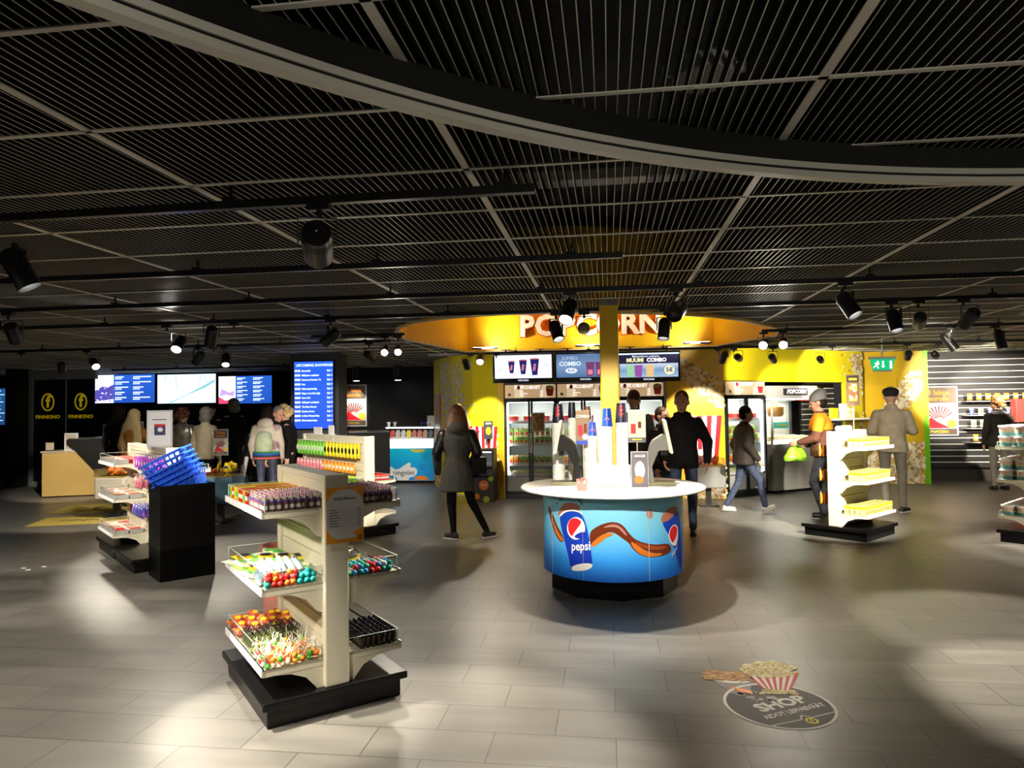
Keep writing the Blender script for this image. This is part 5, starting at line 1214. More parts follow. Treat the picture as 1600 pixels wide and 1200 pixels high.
t = thing('wall_poster', 'small dark poster with a fruit drink above the chilled drinks cabinet', 'poster', (-2.14, 12.35, 1.05), RAD(25))
b = MB(); b.box(-.085, .085, -.03, -.02, 0, .32); b.build('sheet', mat('card_dark'), t); flat(circ(0, .14, .05, .07, 16), ylw, t, 'fruit_picture', (0, -.031, 0), FACE(0)); flat(rect(-.05, .05, .26, .29), white, t, 'text_line', (0, -.031, 0), FACE(0))

def tubbin(x, y, rz, w_, d, z0, z1, m_, lab, cols, sign=None):
    t = thing('sweet_bin', lab, 'bin', (x, y, 0), rz)
    b = MB(); b.box(-w_ / 2, w_ / 2, -d / 2, d / 2, z0, z1 - .02); b.build('tub', m_, t, bevel=.03)
    b = MB(); 
    for q in ((-w_ / 2, w_ / 2, -d / 2, -d / 2 + .006), (-w_ / 2, w_ / 2, d / 2 - .006, d / 2), (-w_ / 2, -w_ / 2 + .006, -d / 2, d / 2), (w_ / 2 - .006, w_ / 2, -d / 2, d / 2)): b.box(*q, z1 - .02, z1 + .10)
    b.build('clear_collar', acr, t)
    b = MB(); b.box(-w_ / 2, w_ / 2, -d / 2, d / 2, z1 - .025, z1 - .01); b.build('rim', mat('rim_ochre', (.5, .38, .1), .4), t)
    b = MB(); b.box(-.04, .04, -.04, .04, .02, z0); b.box(-w_ * .3, w_ * .3, -d * .3, d * .3, 0, .025); b.build('leg', blackm, t)
    if sign:
        b = MB(); b.cap((sign, .05, z1), (sign, .05, z1 + .28), .006, n=8); b.build('pole', steel, t)
    r = random.Random(int(x * 100)); c, s = cos(rz), sin(rz)
    for K, nm in cols:
        for k in range(int(26 / len(cols))):
            a, e = r.uniform(-w_ / 2 + .06, w_ / 2 - .06), r.uniform(-d / 2 + .06, d / 2 - .06)
            if len(cols) == 2: a = (-abs(a) if cols[0][0] is K else abs(a))
            K.put((x + c * a - s * e, y + s * a + c * e, z1 + r.uniform(-.01, .07)), (r.uniform(-1.5, 1.5), r.uniform(-.5, .5), r.uniform(0, 6)), '%s sweet bag heaped in the %s' % (nm, lab.split(' with')[0]), '%s bags in the %s' % (nm, lab.split(' with')[0]))
    return t
tubbin(-5.62, 9.55, RAD(8), .52, .5, .30, .70, mat('tub_blue', (.10, .22, .34), .5), 'blue tub on a black leg with red and yellow bags', [(s8, 'red'), (s2, 'yellow')], -.02)
tubbin(-7.55, 9.9, RAD(8), .46, .44, .30, .66, mat('tub_cream', (.55, .50, .42), .5), 'cream tub on a black leg behind the tray shelves with orange bags', [(s4, 'orange')])
tubbin(1.56, 11.5, 0, .50, .46, .30, .66, mat('tub_grey', (.36, .36, .34), .5), 'grey tub on a black leg before the yellow wall with pink bags', [(s6, 'pink'), (s8, 'red')])
def cardsign(x, y, z, w_, h, lab, rz=0, three=True):
    t = thing('promo_card', lab, 'sign', (x, y, z), rz)
    b = MB(); b.box(-w_ / 2, w_ / 2, -.004, .006, 0, h); b.build('card_frame', mat('frame_silver'), t)
    flat(rect(-w_ * .46, w_ * .46, h * .66, h * .98), mat('card_brown', (.10, .07, .05), .5), t, 'head_band', (0, -.005, 0), FACE(0)); flat(rect(-w_ * .46, w_ * .46, h * .14, h * .66), mat('card_pale', (.62, .58, .56), .5), t, 'picture_ground', (0, -.005, 0), FACE(0)); flat(rect(-w_ * .46, w_ * .46, h * .02, h * .14), mat('card_brown'), t, 'foot_band', (0, -.005, 0), FACE(0))
    text('3 lakua', w_ * .21, orng if w_ < 1 else orng, t, (0, -.007, h * .87), FACE(0), .0004, .001 * w_ * 3); text('eurolla', w_ * .19, orng, t, (0, -.007, h * .75), FACE(0), .0004, .001 * w_ * 3)
    flat([(-w_ * .42, h * .15), (w_ * .30, h * .15), (-w_ * .05, h * .28), (-w_ * .22, h * .38)], mat('print_red'), t, 'red_wedge', (0, -.0065, 0), FACE(0))
    for k in range(9):
        a = RAD(35 + k * 14); r0, r1 = w_ * .10, w_ * .42; cx, cz = 0, h * .30; dx, dz = cos(a), sin(a)
        P = [(cx + r0 * dx - .012 * w_ * dz, cz + r0 * dz + .012 * w_ * dx), (cx + r0 * dx + .012 * w_ * dz, cz + r0 * dz - .012 * w_ * dx), (cx + r1 * dx + .022 * w_ * dz, cz + r1 * dz * 1.0 - .022 * w_ * dx), (cx + r1 * dx - .022 * w_ * dz, cz + r1 * dz + .022 * w_ * dx)]
        flat(P, mat('liquorice', (.10, .03, .04), .4) if k % 2 else rd2, t, 'liquorice_picture', (0, -.0075, 0), FACE(0))
    flat(circ(w_ * .32, h * .24, w_ * .12, n=20), ylw, t, 'price_disc', (0, -.0085, 0), FACE(0)); text('POPCORN', w_ * .10, ylw, t, (0, -.0065, h * .075), FACE(0), .0004)
    return t
cardsign(-5.64, 9.58, .97, .22, .38, 'small liquorice offer card on the pole over the blue tub', RAD(8))
cardsign(-6.0, 15.97, 1.2, .63, .99, 'framed liquorice offer poster on the black wall right of the showtimes column')
cardsign(6.66, 15.24, .91, .72, 1.0, 'large bright liquorice offer poster on the slat wall')
for i in range(3):
    pass
# merchandise on the slat wall
for row, (z, K, nm) in enumerate(((1.62, s4, 'orange'), (1.33, None, 'white'), (1.08, s1, 'pale green'), (.80, s4, 'orange'))):
    for k in range(8):
        x = 7.18 + k * .17 + .03 * row
        K2 = K or (s1 if k % 2 else s7); n2 = nm if K else ('pale green' if k % 2 else 'blue')
        K2.put((x, 15.10, z), 0, '%s packet hanging in row %s of the slat wall' % (n2, ('one', 'two', 'three', 'four')[row]), '%s packets row %s' % (n2, ('one', 'two', 'three', 'four')[row]))
for z, nm in ((1.32, 'upper'), (1.06, 'middle'), (.78, 'lower'), (1.60, 'top')):
    b = MB(); b.box(7.08, 8.6, 15.02, 15.26, z - .014, z); b.build('wall_shelf', mat('shelf_grey', (.3, .3, .3), .4)); tag(bpy.data.objects[[o.name for o in bpy.data.objects if o.name.startswith('wall_shelf')][-1]], None, None)
for o in bpy.data.objects:
    if o.name.startswith('wall_shelf') and o.parent is None and 'label' not in o:
        z = o.data.vertices[0].co.z; tag(o, 'thin grey shelf %s the slat wall carrying packets' % ('highest on' if z > 1.5 else 'second highest on' if z > 1.2 else 'third highest on' if z > 1 else 'lowest on'), 'shelf')
b = MB(); b.box(-.28, .28, -.1, .1, 0, .45); tag(b.build('display_carton', mat('carton_red'), loc=(8.15, 14.9, 1.18 - .0), bevel=.01), 'pale red display carton on the slat wall behind the grey-jacket shopper', 'carton')

# ================================================================== ICE CREAM FREEZER
fz = thing('ice_cream_freezer', 'white ice cream freezer with a bright blue front and white swirl', 'freezer', (-4.23, 14.68, 0))
b = MB(); b.box(-.66, .50, 0, .75, .05, .90); b.build('cabinet', mat('freezer_white', (.8, .82, .85), .35), fz, bevel=.01)
b = MB(); b.box(-.64, .48, .03, .72, 0, .05); b.build('plinth', black, fz)
b = MB(); b.box(-.655, .495, -.006, 0, .06, .74); b.build('front_panel', gradz('freezer_blue', [(0, (.01, .30, .85)), (.6, (.0, .45, .95)), (1, (.0, .62, .92))], 2, .06, .74, .35), fz)
b = MB(); b.box(-.62, .49, -.008, .0, .76, .95); b.build('lit_band', emi('freezer_glow', (.9, .97, 1), 1.3), fz)
P = [(-.66, .34), (-.56, .38), (-.44, .35), (-.36, .29), (-.26, .31), (-.16, .38), (-.06, .44), (.0, .43), (-.03, .34), (.08, .33), (.13, .28), (.12, .20), (.06, .14), (-.04, .12), (-.06, .06), (-.30, .06), (-.36, .14), (-.5, .16), (-.66, .14)]
flat(P, mat('freezer_swirl', (.85, .88, .92), .4), fz, 'white_swirl', (0, -.008, 0), FACE(0)); flat(circ(.15, .72, .16, .06, 18, pi, 2 * pi), ylw, fz, 'cream_swirl', (0, -.008, 0), FACE(0)); flat(circ(-.58, .62, .09, .13, 18), mat('freezer_swirl'), fz, 'white_swirl', (0, -.0085, 0), FACE(0)); flat(circ(.22, .07, .16, .09, 16, 0, pi), mat('sweet_orange'), fz, 'orange_swirl', (0, -.0085, 0), FACE(0))
text('pingviini', .15, mat('print_grey', (.10, .10, .13), .4), fz, (-.17, -.0105, .22), FACE(0), .0005, .002)
b = MB()
for cx, cz in ((.23, .33), (.33, .56)): b.tube([(cx + .08 * (1 - k / 16) * cos(k * .7), -.01, cz + .08 * (1 - k / 16) * sin(k * .7)) for k in range(16)], .008, 6)
b.build('curl_print', mat('curl_blue', (.02, .22, .70), .4), fz)
b = MB(); b.box(-.66, .50, 0, .75, .90, .955); b.build('counter_edge', white, fz, bevel=.004)
b = MB(); b.add([(-.66, .02, .955), (.50, .02, .955), (.50, .16, 1.19), (-.62, .16, 1.19)], [(0, 1, 2, 3)]); b.box(-.66, -.652, .16, .7, .955, 1.19); b.build('sneeze_guard', glassm, fz)
b = MB(); b.box(-.63, .50, .14, .45, 1.19, 1.205); b.build('top_glass_shelf', mat('shelf_glass', (.75, .8, .8), .1), fz)
b = MB(); b.box(-.6, .46, .12, .14, 1.175, 1.19); b.build('light_tube', emi('cold_tube'), fz)
flv = [(.75, .1, .08), (.55, .55, .5), (.6, .6, .62), (.8, .65, .05), (.45, .15, .12), (.65, .2, .15), (.6, .35, .2), (.12, .14, .16), (.4, .25, .1)]
for k, c_ in enumerate(flv): b = MB(); b.prism([(x + 0, y) for x, y in [(-.045, 0), (.045, 0), (.055, .1), (.03, .16), (-.03, .16), (-.055, .1)]], -.01, .01, 'y'); o = b.build('flavour_card', mat('flavour_%d' % k, c_, .4), fz, (-.55 + k * .125, .40, .97)); o.rotation_euler = (-.3, 0, 0)
for x, nm, m_, h in ((-4.80, 'white', white, .11), (-4.66, 'clear', steel, .11)):
    b = MB(); b.lathe([(.0001, 0), (.035, 0), (.028, .02), (.03, .04), (.045, h), (.04, h), (.0001, .05)], 16); tag(b.build('sundae_glass' if nm == 'clear' else 'paper_cup', m_, loc=(x, 14.9, 1.206)), nm + (' stemmed glass' if nm == 'clear' else ' paper cup') + ' standing on the freezer shelf', 'glass' if nm == 'clear' else 'cup')
for k in range(3): b = MB(); b.lathe([(.0001, 0), (.022, 0), (.006, .01), (.008, .05), (.026, .09), (.0001, .09)], 12); tag(b.build('sundae_glass', mat('glass_blue', (.05, .06, .4), .2), loc=(-4.06 + k * .06, 14.9, 1.206)), 'small blue stemmed glass in the row on the freezer shelf', 'glass', 'blue glasses')
b = MB(); b.box(-.085, .085, -.01, .01, 0, .24); o = tag(b.build('price_card', paper, loc=(-3.83, 14.86, 1.206)), 'white menu card standing at the right end of the freezer shelf', 'card'); flat(circ(-.03, .05, .03), orng, o, 'picture', (0, -.012, 0), FACE(0))

# ================================================================== BOX OFFICE
def listing(par, x0, x1, z0, z1, rows, seed, m_, y=-.0045):
    r = random.Random(seed); b = MB()
    for i in range(rows):
        z = z1 - (z1 - z0) * (i + .5) / rows; h = (z1 - z0) / rows
        b.box(x0, x0 + (x1 - x0) * r.uniform(.5, .95), y - .001, y, z + .12 * h, z + .30 * h)
        x = x0
        while x < x0 + (x1 - x0) * .35: b.box(x, x + .035, y - .001, y, z - .25 * h, z - .02 * h); x += .05
    b.build('text_line', m_, par)
scr_b = gradz('scr_blue', [(0, (.008, .04, .22)), (1, (.010, .06, .30))], 2, 0, .8, .4, emit=1.3); scw = lit('scr_text', (.75, .88, 1), .9)
YS = 16.5; kx = 16.5 / 16
S1, w_, h = screen(-12.896 * kx, -11.16 * kx, YS, 1.835, 2.60, 'left box office screen with a film picture and showtimes', scr_b, 'wall_screen', fr=.02, foot=.02, cat='screen', grp='box office screens')
flat(rect(-w_ / 2 + .02, -w_ / 2 + .62, .02, h - .02), lit('scr_snow', (.75, .8, 1), .8), S1, 'film_picture', (0, -.0045, 0), FACE(0)); flat([(-w_ / 2 + .02, .05), (-w_ / 2 + .62, .12), (-w_ / 2 + .62, .5), (-w_ / 2 + .45, .42), (-w_ / 2 + .3, .45), (-w_ / 2 + .02, .3)], lit('scr_deep', (.10, .08, .45), .6), S1, 'film_picture', (0, -.0055, 0), FACE(0))
for k in range(26): rx = random.uniform(-w_ / 2 + .05, -w_ / 2 + .58); rz_ = random.uniform(.06, .40); flat(circ(rx, rz_, random.uniform(.01, .035), random.uniform(.008, .02), 7), lit('scr_snow', (.75, .8, 1), .8) if k % 2 else lit('scr_violet', (.3, .15, .7), .6), S1, 'film_picture', (0, -.0065 - k * .0001, 0), FACE(0))
listing(S1, -w_ / 2 + .66, -w_ / 2 + 1.10, .06, h - .04, 5, 1, scw); listing(S1, -w_ / 2 + 1.17, w_ / 2 - .08, .06, h - .04, 5, 2, scw)
S2, w_, h = screen(-11.12 * kx, -9.53 * kx, YS, 1.80, 2.575, 'middle box office screen showing a pale icy picture', gradz('scr_icy', [(0, (.55, .80, .95)), (.5, (.85, .95, 1)), (1, (.55, .75, 1))], 2, 0, .8, .4, emit=.9), 'wall_screen', fr=.02, foot=.02, grp='box office screens')
for P in ([(-.5, .03), (-.42, .03), (.55, .50), (.78, .62), (.78, .55), (.5, .40)], [(-.62, .6), (-.6, .6), (-.55, .74), (-.57, .74)], [(-.25, .35), (-.23, .35), (-.3, .74), (-.32, .74)], [(.55, .45), (.57, .45), (.5, .74), (.48, .74)], [(.3, .3), (.31, .3), (.42, .74), (.40, .74)]): flat(P, lit('scr_ice_line', (.30, .72, .85), .5), S2, 'film_picture', (0, -.0045, 0), FACE(0))
S3, w_, h = screen(-9.49 * kx, -8.07 * kx, YS, 1.77, 2.50, 'right box office screen with a pink picture and showtimes', scr_b, 'wall_screen', fr=.02, foot=.02, grp='box office screens')
flat(rect(-w_ / 2 + .02, -w_ / 2 + .48, .02, h - .02), lit('scr_snow2', (.95, .9, 1), .8), S3, 'film_picture', (0, -.0045, 0), FACE(0)); flat([(-w_ / 2 + .02, .02), (-w_ / 2 + .48, .02), (-w_ / 2 + .46, .14), (-w_ / 2 + .2, .10), (-w_ / 2 + .02, .2)], lit('scr_rose', (.85, .08, .2), .6), S3, 'film_picture', (0, -.0055, 0), FACE(0)); flat([(-w_ / 2 + .05, .2), (-w_ / 2 + .2, .25), (-w_ / 2 + .42, .2), (-w_ / 2 + .46, .35), (-w_ / 2 + .3, .3), (-w_ / 2 + .1, .4)], lit('scr_orchid', (.6, .4, .85), .6), S3, 'film_picture', (0, -.0055, 0), FACE(0))
listing(S3, -w_ / 2 + .52, -w_ / 2 + .88, .06, h - .04, 6, 3, scw); listing(S3, -w_ / 2 + .95, w_ / 2 - .08, .06, h - .04, 6, 4, scw)
T1, w_, h = screen(-5.42, -4.675, 11.5, 1.27, 2.47, 'tall blue upcoming showings screen on its dark column', gradz('scr_royal', [(0, (.008, .035, .30)), (1, (.012, .06, .42))], 2, 0, 1.2, .4, emit=1.3), 'showtimes_screen', fr=.02, foot=.02)
text('UPCOMING SHOWINGS', .062, scw, T1, (.02, -.005, 1.115), FACE(0), .0005, .001)
rows = ['Interstellar', 'Nälkäpeli: matkijanärhi', 'Dumb and Dumber To', 'Fury', 'Mielensäpahoittaja', 'Magic in the Moonlight', 'Gone Girl', 'Nälkäpeli: matkijanärhi', 'The Maze Runner', '22 Jump Street', 'A Most Wanted Man', 'Mielensäpahoittaja']
tm = ['17:15', '17:15', '17:30', '17:30', '17:45', '18:00', '18:00', '18:00', '18:15', '20:00', '20:30', '20:45']
for i in range(12):
    z = 1.02 - i * .078; text(tm[i], .048, lit('scr_time', (.9, 1, .6), 1.5), T1, (-.345, -.005, z), FACE(0), .0003, .001, 'LEFT'); text(rows[i][:21], .044, scw, T1, (-.215, -.005, z), FACE(0), .0003, .001, 'LEFT', sx=.86); text('Sali %d' % (i % 9 + 1), .048, scw, T1, (.345, -.005, z), FACE(0), .0003, .001, 'RIGHT')
b = MB(); b.box(-5.50, -4.62, 11.57, 11.95, 0, 2.6); struct(b.build('column_3', mat('column_dark', (.05, .05, .055), .5)))
# edge screen at the far left
T2, w_, h = screen(-13.9, -13.32, 13.9, 1.35, 2.2, 'narrow screen cut by the left edge of the picture', gradz('scr_navy2', [(0, (.01, .03, .10)), (1, (.01, .05, .15))], 2, 0, .8, .4, emit=1), 'showtimes_screen', fr=.02, foot=.02)
listing(T2, .0, .28, .06, .8, 9, 8, lit('scr_teal', (.3, .75, .95), 1))
# ticket counter: gold slab, black slanted block and long black counter behind the queue
CA = atan2(.55, 1.27)
gc = thing('ticket_counter', 'long ticket counter with a gold front panel and a slanted black end', 'counter', (-10.766, 12.053, 0), CA)
gold_l = noisy(mat('gold_laminate', (.60, .40, .13), .38, .25), 2, .05)
b = MB(); b.box(0, 1.9, 0, .6, .02, .86); b.build('gold_front', gold_l, gc, bevel=.005)
b = MB(); b.box(-.02, .75, -.02, .62, .86, .885); b.build('worktop', mat('top_cream', (.45, .40, .32), .4), gc)
b = MB(); b.prism([(.42, 1.10), (.42, 1.06), (1.28, .02), (6.6, .02), (6.6, 1.10)], -.03, .7, 'y'); b.build('black_front', mat('front_black', (.006, .005, .005), .55, spec=.25), gc)
b = MB(); b.box(.45, 6.6, -.06, .75, 1.10, 1.125); b.build('counter_top', mat('top_dark', (.06, .06, .06), .25), gc, bevel=.004)
def cw(a, o, z): return (-10.766 + cos(CA) * a - sin(CA) * o, 12.053 + sin(CA) * a + cos(CA) * o, z)
for k, (a_, o_, z, w_, h, lab) in enumerate(((.10, .1, .885, .2, .18, 'small clear leaflet box at the left end of the gold counter'), (.46, .1, .885, .26, .34, 'white framed menu card on the gold counter'), (1.10, .1, 1.125, .20, .26, 'white and grey card box on the black counter'), (1.62, .15, 1.125, .22, .30, 'tilted card with an orange drink picture on the black counter'))):
    t = thing('card_holder', lab, 'card holder', cw(a_, o_, z), CA * .3)
    b = MB(); b.box(-w_ / 2, w_ / 2, 0, .03 if k else .14, 0, h); b.build('holder', acr if k == 0 else (mat('frame_silver') if k != 3 else white), t)
    b = MB(); b.box(-w_ * .40, w_ * .40, -.002, 0, h * .1, h * .9); b.build('card', (mat('card_beige', (.5, .42, .32), .5), mat('card_taupe', (.45, .38, .28), .5), mat('card_grey', (.35, .35, .34), .5), mat('card_dark'))[k], t)
    if k == 2: flat(circ(0, h * .3, .05, .045), globew, t, 'picture', (0, -.004, 0), FACE(0))
    if k == 3: flat(circ(0, h * .5, .04, .07), orng, t, 'picture', (0, -.004, 0), FACE(0))
for k, (a_, lab) in enumerate(((2.2, 'yellow box behind the blonde customer'), (3.3, 'left point of sale screen'), (4.05, 'middle point of sale screen'), (5.1, 'right point of sale screen'))):
    t = thing('sale_terminal', lab + ' on the ticket counter', 'terminal', cw(a_, .5, 1.125), CA)
    b = MB()
    if k == 0: b.box(-.16, .16, 0, .2, 0, .20)
    else: b.box(-.14, .14, 0, .03, .10, .30); 
    b.build('screen_case' if k else 'yellow_case', ylw if k == 0 else mat('case_grey', (.2, .2, .2), .4), t)
    b = MB(); b.box(-.05, .05, .03, .12, 0, .12); b.build('base', blackm, t)
# yellow floor mats
def mat_thing(P, lab, mark):
    t = thing('floor_mat', lab, 'mat', (P[0][0], P[0][1], 0))
    b = MB(); Q = [(x - P[0][0], y - P[0][1]) for x, y in P]; b.prism(Q, .0005, .008); b.build('mat_body', noisy(mat('mat_mustard', (.50, .38, .08), .7), 20, .1), t)
    cx, cy = sum(x for x, y in Q) / 4, sum(y for x, y in Q) / 4; dkm = mat('mat_print', (.12, .08, .02), .7)
    a = atan2(Q[1][1], Q[1][0])
    if mark: b = MB(); ringpts(b, 0, 0, .42, .42, .06, 0, .001); o = b.build('round_emblem', dkm, t, (cx, cy, .009), a); text('f', .7, dkm, o, (0, 0, 0), (0, 0, 0), .001, name='emblem_letter')
    else: text('FINNKINO', .26, dkm, t, (cx, cy, .009), (0, 0, a), .0005)
mat_thing([(-8.30, 9.0), (-6.55, 9.62), (-6.85, 10.35), (-8.60, 9.73)], 'nearer yellow floor mat with dark lettering', False)
mat_thing([(-8.95, 10.15), (-7.2, 10.8), (-7.55, 11.75), (-9.35, 11.1)], 'farther yellow floor mat with a round emblem before the gold counter', True)
# cards over stand tops
# ================================================================== FLOOR DECAL
dc = thing('floor_sticker', 'round dark floor sticker lettered SHOP with popcorn and snack pictures', 'floor sticker', (.905, 3.93, .0006), RAD(0))
decm = mat('sticker_dark', (.028, .026, .025), .55); lw = mat('sticker_white', (.75, .72, .64), .6)
OX, OY = -.02, .045
b = MB(); b.prism(circ(OX, OY, .275, n=64), 0, .001); b.build('disc', decm, dc)
b = MB(); ringpts(b, OX, OY, .29, .29, .017, .0, .0014, 64); b.build('ring', lw, dc)
DR = RAD(30)
def fit(o, w_):
    xs = [v.co.x for v in o.data.vertices]; k = w_ / (max(xs) - min(xs))
    for v in o.data.vertices: v.co.x *= k
fit(text('SHOP', .125, lw, dc, (-.005, .062, .0012), (0, 0, DR), .0003, .005, name='lettering'), .33)
fit(text('AIDOT LEFFAEVÄÄT', .056, lw, dc, (.045, -.022, .0012), (0, 0, DR), .0003, .0015), .41)
b = MB()
def seg(p, q, w_=.004):
    d = (Vector(q) - Vector(p)).normalized(); n_ = Vector((-d.y, d.x)) * w_; b.prism([(p[0] - n_.x, p[1] - n_.y), (q[0] - n_.x, q[1] - n_.y), (q[0] + n_.x, q[1] + n_.y), (p[0] + n_.x, p[1] + n_.y)], .001, .0016)
L5 = [(-.115, -.212), (.052, -.125), (.062, -.075), (.113, -.092), (.262, -.005)]
for p, q in zip(L5, L5[1:]): seg(p, q)
b.build('divider_line', lw, dc)
b = MB(); ringpts(b, 0, 0, .032, .032, .008, 0, .0012, 24); o = b.build('round_emblem', mat('gold_yellow'), dc, (.10, -.135, .0012)); text('f', .045, mat('gold_yellow'), o, (0, 0, 0), (0, 0, DR), .0005, name='emblem_letter')
# pictures printed on the sticker: striped carton of popcorn, bowl of snacks
BL, BR, TL, TR = Vector((-.06, .265)), Vector((.085, .235)), Vector((-.11, .44)), Vector((.205, .52))
flat([tuple(BL), tuple(BR), tuple(TR), tuple(TL)], lw, dc, 'carton_picture', (0, 0, .0008))
b = MB(); n_ = 13
for i in range(0, n_, 2):
    f0, f1 = i / n_, (i + 1) / n_; q = [BL.lerp(BR, f0), BL.lerp(BR, f1), TL.lerp(TR, f1), TL.lerp(TR, f0)]; b.prism([tuple(p) for p in q], .0017, .0022)
b.build('carton_stripes', mat('stripe_red', (.50, .02, .02), .55), dc)
r_ = random.Random(4); cells = []
while len(cells) < 460:
    x, y = r_.uniform(-.2, .26), r_.uniform(.38, .76)
    if ((x - .04) / .165) ** 2 + ((y - .56 - (x - .04) * .15) / .13) ** 2 < 1 + r_.uniform(-.15, .15): cells.append((x, y))
cells += [(r_.uniform(-.08, .11), .225 + r_.uniform(-.035, .02)) for _ in range(70)]
o = blobs(cells, .013, 9, dc, 'popcorn_picture', [mat('fl_pop1', (.66, .54, .26), .6), mat('fl_pop2', (.52, .38, .13), .6), mat('fl_pop3', (.74, .66, .42), .6)], (0, 0, .0024), (0, 0, 0))
flat([(-.33, .36), (-.10, .36), (-.14, .20), (-.24, .17)], mat('bowl_grey', (.20, .19, .18), .5), dc, 'bowl_picture', (0, 0, .0003)); flat(circ(-.21, .39, .125, .07, 24), lw, dc, 'bowl_rim_picture', (0, 0, .0014)); flat([(-.24, .27), (-.13, .22), (-.13, .17), (-.20, .20)], mat('sweet_orange'), dc, 'bowl_label_picture', (0, 0, .0026))
b = MB()
for k in range(70):
    x, y = -.22 + r_.uniform(-.12, .10), .41 + r_.uniform(-.05, .08); a = r_.uniform(-.6, .9); d = Vector((cos(a), sin(a))) * .045; n2 = Vector((-d.y, d.x)) * .12
    z = .003 + k * .00003; b.mi(k % 3).add([(x - d.x - n2.x, y - d.y - n2.y, z), (x + d.x - n2.x, y + d.y - n2.y, z), (x + d.x + n2.x, y + d.y + n2.y, z), (x - d.x + n2.x, y - d.y + n2.y, z)], [(0, 1, 2, 3)])
b.build('snack_picture', [mat('snack_1', (.52, .26, .08), .6), mat('snack_2', (.62, .38, .16), .6), mat('snack_3', (.36, .14, .05), .6)], dc)
b = MB()
for k in range(24): x, y = r_.uniform(-.22, .0), r_.uniform(.08, .20); b.prism(circ(x, y, .015, n=6), .0014, .0018)
b.build('sweet_picture', mat('sweet_grey_print', (.17, .17, .165), .4), dc)
# crumbs on the floor
for k, (x, y) in enumerate(((-6.0, 6.55), (-6.12, 6.62), (-5.95, 6.7))): b = MB(); b.prism(circ(0, 0, .03, .02, 7), .0005, .003); tag(b.build('paper_scrap', paper, loc=(x, y, 0)), 'tiny white paper scrap on the floor left of the tray stand', 'paper scrap', 'floor scraps')
# ================================================================== PEOPLE
def fused(mb, name, m, parent, vox=.013, smooth=4, crease=0, seed=0, disp=None):
    """melt the overlapping volumes of mb into one continuous surface"""
    me = mb.mesh('t', m); o = bpy.data.objects.new('t', me); COL.objects.link(o)
    r = o.modifiers.new('r', 'REMESH'); r.mode = 'VOXEL'; r.voxel_size = vox
    s = o.modifiers.new('s', 'SMOOTH'); s.iterations = smooth; s.factor = .5
    dg_ = bpy.context.evaluated_depsgraph_get(); dg_.update(); me2 = bpy.data.meshes.new_from_object(o.evaluated_get(dg_))
    bpy.data.objects.remove(o); bpy.data.meshes.remove(me); me2.name = name
    me2.materials.clear(); me2.materials.append(m)
    if crease:
        nn = [v.normal.copy() for v in me2.vertices]
        for v, n_ in zip(me2.vertices, nn):
            p = v.co
            q = noise.noise(Vector((p.x * 9 + seed, p.y * 9, p.z * 5 + p.x * 6))) + .5 * noise.noise(Vector((p.x * 22, p.y * 22 + seed, p.z * 14)))
            v.co += n_ * q * crease
    me2.polygons.foreach_set('use_smooth', [True] * len(me2.polygons)); me2.update()
    q = bpy.data.objects.new(name, me2); COL.objects.link(q); q.parent = parent
    return q
V3 = Vector
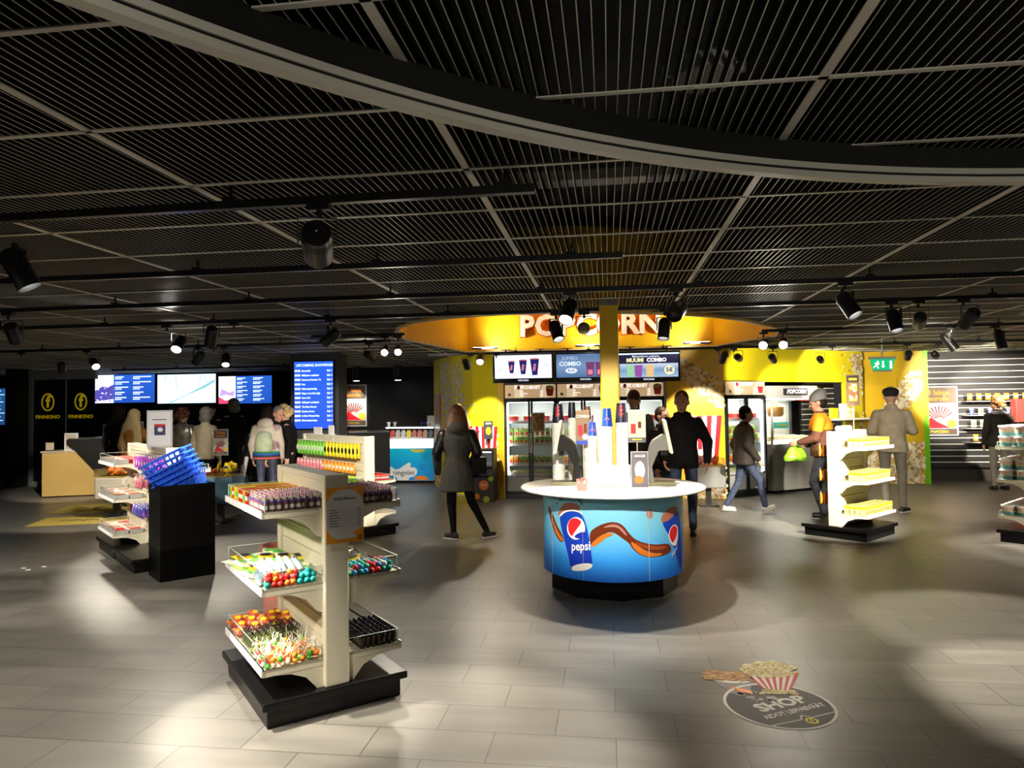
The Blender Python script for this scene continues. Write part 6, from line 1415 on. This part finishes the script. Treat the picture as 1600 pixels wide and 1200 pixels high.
def person(label, x, y, heading, h=1.7, top=None, bottom=None, shoe=None, hair=None, hairstyle='short', sk=skin, P=None, hem=.82, sleeve_r=.058, bulk=1.0, look=0, nod=0, lean=0, collar=True, hat=None, name='person', hood=False, lenh=0, fem=False, skirt=1.0, vox=.012):
    k = h / 1.7
    t = thing(name, label, 'person', (x, y, 0), heading - pi / 2); t.scale = (k, k, k)
    J = dict(hipL=(-.09, 0, .90), hipR=(.09, 0, .90), kneeL=(-.10, .02, .49), kneeR=(.10, .02, .49), ankL=(-.10, 0, .085), ankR=(.10, 0, .085),
             shL=(-.175, 0, 1.37), shR=(.175, 0, 1.37), elL=(-.235, -.03, 1.10), elR=(.235, -.03, 1.10), wrL=(-.235, .05, .86), wrR=(.235, .05, .86), footL=0, footR=0, handL=None, handR=None, pitchL=0, pitchR=0)
    if P: J.update(P)
    J = {a: (V3(c) if isinstance(c, tuple) else c) for a, c in J.items()}
    pel = V3((0, 0, .95)); LM = Matrix.Translation(pel) @ Matrix.Rotation(-lean, 4, 'X') @ Matrix.Translation(-pel)
    def U(p): return LM @ V3(p)
    for a in ('shL', 'shR'): J[a] = U(J[a])
    if not P or 'elL' not in P: J['elL'] = U(J['elL']); J['wrL'] = U(J['wrL'])
    if not P or 'elR' not in P: J['elR'] = U(J['elR']); J['wrR'] = U(J['wrR'])
    hc = U((0, .025, 1.585)); HM = Matrix.Translation(hc + V3((0, 0, .012))) @ Matrix.Rotation(look, 4, 'Z') @ Matrix.Rotation(-nod - lean * .3, 4, 'X') @ Matrix.Scale(1.12, 4)
    # body
    b = MB()
    b.T = None
    b.cap(U((0, 0, 1.0)), U((0, 0, 1.3)), .10, .11, 12); b.cap(J['shL'], J['shR'], .05, n=10); b.cap(U((0, -.005, 1.36)), U((0, .01, 1.50)), .052, .050, 12)
    b.cap(J['hipL'], J['hipR'], .09, n=10)
    for s in 'LR':
        b.cap(J['hip' + s], J['knee' + s], .068, .045, 10); b.cap(J['knee' + s], J['ank' + s], .044, .030, 10); b.cap(J['sh' + s], J['el' + s], .042, .035, 10); b.cap(J['el' + s], J['wr' + s], .034, .024, 10)
        w0 = J['wr' + s]; d = (w0 - J['el' + s]).normalized(); hd__ = J['hand' + s]
        if hd__: d = V3(hd__).normalized()
        sgn = 1 if s == 'R' else -1
        side = V3((-sgn, 0, 0)); f = (side - d * side.dot(d)).normalized() if abs(side.dot(d)) < .95 else V3((0, 1, 0)); u_ = d.cross(f).normalized()   # f: palm normal, u_: across the fingers
        if u_.y < 0: u_ = -u_
        for q in (-.024, -.008, .008, .024): b.cap(w0 + d * .01 + u_ * q * .7, w0 + d * .085 + u_ * q, .0125, .0115, 8)
        for q, L_ in ((-.030, .062), (-.010, .078), (.010, .082), (.030, .072)):
            p0 = w0 + d * .088 + u_ * q; p1 = p0 + (d * .95 + f * .30).normalized() * L_ * .55; p2 = p1 + (d * .75 + f * .66).normalized() * L_ * .5
            b.cap(p0, p1, .0088, .0082, 8); b.cap(p1, p2, .0082, .0066, 8)
        q0 = w0 + d * .03 + u_ * .026; q1 = q0 + (d * .55 + u_ * .65 + f * .3).normalized() * .04; q2 = q1 + (d * .85 + u_ * .2 + f * .4).normalized() * .032
        b.cap(q0, q1, .011, .0095, 8); b.cap(q1, q2, .0095, .008, 8)
    b.T = HM
    b.ell((0, 0, .02), (.074, .094, .105), 18, 12); b.ell((0, .022, -.055), (.054, .064, .062), 14, 9); b.ell((0, .060, -.092), (.024, .022, .020), 10, 6)
    b.cap((0, .088, .01), (0, .108, -.026), .009, .013, 8); b.cap((-.034, .080, .028), (.034, .080, .028), .013, n=8); b.ell((-.03, .066, -.03), (.024, .022, .024), 8, 6); b.ell((.03, .066, -.03), (.024, .022, .024), 8, 6)
    for s in (-1, 1): b.ell((s * .076, -.008, -.008), (.010, .018, .030), 8, 6)
    b.cap((-.016, .088, -.062), (.016, .088, -.062), .0085, n=8)
    fused(b, 'body', sk, t, .0095, 2)
    e = MB(); e.T = HM
    for s in (-1, 1): e.ell((s * .030, .0865, .008), (.012, .007, .006), 8, 5)
    e.build('eyes', eyem, t, smooth=True)
    e = MB(); e.T = HM; e.cap((-.018, .097, -.062), (.018, .097, -.062), .004, n=6); e.build('mouth', lipm, t, smooth=True)
    # top garment
    g = MB(); B_ = bulk
    def ring(c, rx, ry, n=20): return [U((c[0] + rx * cos(2 * pi * i / n), c[1] + ry * sin(2 * pi * i / n), c[2])) for i in range(n)]
    wa = .86 if fem else 1.0
    prof = [(hem - .001, .172 * skirt, .125 * skirt), (hem + .01, .178 * skirt, .13 * skirt), (.93, .172, .128), (1.06, .155 * wa, .118), (1.2, .172, .126), (1.30, .182, .122), (1.385, .165, .10), (1.425, .105, .078), (1.44, .075, .065)]
    prof = [p for p in prof if p[0] >= hem - .01 or p[0] < hem]
    g.rings([ring((0, -.005 * (z > 1.2), z), rx * B_, ry * B_) for z, rx, ry in prof if z >= hem - .002], 20)
    for s in 'LR':
        g.cap(J['sh' + s] - V3((0, 0, .022)), J['el' + s], .066 * B_ * sleeve_r / .058, sleeve_r * B_ * .95, 12); g.cap(J['el' + s], J['wr' + s] - (J['wr' + s] - J['el' + s]).normalized() * .01, sleeve_r * B_, .042 * B_, 12)
    if collar: g.rings([ring((0, .0, z), r_, r_ * .92) for z, r_ in ((1.40, .10), (1.45, .078), (1.485, .075))], 20)
    if hood: g.ell(U((0, -.085, 1.43)), (.14, .075, .085), 14, 9); g.ell(U((0, -.07, 1.47)), (.12, .07, .06), 14, 9)
    tp = fused(g, 'jacket', top, t, vox + .002, 3, .006, x * 3)
    # trousers
    g = MB(); g.ell((0, -.01, .93), (.165, .125, .11), 16, 9)
    for s in 'LR':
        kn, an = J['knee' + s], J['ank' + s]; g.cap(J['hip' + s] + V3((0, 0, -.02)), kn, .088, .062, 12); g.cap(kn, an + V3((0, 0, .01)), .061, .048 if not lenh else .04, 12)
    fused(g, 'trousers', bottom, t, vox + .001, 3, .005, y)
    for s in 'LR':
        an = J['ank' + s]; a = J['foot' + s]; pt = J['pitch' + s]; M = Matrix.Translation(an + V3((0, 0, 0))) @ Matrix.Rotation(a, 4, 'Z') @ Matrix.Rotation(pt, 4, 'X')
        g = MB(); g.T = M; g.cap((0, -.035, -.045), (0, .12, -.052), .040, .034, 12); g.ell((0, .0, -.01), (.038, .05, .05), 10, 6); so = fused(g, 'shoe', shoe or blackm, t, .012, 1)
        g = MB(); g.T = M; g.rings([[(.042 * cos(2 * pi * i / 14) * (1 if sin(2 * pi * i / 14) > 0 else .9), .045 + .122 * sin(2 * pi * i / 14), z) for i in range(14)] for z in (-.084, -.068)], 14); g.build('sole', mat('sole_pale', (.62, .60, .55), .6) if shoe is not blackm else blackm, so)
    # hair or hat
    if hair:
        g = MB(); g.T = HM
        if hairstyle == 'short': g.ell((0, -.010, .040), (.080, .094, .093), 16, 10); g.ell((0, -.035, -.01), (.074, .068, .07), 14, 8)
        elif hairstyle == 'bob': g.ell((0, -.012, .038), (.090, .102, .100), 16, 10); g.ell((0, -.035, -.05), (.096, .075, .085), 14, 8)
        elif hairstyle == 'curly':
            r = random.Random(int(abs(x) * 99))
            g.ell((0, -.015, .04), (.094, .104, .10), 16, 10)
            for q in range(46):
                a, e_ = r.uniform(0, 2 * pi), r.uniform(-.9, 1.4); v = V3((cos(a) * cos(e_) * .105, sin(a) * cos(e_) * .112 - .02, .02 + sin(e_) * .105))
                if v.y > .05 and v.z < .06: continue
                g.ell(v, r.uniform(.02, .034), 8, 5)
        elif hairstyle == 'long':
            g.ell((0, -.012, .040), (.088, .100, .098), 16, 10); g.rings([[(rx * cos(2 * pi * i / 16), yy + ry * sin(2 * pi * i / 16), z) for i in range(16)] for z, rx, ry, yy in ((.07, .09, .06, -.03), (-.03, .112, .065, -.045), (-.13, .13 + lenh * .15, .06, -.065), (-.25 - lenh * .4, .125 + lenh * .35, .05, -.085), (-.32 - lenh, .07 + lenh * .3, .03, -.09))], 16)
        elif hairstyle == 'crew': g.ell((0, -.008, .040), (.0775, .092, .090), 16, 10)
        ho = fused(g, 'hair', hair, t, .010, 2, .004 if hairstyle != 'long' else .006, 3)
        # keep the face clear of hair
        bm = bmesh.new(); bm.from_mesh(ho.data); Hi = HM.inverted(); kill = []
        for v in bm.verts:
            q = Hi @ v.co
            if q.y > .045 and q.z < .062: v.co = HM @ V3((q.x * (1.0), .02 + (q.y - .045) * .2, q.z))
        bm.to_mesh(ho.data); bm.free()
    if hat == 'beanie':
        g = MB(); g.T = HM; g.rings([[(r_ * cos(2 * pi * i / 20), yy + r_ * 1.15 * sin(2 * pi * i / 20), z) for i in range(20)] for z, r_, yy in ((.025, .088, -.01), (.06, .092, -.012), (.10, .088, -.025), (.14, .070, -.045), (.165, .04, -.06), (.17, .01, -.065))], 20)
        fused(g, 'beanie', mat('knit_grey', (.22, .22, .22), .8), t, .01, 2, .003)
    if hat == 'cap':
        g = MB(); g.T = HM; g.ell((0, -.008, .062), (.098, .116, .058), 20, 8); g.ell((0, -.03, .035), (.090, .085, .05), 16, 6); g.ell((0, .080, .045), (.078, .06, .014), 16, 5)
        fused(g, 'flat_cap', mat('cap_dark', (.012, .012, .014), .8), t, .01, 2)
    return t, U, HM, J
deni = noisy(mat('denim', (.045, .065, .12), .8), 25, .35, .2); dark = noisy(mat('cloth_black', (.008, .0075, .008), .9, spec=.2), 20, .3, .2); brn = noisy(mat('cloth_brown_black', (.030, .022, .018), .75), 20, .3, .2)
tweed = noisy(mat('cloth_tweed', (.07, .066, .058), .9), 120, .45, .3); beige = noisy(mat('cloth_beige', (.42, .36, .26), .8), 12, .12, .2); greyt = noisy(mat('cloth_grey_trouser', (.20, .18, .14), .85), 12, .15)
hb_ = noisy(mat('hair_brown', (.16, .07, .03), .45), 60, .4, stretch=(6, 6, .6)); hdk = noisy(mat('hair_dark', (.018, .010, .008), .7, spec=.2), 60, .4, stretch=(6, 6, .6)); hbl = noisy(mat('hair_blonde', (.72, .56, .30), .6), 60, .4, stretch=(6, 6, .5)); hgr = noisy(mat('hair_grey', (.22, .21, .19), .55), 60, .3, stretch=(5, 5, 1)); hsand = noisy(mat('hair_sandy', (.055, .028, .012), .55), 50, .3)
N_ = pi / 2   # heading away from the camera
# 1 woman in the hooded cardigan, back to the camera
t, U, HM, J = person('woman seen from behind in a grey hooded cardigan and tight black trousers', -1.86, 8.5, N_ + .25, 1.62, tweed, dark, mat('canvas_black', (.02, .02, .022), .7), hb_, 'long', lenh=.02, hem=.62, skirt=1.22, bulk=1.12, hood=True, fem=True,
    P=dict(hipR=(.08, 0, .9), hipL=(-.08, 0, .9), kneeL=(-.085, .0, .48), ankL=(-.06, -.0, .085), kneeR=(.17, -.02, .50), ankR=(.37, .03, .085), footL=.9, footR=-1.0, elL=(-.27, -.02, 1.12), wrL=(-.26, .10, .86), elR=(.26, -.05, 1.12), wrR=(.20, .16, .98)))
b = MB(); b.box(-.10, .10, -.05, .05, 0, .22); b.tube([(-.08, 0, .2), (-.06, 0, .48), (.02, .0, .56)], .008, 6); bg = b.build('shoulder_bag', blackm, t, (.27, .02, .83), .3, bevel=.012)
b = MB()
for s, e_ in (('shL', 'elL'), ('shR', 'elR')):
    b.cap(J[s] + V3((0, 0, -.02)), J[e_], .081, .066, 12); b.cap(J[e_], J['wr' + e_[-1]], .066, .045, 12)
fused(b, 'leather_sleeve', mat('leather_black', (.012, .012, .014), .35), t, .014, 2, .004)
# 2 man in the black jacket facing the camera
t, U, HM, J = person('man in a heavy black jacket standing behind the round counter facing us', .92, 8.98, -N_ - .15, 1.76, dark, deni, blackm, hsand, 'crew', skin2, bulk=1.06, hem=.80, sleeve_r=.062, look=-.1, nod=.12,
    P=dict(elL=(-.29, -.02, 1.12), wrL=(-.28, .06, .88), elR=(.29, .0, 1.12), wrR=(.22, .16, .90)))
b = MB(); b.T = LMx = None
b.rings([[U((r_ * cos(2 * pi * i / 20), .0 + r_ * .9 * sin(2 * pi * i / 20), z)) for i in range(20)] for z, r_ in ((1.40, .12), (1.45, .105), (1.475, .10))], 20); fused(b, 'stand_collar', dark, t, .014, 2)
# 3 the other man, back of the head seen over the white card
person('man with close-cropped hair behind the tall cups with his back to us', .36, 9.95, N_, 1.80, dark, deni, blackm, hsand, 'crew', skin2, bulk=1.08, hem=.8)
person('person half hidden behind the man in the heavy black jacket', .70, 9.6, -N_ + .9, 1.56, dark, deni, blackm, hsand, 'short', skin2, bulk=1.05)
# 4 walker
person('person in a dark padded coat and jeans striding to the right past the fridge', 2.0, 10.86, .12, 1.55, brn, deni, mat('shoe_pale', (.55, .52, .46), .6), hdk, 'short', bulk=1.32, hem=.78, fem=False, lean=.04,
    P=dict(hipL=(-.08, 0, .9), hipR=(.08, 0, .9), kneeL=(-.09, -.06, .49), ankL=(-.09, -.27, .10), kneeR=(.09, .22, .52), ankR=(.09, .30, .11), pitchR=.35, pitchL=-.05, elR=(.24, .0, 1.10), wrR=(.23, .16, .88), elL=(-.24, -.08, 1.10), wrL=(-.23, .02, .86)))
# 5 beanie
t, U, HM, J = person('person in a grey beanie and orange topped jacket holding a green bag', 2.95, 10.3, pi - .35, 1.72, noisy(mat('cloth_maroon', (.10, .035, .02), .8), 12, .2), noisy(mat('denim_grey', (.10, .11, .14), .8), 14, .4), mat('shoe_dark', (.02, .02, .022), .5), hdk, 'short', skin2, hat='beanie', hem=.86, bulk=1.1, nod=.25,
    P=dict(elL=(-.24, .05, 1.12), wrL=(-.18, .26, 1.06), elR=(.24, .04, 1.12), wrR=(.18, .20, 1.0), kneeL=(-.1, .10, .5), ankL=(-.1, -.02, .09)))
b = MB(); b.rings([[U((rx * cos(2 * pi * i / 20), ry * sin(2 * pi * i / 20), z)) for i in range(20)] for z, rx, ry in ((1.22, .205, .155), (1.30, .21, .155), (1.38, .19, .125), (1.43, .12, .09), (1.46, .09, .08))], 20)
for s in 'LR': b.cap(J['sh' + s] - V3((0, 0, .01)), J['sh' + s] * .45 + J['el' + s] * .55, .088, .074, 12)
fused(b, 'orange_yoke', noisy(mat('cloth_orange', (.85, .28, .01), .7), 10, .1), t, .014, 3, .004)
t = thing('carrier_bag', 'green plastic bag held by the person in the grey beanie', 'bag', (2.62, 10.36, .80), .3)
b = MB(); b.rings([[(r_ * cos(2 * pi * i / 14), .5 * r_ * sin(2 * pi * i / 14), z) for i in range(14)] for z, r_ in ((0, .17), (.05, .18), (.15, .12), (.24, .05), (.27, .03))], 14); fused(b, 'bag_body', noisy(mat('bag_bright_green', (.20, .45, .02), .35), 16, .3), t, .012, 1, .008)
b = MB(); b.tube([(-.02, 0, .26), (0, 0, .32), (.02, 0, .26)], .008, 6); b.build('bag_handle', MATS['bag_bright_green'], t)
# 6 man with the flat cap
person('man in a black flat cap beige jacket and grey trousers with his back to us', 4.13, 10.95, N_ - .3, 1.80, beige, greyt, mat('shoe_dark', (.02, .02, .022), .5), hgr, 'crew', hat='cap', bulk=1.12, hem=.83, skirt=1.0, sleeve_r=.060,
    P=dict(elR=(.265, .04, 1.12), wrR=(.21, .26, 1.12), elL=(-.25, .05, 1.12), wrL=(-.17, .22, 1.04), ankL=(-.09, 0, .085), ankR=(.11, 0, .085), kneeL=(-.10, 0, .49), kneeR=(.11, 0, .49), footR=-.6, footL=.3))
# 7 shopper on the right
t, U, HM, J = person('shopper in a dark jacket with a grey collar and light trousers facing the slat wall', 6.98, 13.7, N_ + .1, 1.66, brn, noisy(mat('cloth_stone', (.30, .27, .22), .8), 12, .15), blackm, noisy(mat('hair_auburn', (.20, .09, .03), .5), 40, .3), 'curly', hem=.80, bulk=1.2)
b = MB(); b.rings([[U((rx * cos(2 * pi * i / 20), ry * sin(2 * pi * i / 20) - .01, z)) for i in range(20)] for z, rx, ry in ((1.39, .17, .125), (1.43, .14, .11), (1.455, .10, .09))], 20); fused(b, 'grey_scarf', noisy(mat('cloth_mid_grey', (.25, .25, .26), .8), 12, .15), t, .014, 2)
# the queue at the ticket counter
person('person with long dark hair at the left end of the ticket queue', -8.85, 11.65, N_ + .1, 1.71, dark, dark, blackm, hdk, 'long', lenh=.08, fem=True)
t_, U, HM, J = person('woman with very long wavy blonde hair and an orange-brown top in the ticket queue', -8.08, 11.0, N_ - .1, 1.63, noisy(mat('cloth_rust', (.42, .18, .04), .8), 12, .2), mat('cloth_pale', (.5, .47, .45), .8), blackm, hbl, 'long', lenh=.26, fem=True, bulk=1.1,
    P=dict(elR=(.30, .06, 1.14), wrR=(.26, .26, 1.16)))
person('dark haired person standing mostly behind the blonde woman', -8.0, 11.9, N_, 1.66, dark, dark, blackm, hdk, 'short')
t, U, HM, J = person('person with curly auburn hair and a shiny silver quilted jacket at the ticket counter', -7.63, 11.7, N_, 1.64, noisy(mat('cloth_silver', (.28, .27, .24), .3, .5), 9, .4, .6), dark, blackm, noisy(mat('hair_redbrown', (.12, .03, .02), .5), 40, .4), 'curly', bulk=1.2)
person('grey-haired person in a cream coat behind the white sign holder', -6.88, 11.2, N_ - .2, 1.65, noisy(mat('cloth_cream', (.55, .48, .34), .8), 12, .1), dark, blackm, hgr, 'bob', bulk=1.05, P=dict(elR=(.26, -.02, 1.10), wrR=(.27, .04, .86)))
person('cinema worker in a dark cap and black shirt looking down behind the counter', -7.88, 13.05, -N_ + .1, 1.74, dark, dark, blackm, hdk, 'crew', skin2, nod=.5, look=-.1)
person('grey-haired cinema worker in black turned away behind the counter', -7.48, 13.2, pi - .4, 1.82, dark, dark, blackm, hgr, 'bob')
t, U, HM, J = person('girl in a pale patterned hooded coat with a mint backpack and folded umbrella', -5.55, 10.8, N_ + .25, 1.66, spotted('cloth_pale_pattern', [(.58, .50, .44), (.60, .54, .48), (.40, .28, .30), (.62, .55, .48), (.60, .52, .44)], 9, .8), noisy(mat('quilted_navy', (.05, .055, .10), .5), 12, .3, .4), blackm, hdk, 'bob', fem=True, hem=.84, skirt=1.12, bulk=1.12, hood=True)
for k, c_ in enumerate(((.02, .30, .08), (.01, .10, .5), (.02, .03, .06), (.6, .10, .08))):
    b = MB(); z = .945 - k * .032
    b.lathe([(1, 0), (1, .03)], 28, caps=False); b.v = [(p[0] * (.225 + k * .001), p[1] * (.178 + k * .001), p[2] + z) for p in b.v]; b.build('hem_band', mat('band_%d' % k, c_, .7), t)
b = MB(); b.rings([[(rx * cos(2 * pi * i / 16), -.20 + ry * sin(2 * pi * i / 16), z) for i in range(16)] for z, rx, ry in ((.97, .13, .07), (1.02, .145, .085), (1.18, .14, .085), (1.28, .10, .06), (1.31, .06, .04))], 16)
b.tube([(-.09, -.14, 1.25), (-.12, -.02, 1.42), (-.11, .08, 1.35)], .014, 6); b.tube([(.09, -.14, 1.25), (.12, -.02, 1.42), (.11, .08, 1.35)], .014, 6)
fused(b, 'backpack', noisy(mat('pack_mint', (.42, .50, .34), .6), 10, .15), t, .013, 2)
t = thing('umbrella', 'pale folded umbrella held by the girl with the mint backpack', 'umbrella', (-5.88, 10.72, .42), 0)
b = MB(); b.cap((-.05, 0, 0), (.02, .0, .42), .012, .035, 10); b.build('canopy', mat('umbrella_pale', (.62, .60, .62), .4), t, smooth=True); b = MB(); b.cap((.02, 0, .42), (.035, 0, .50), .010, n=8); b.build('handle', blackm, t)
person('older person with short grey hair leaning at the showtimes column', -5.52, 11.0, -.4, 1.66, dark, dark, blackm, hgr, 'crew', skin2, lean=.12, nod=.3)
person('person with curly golden hair in black bending beside the showtimes column', -5.28, 11.15, pi + .3, 1.67, dark, dark, blackm, noisy(mat('hair_golden', (.60, .42, .18), .5), 40, .35), 'curly', lean=.15, nod=.45)
print('objects', len(bpy.data.objects))
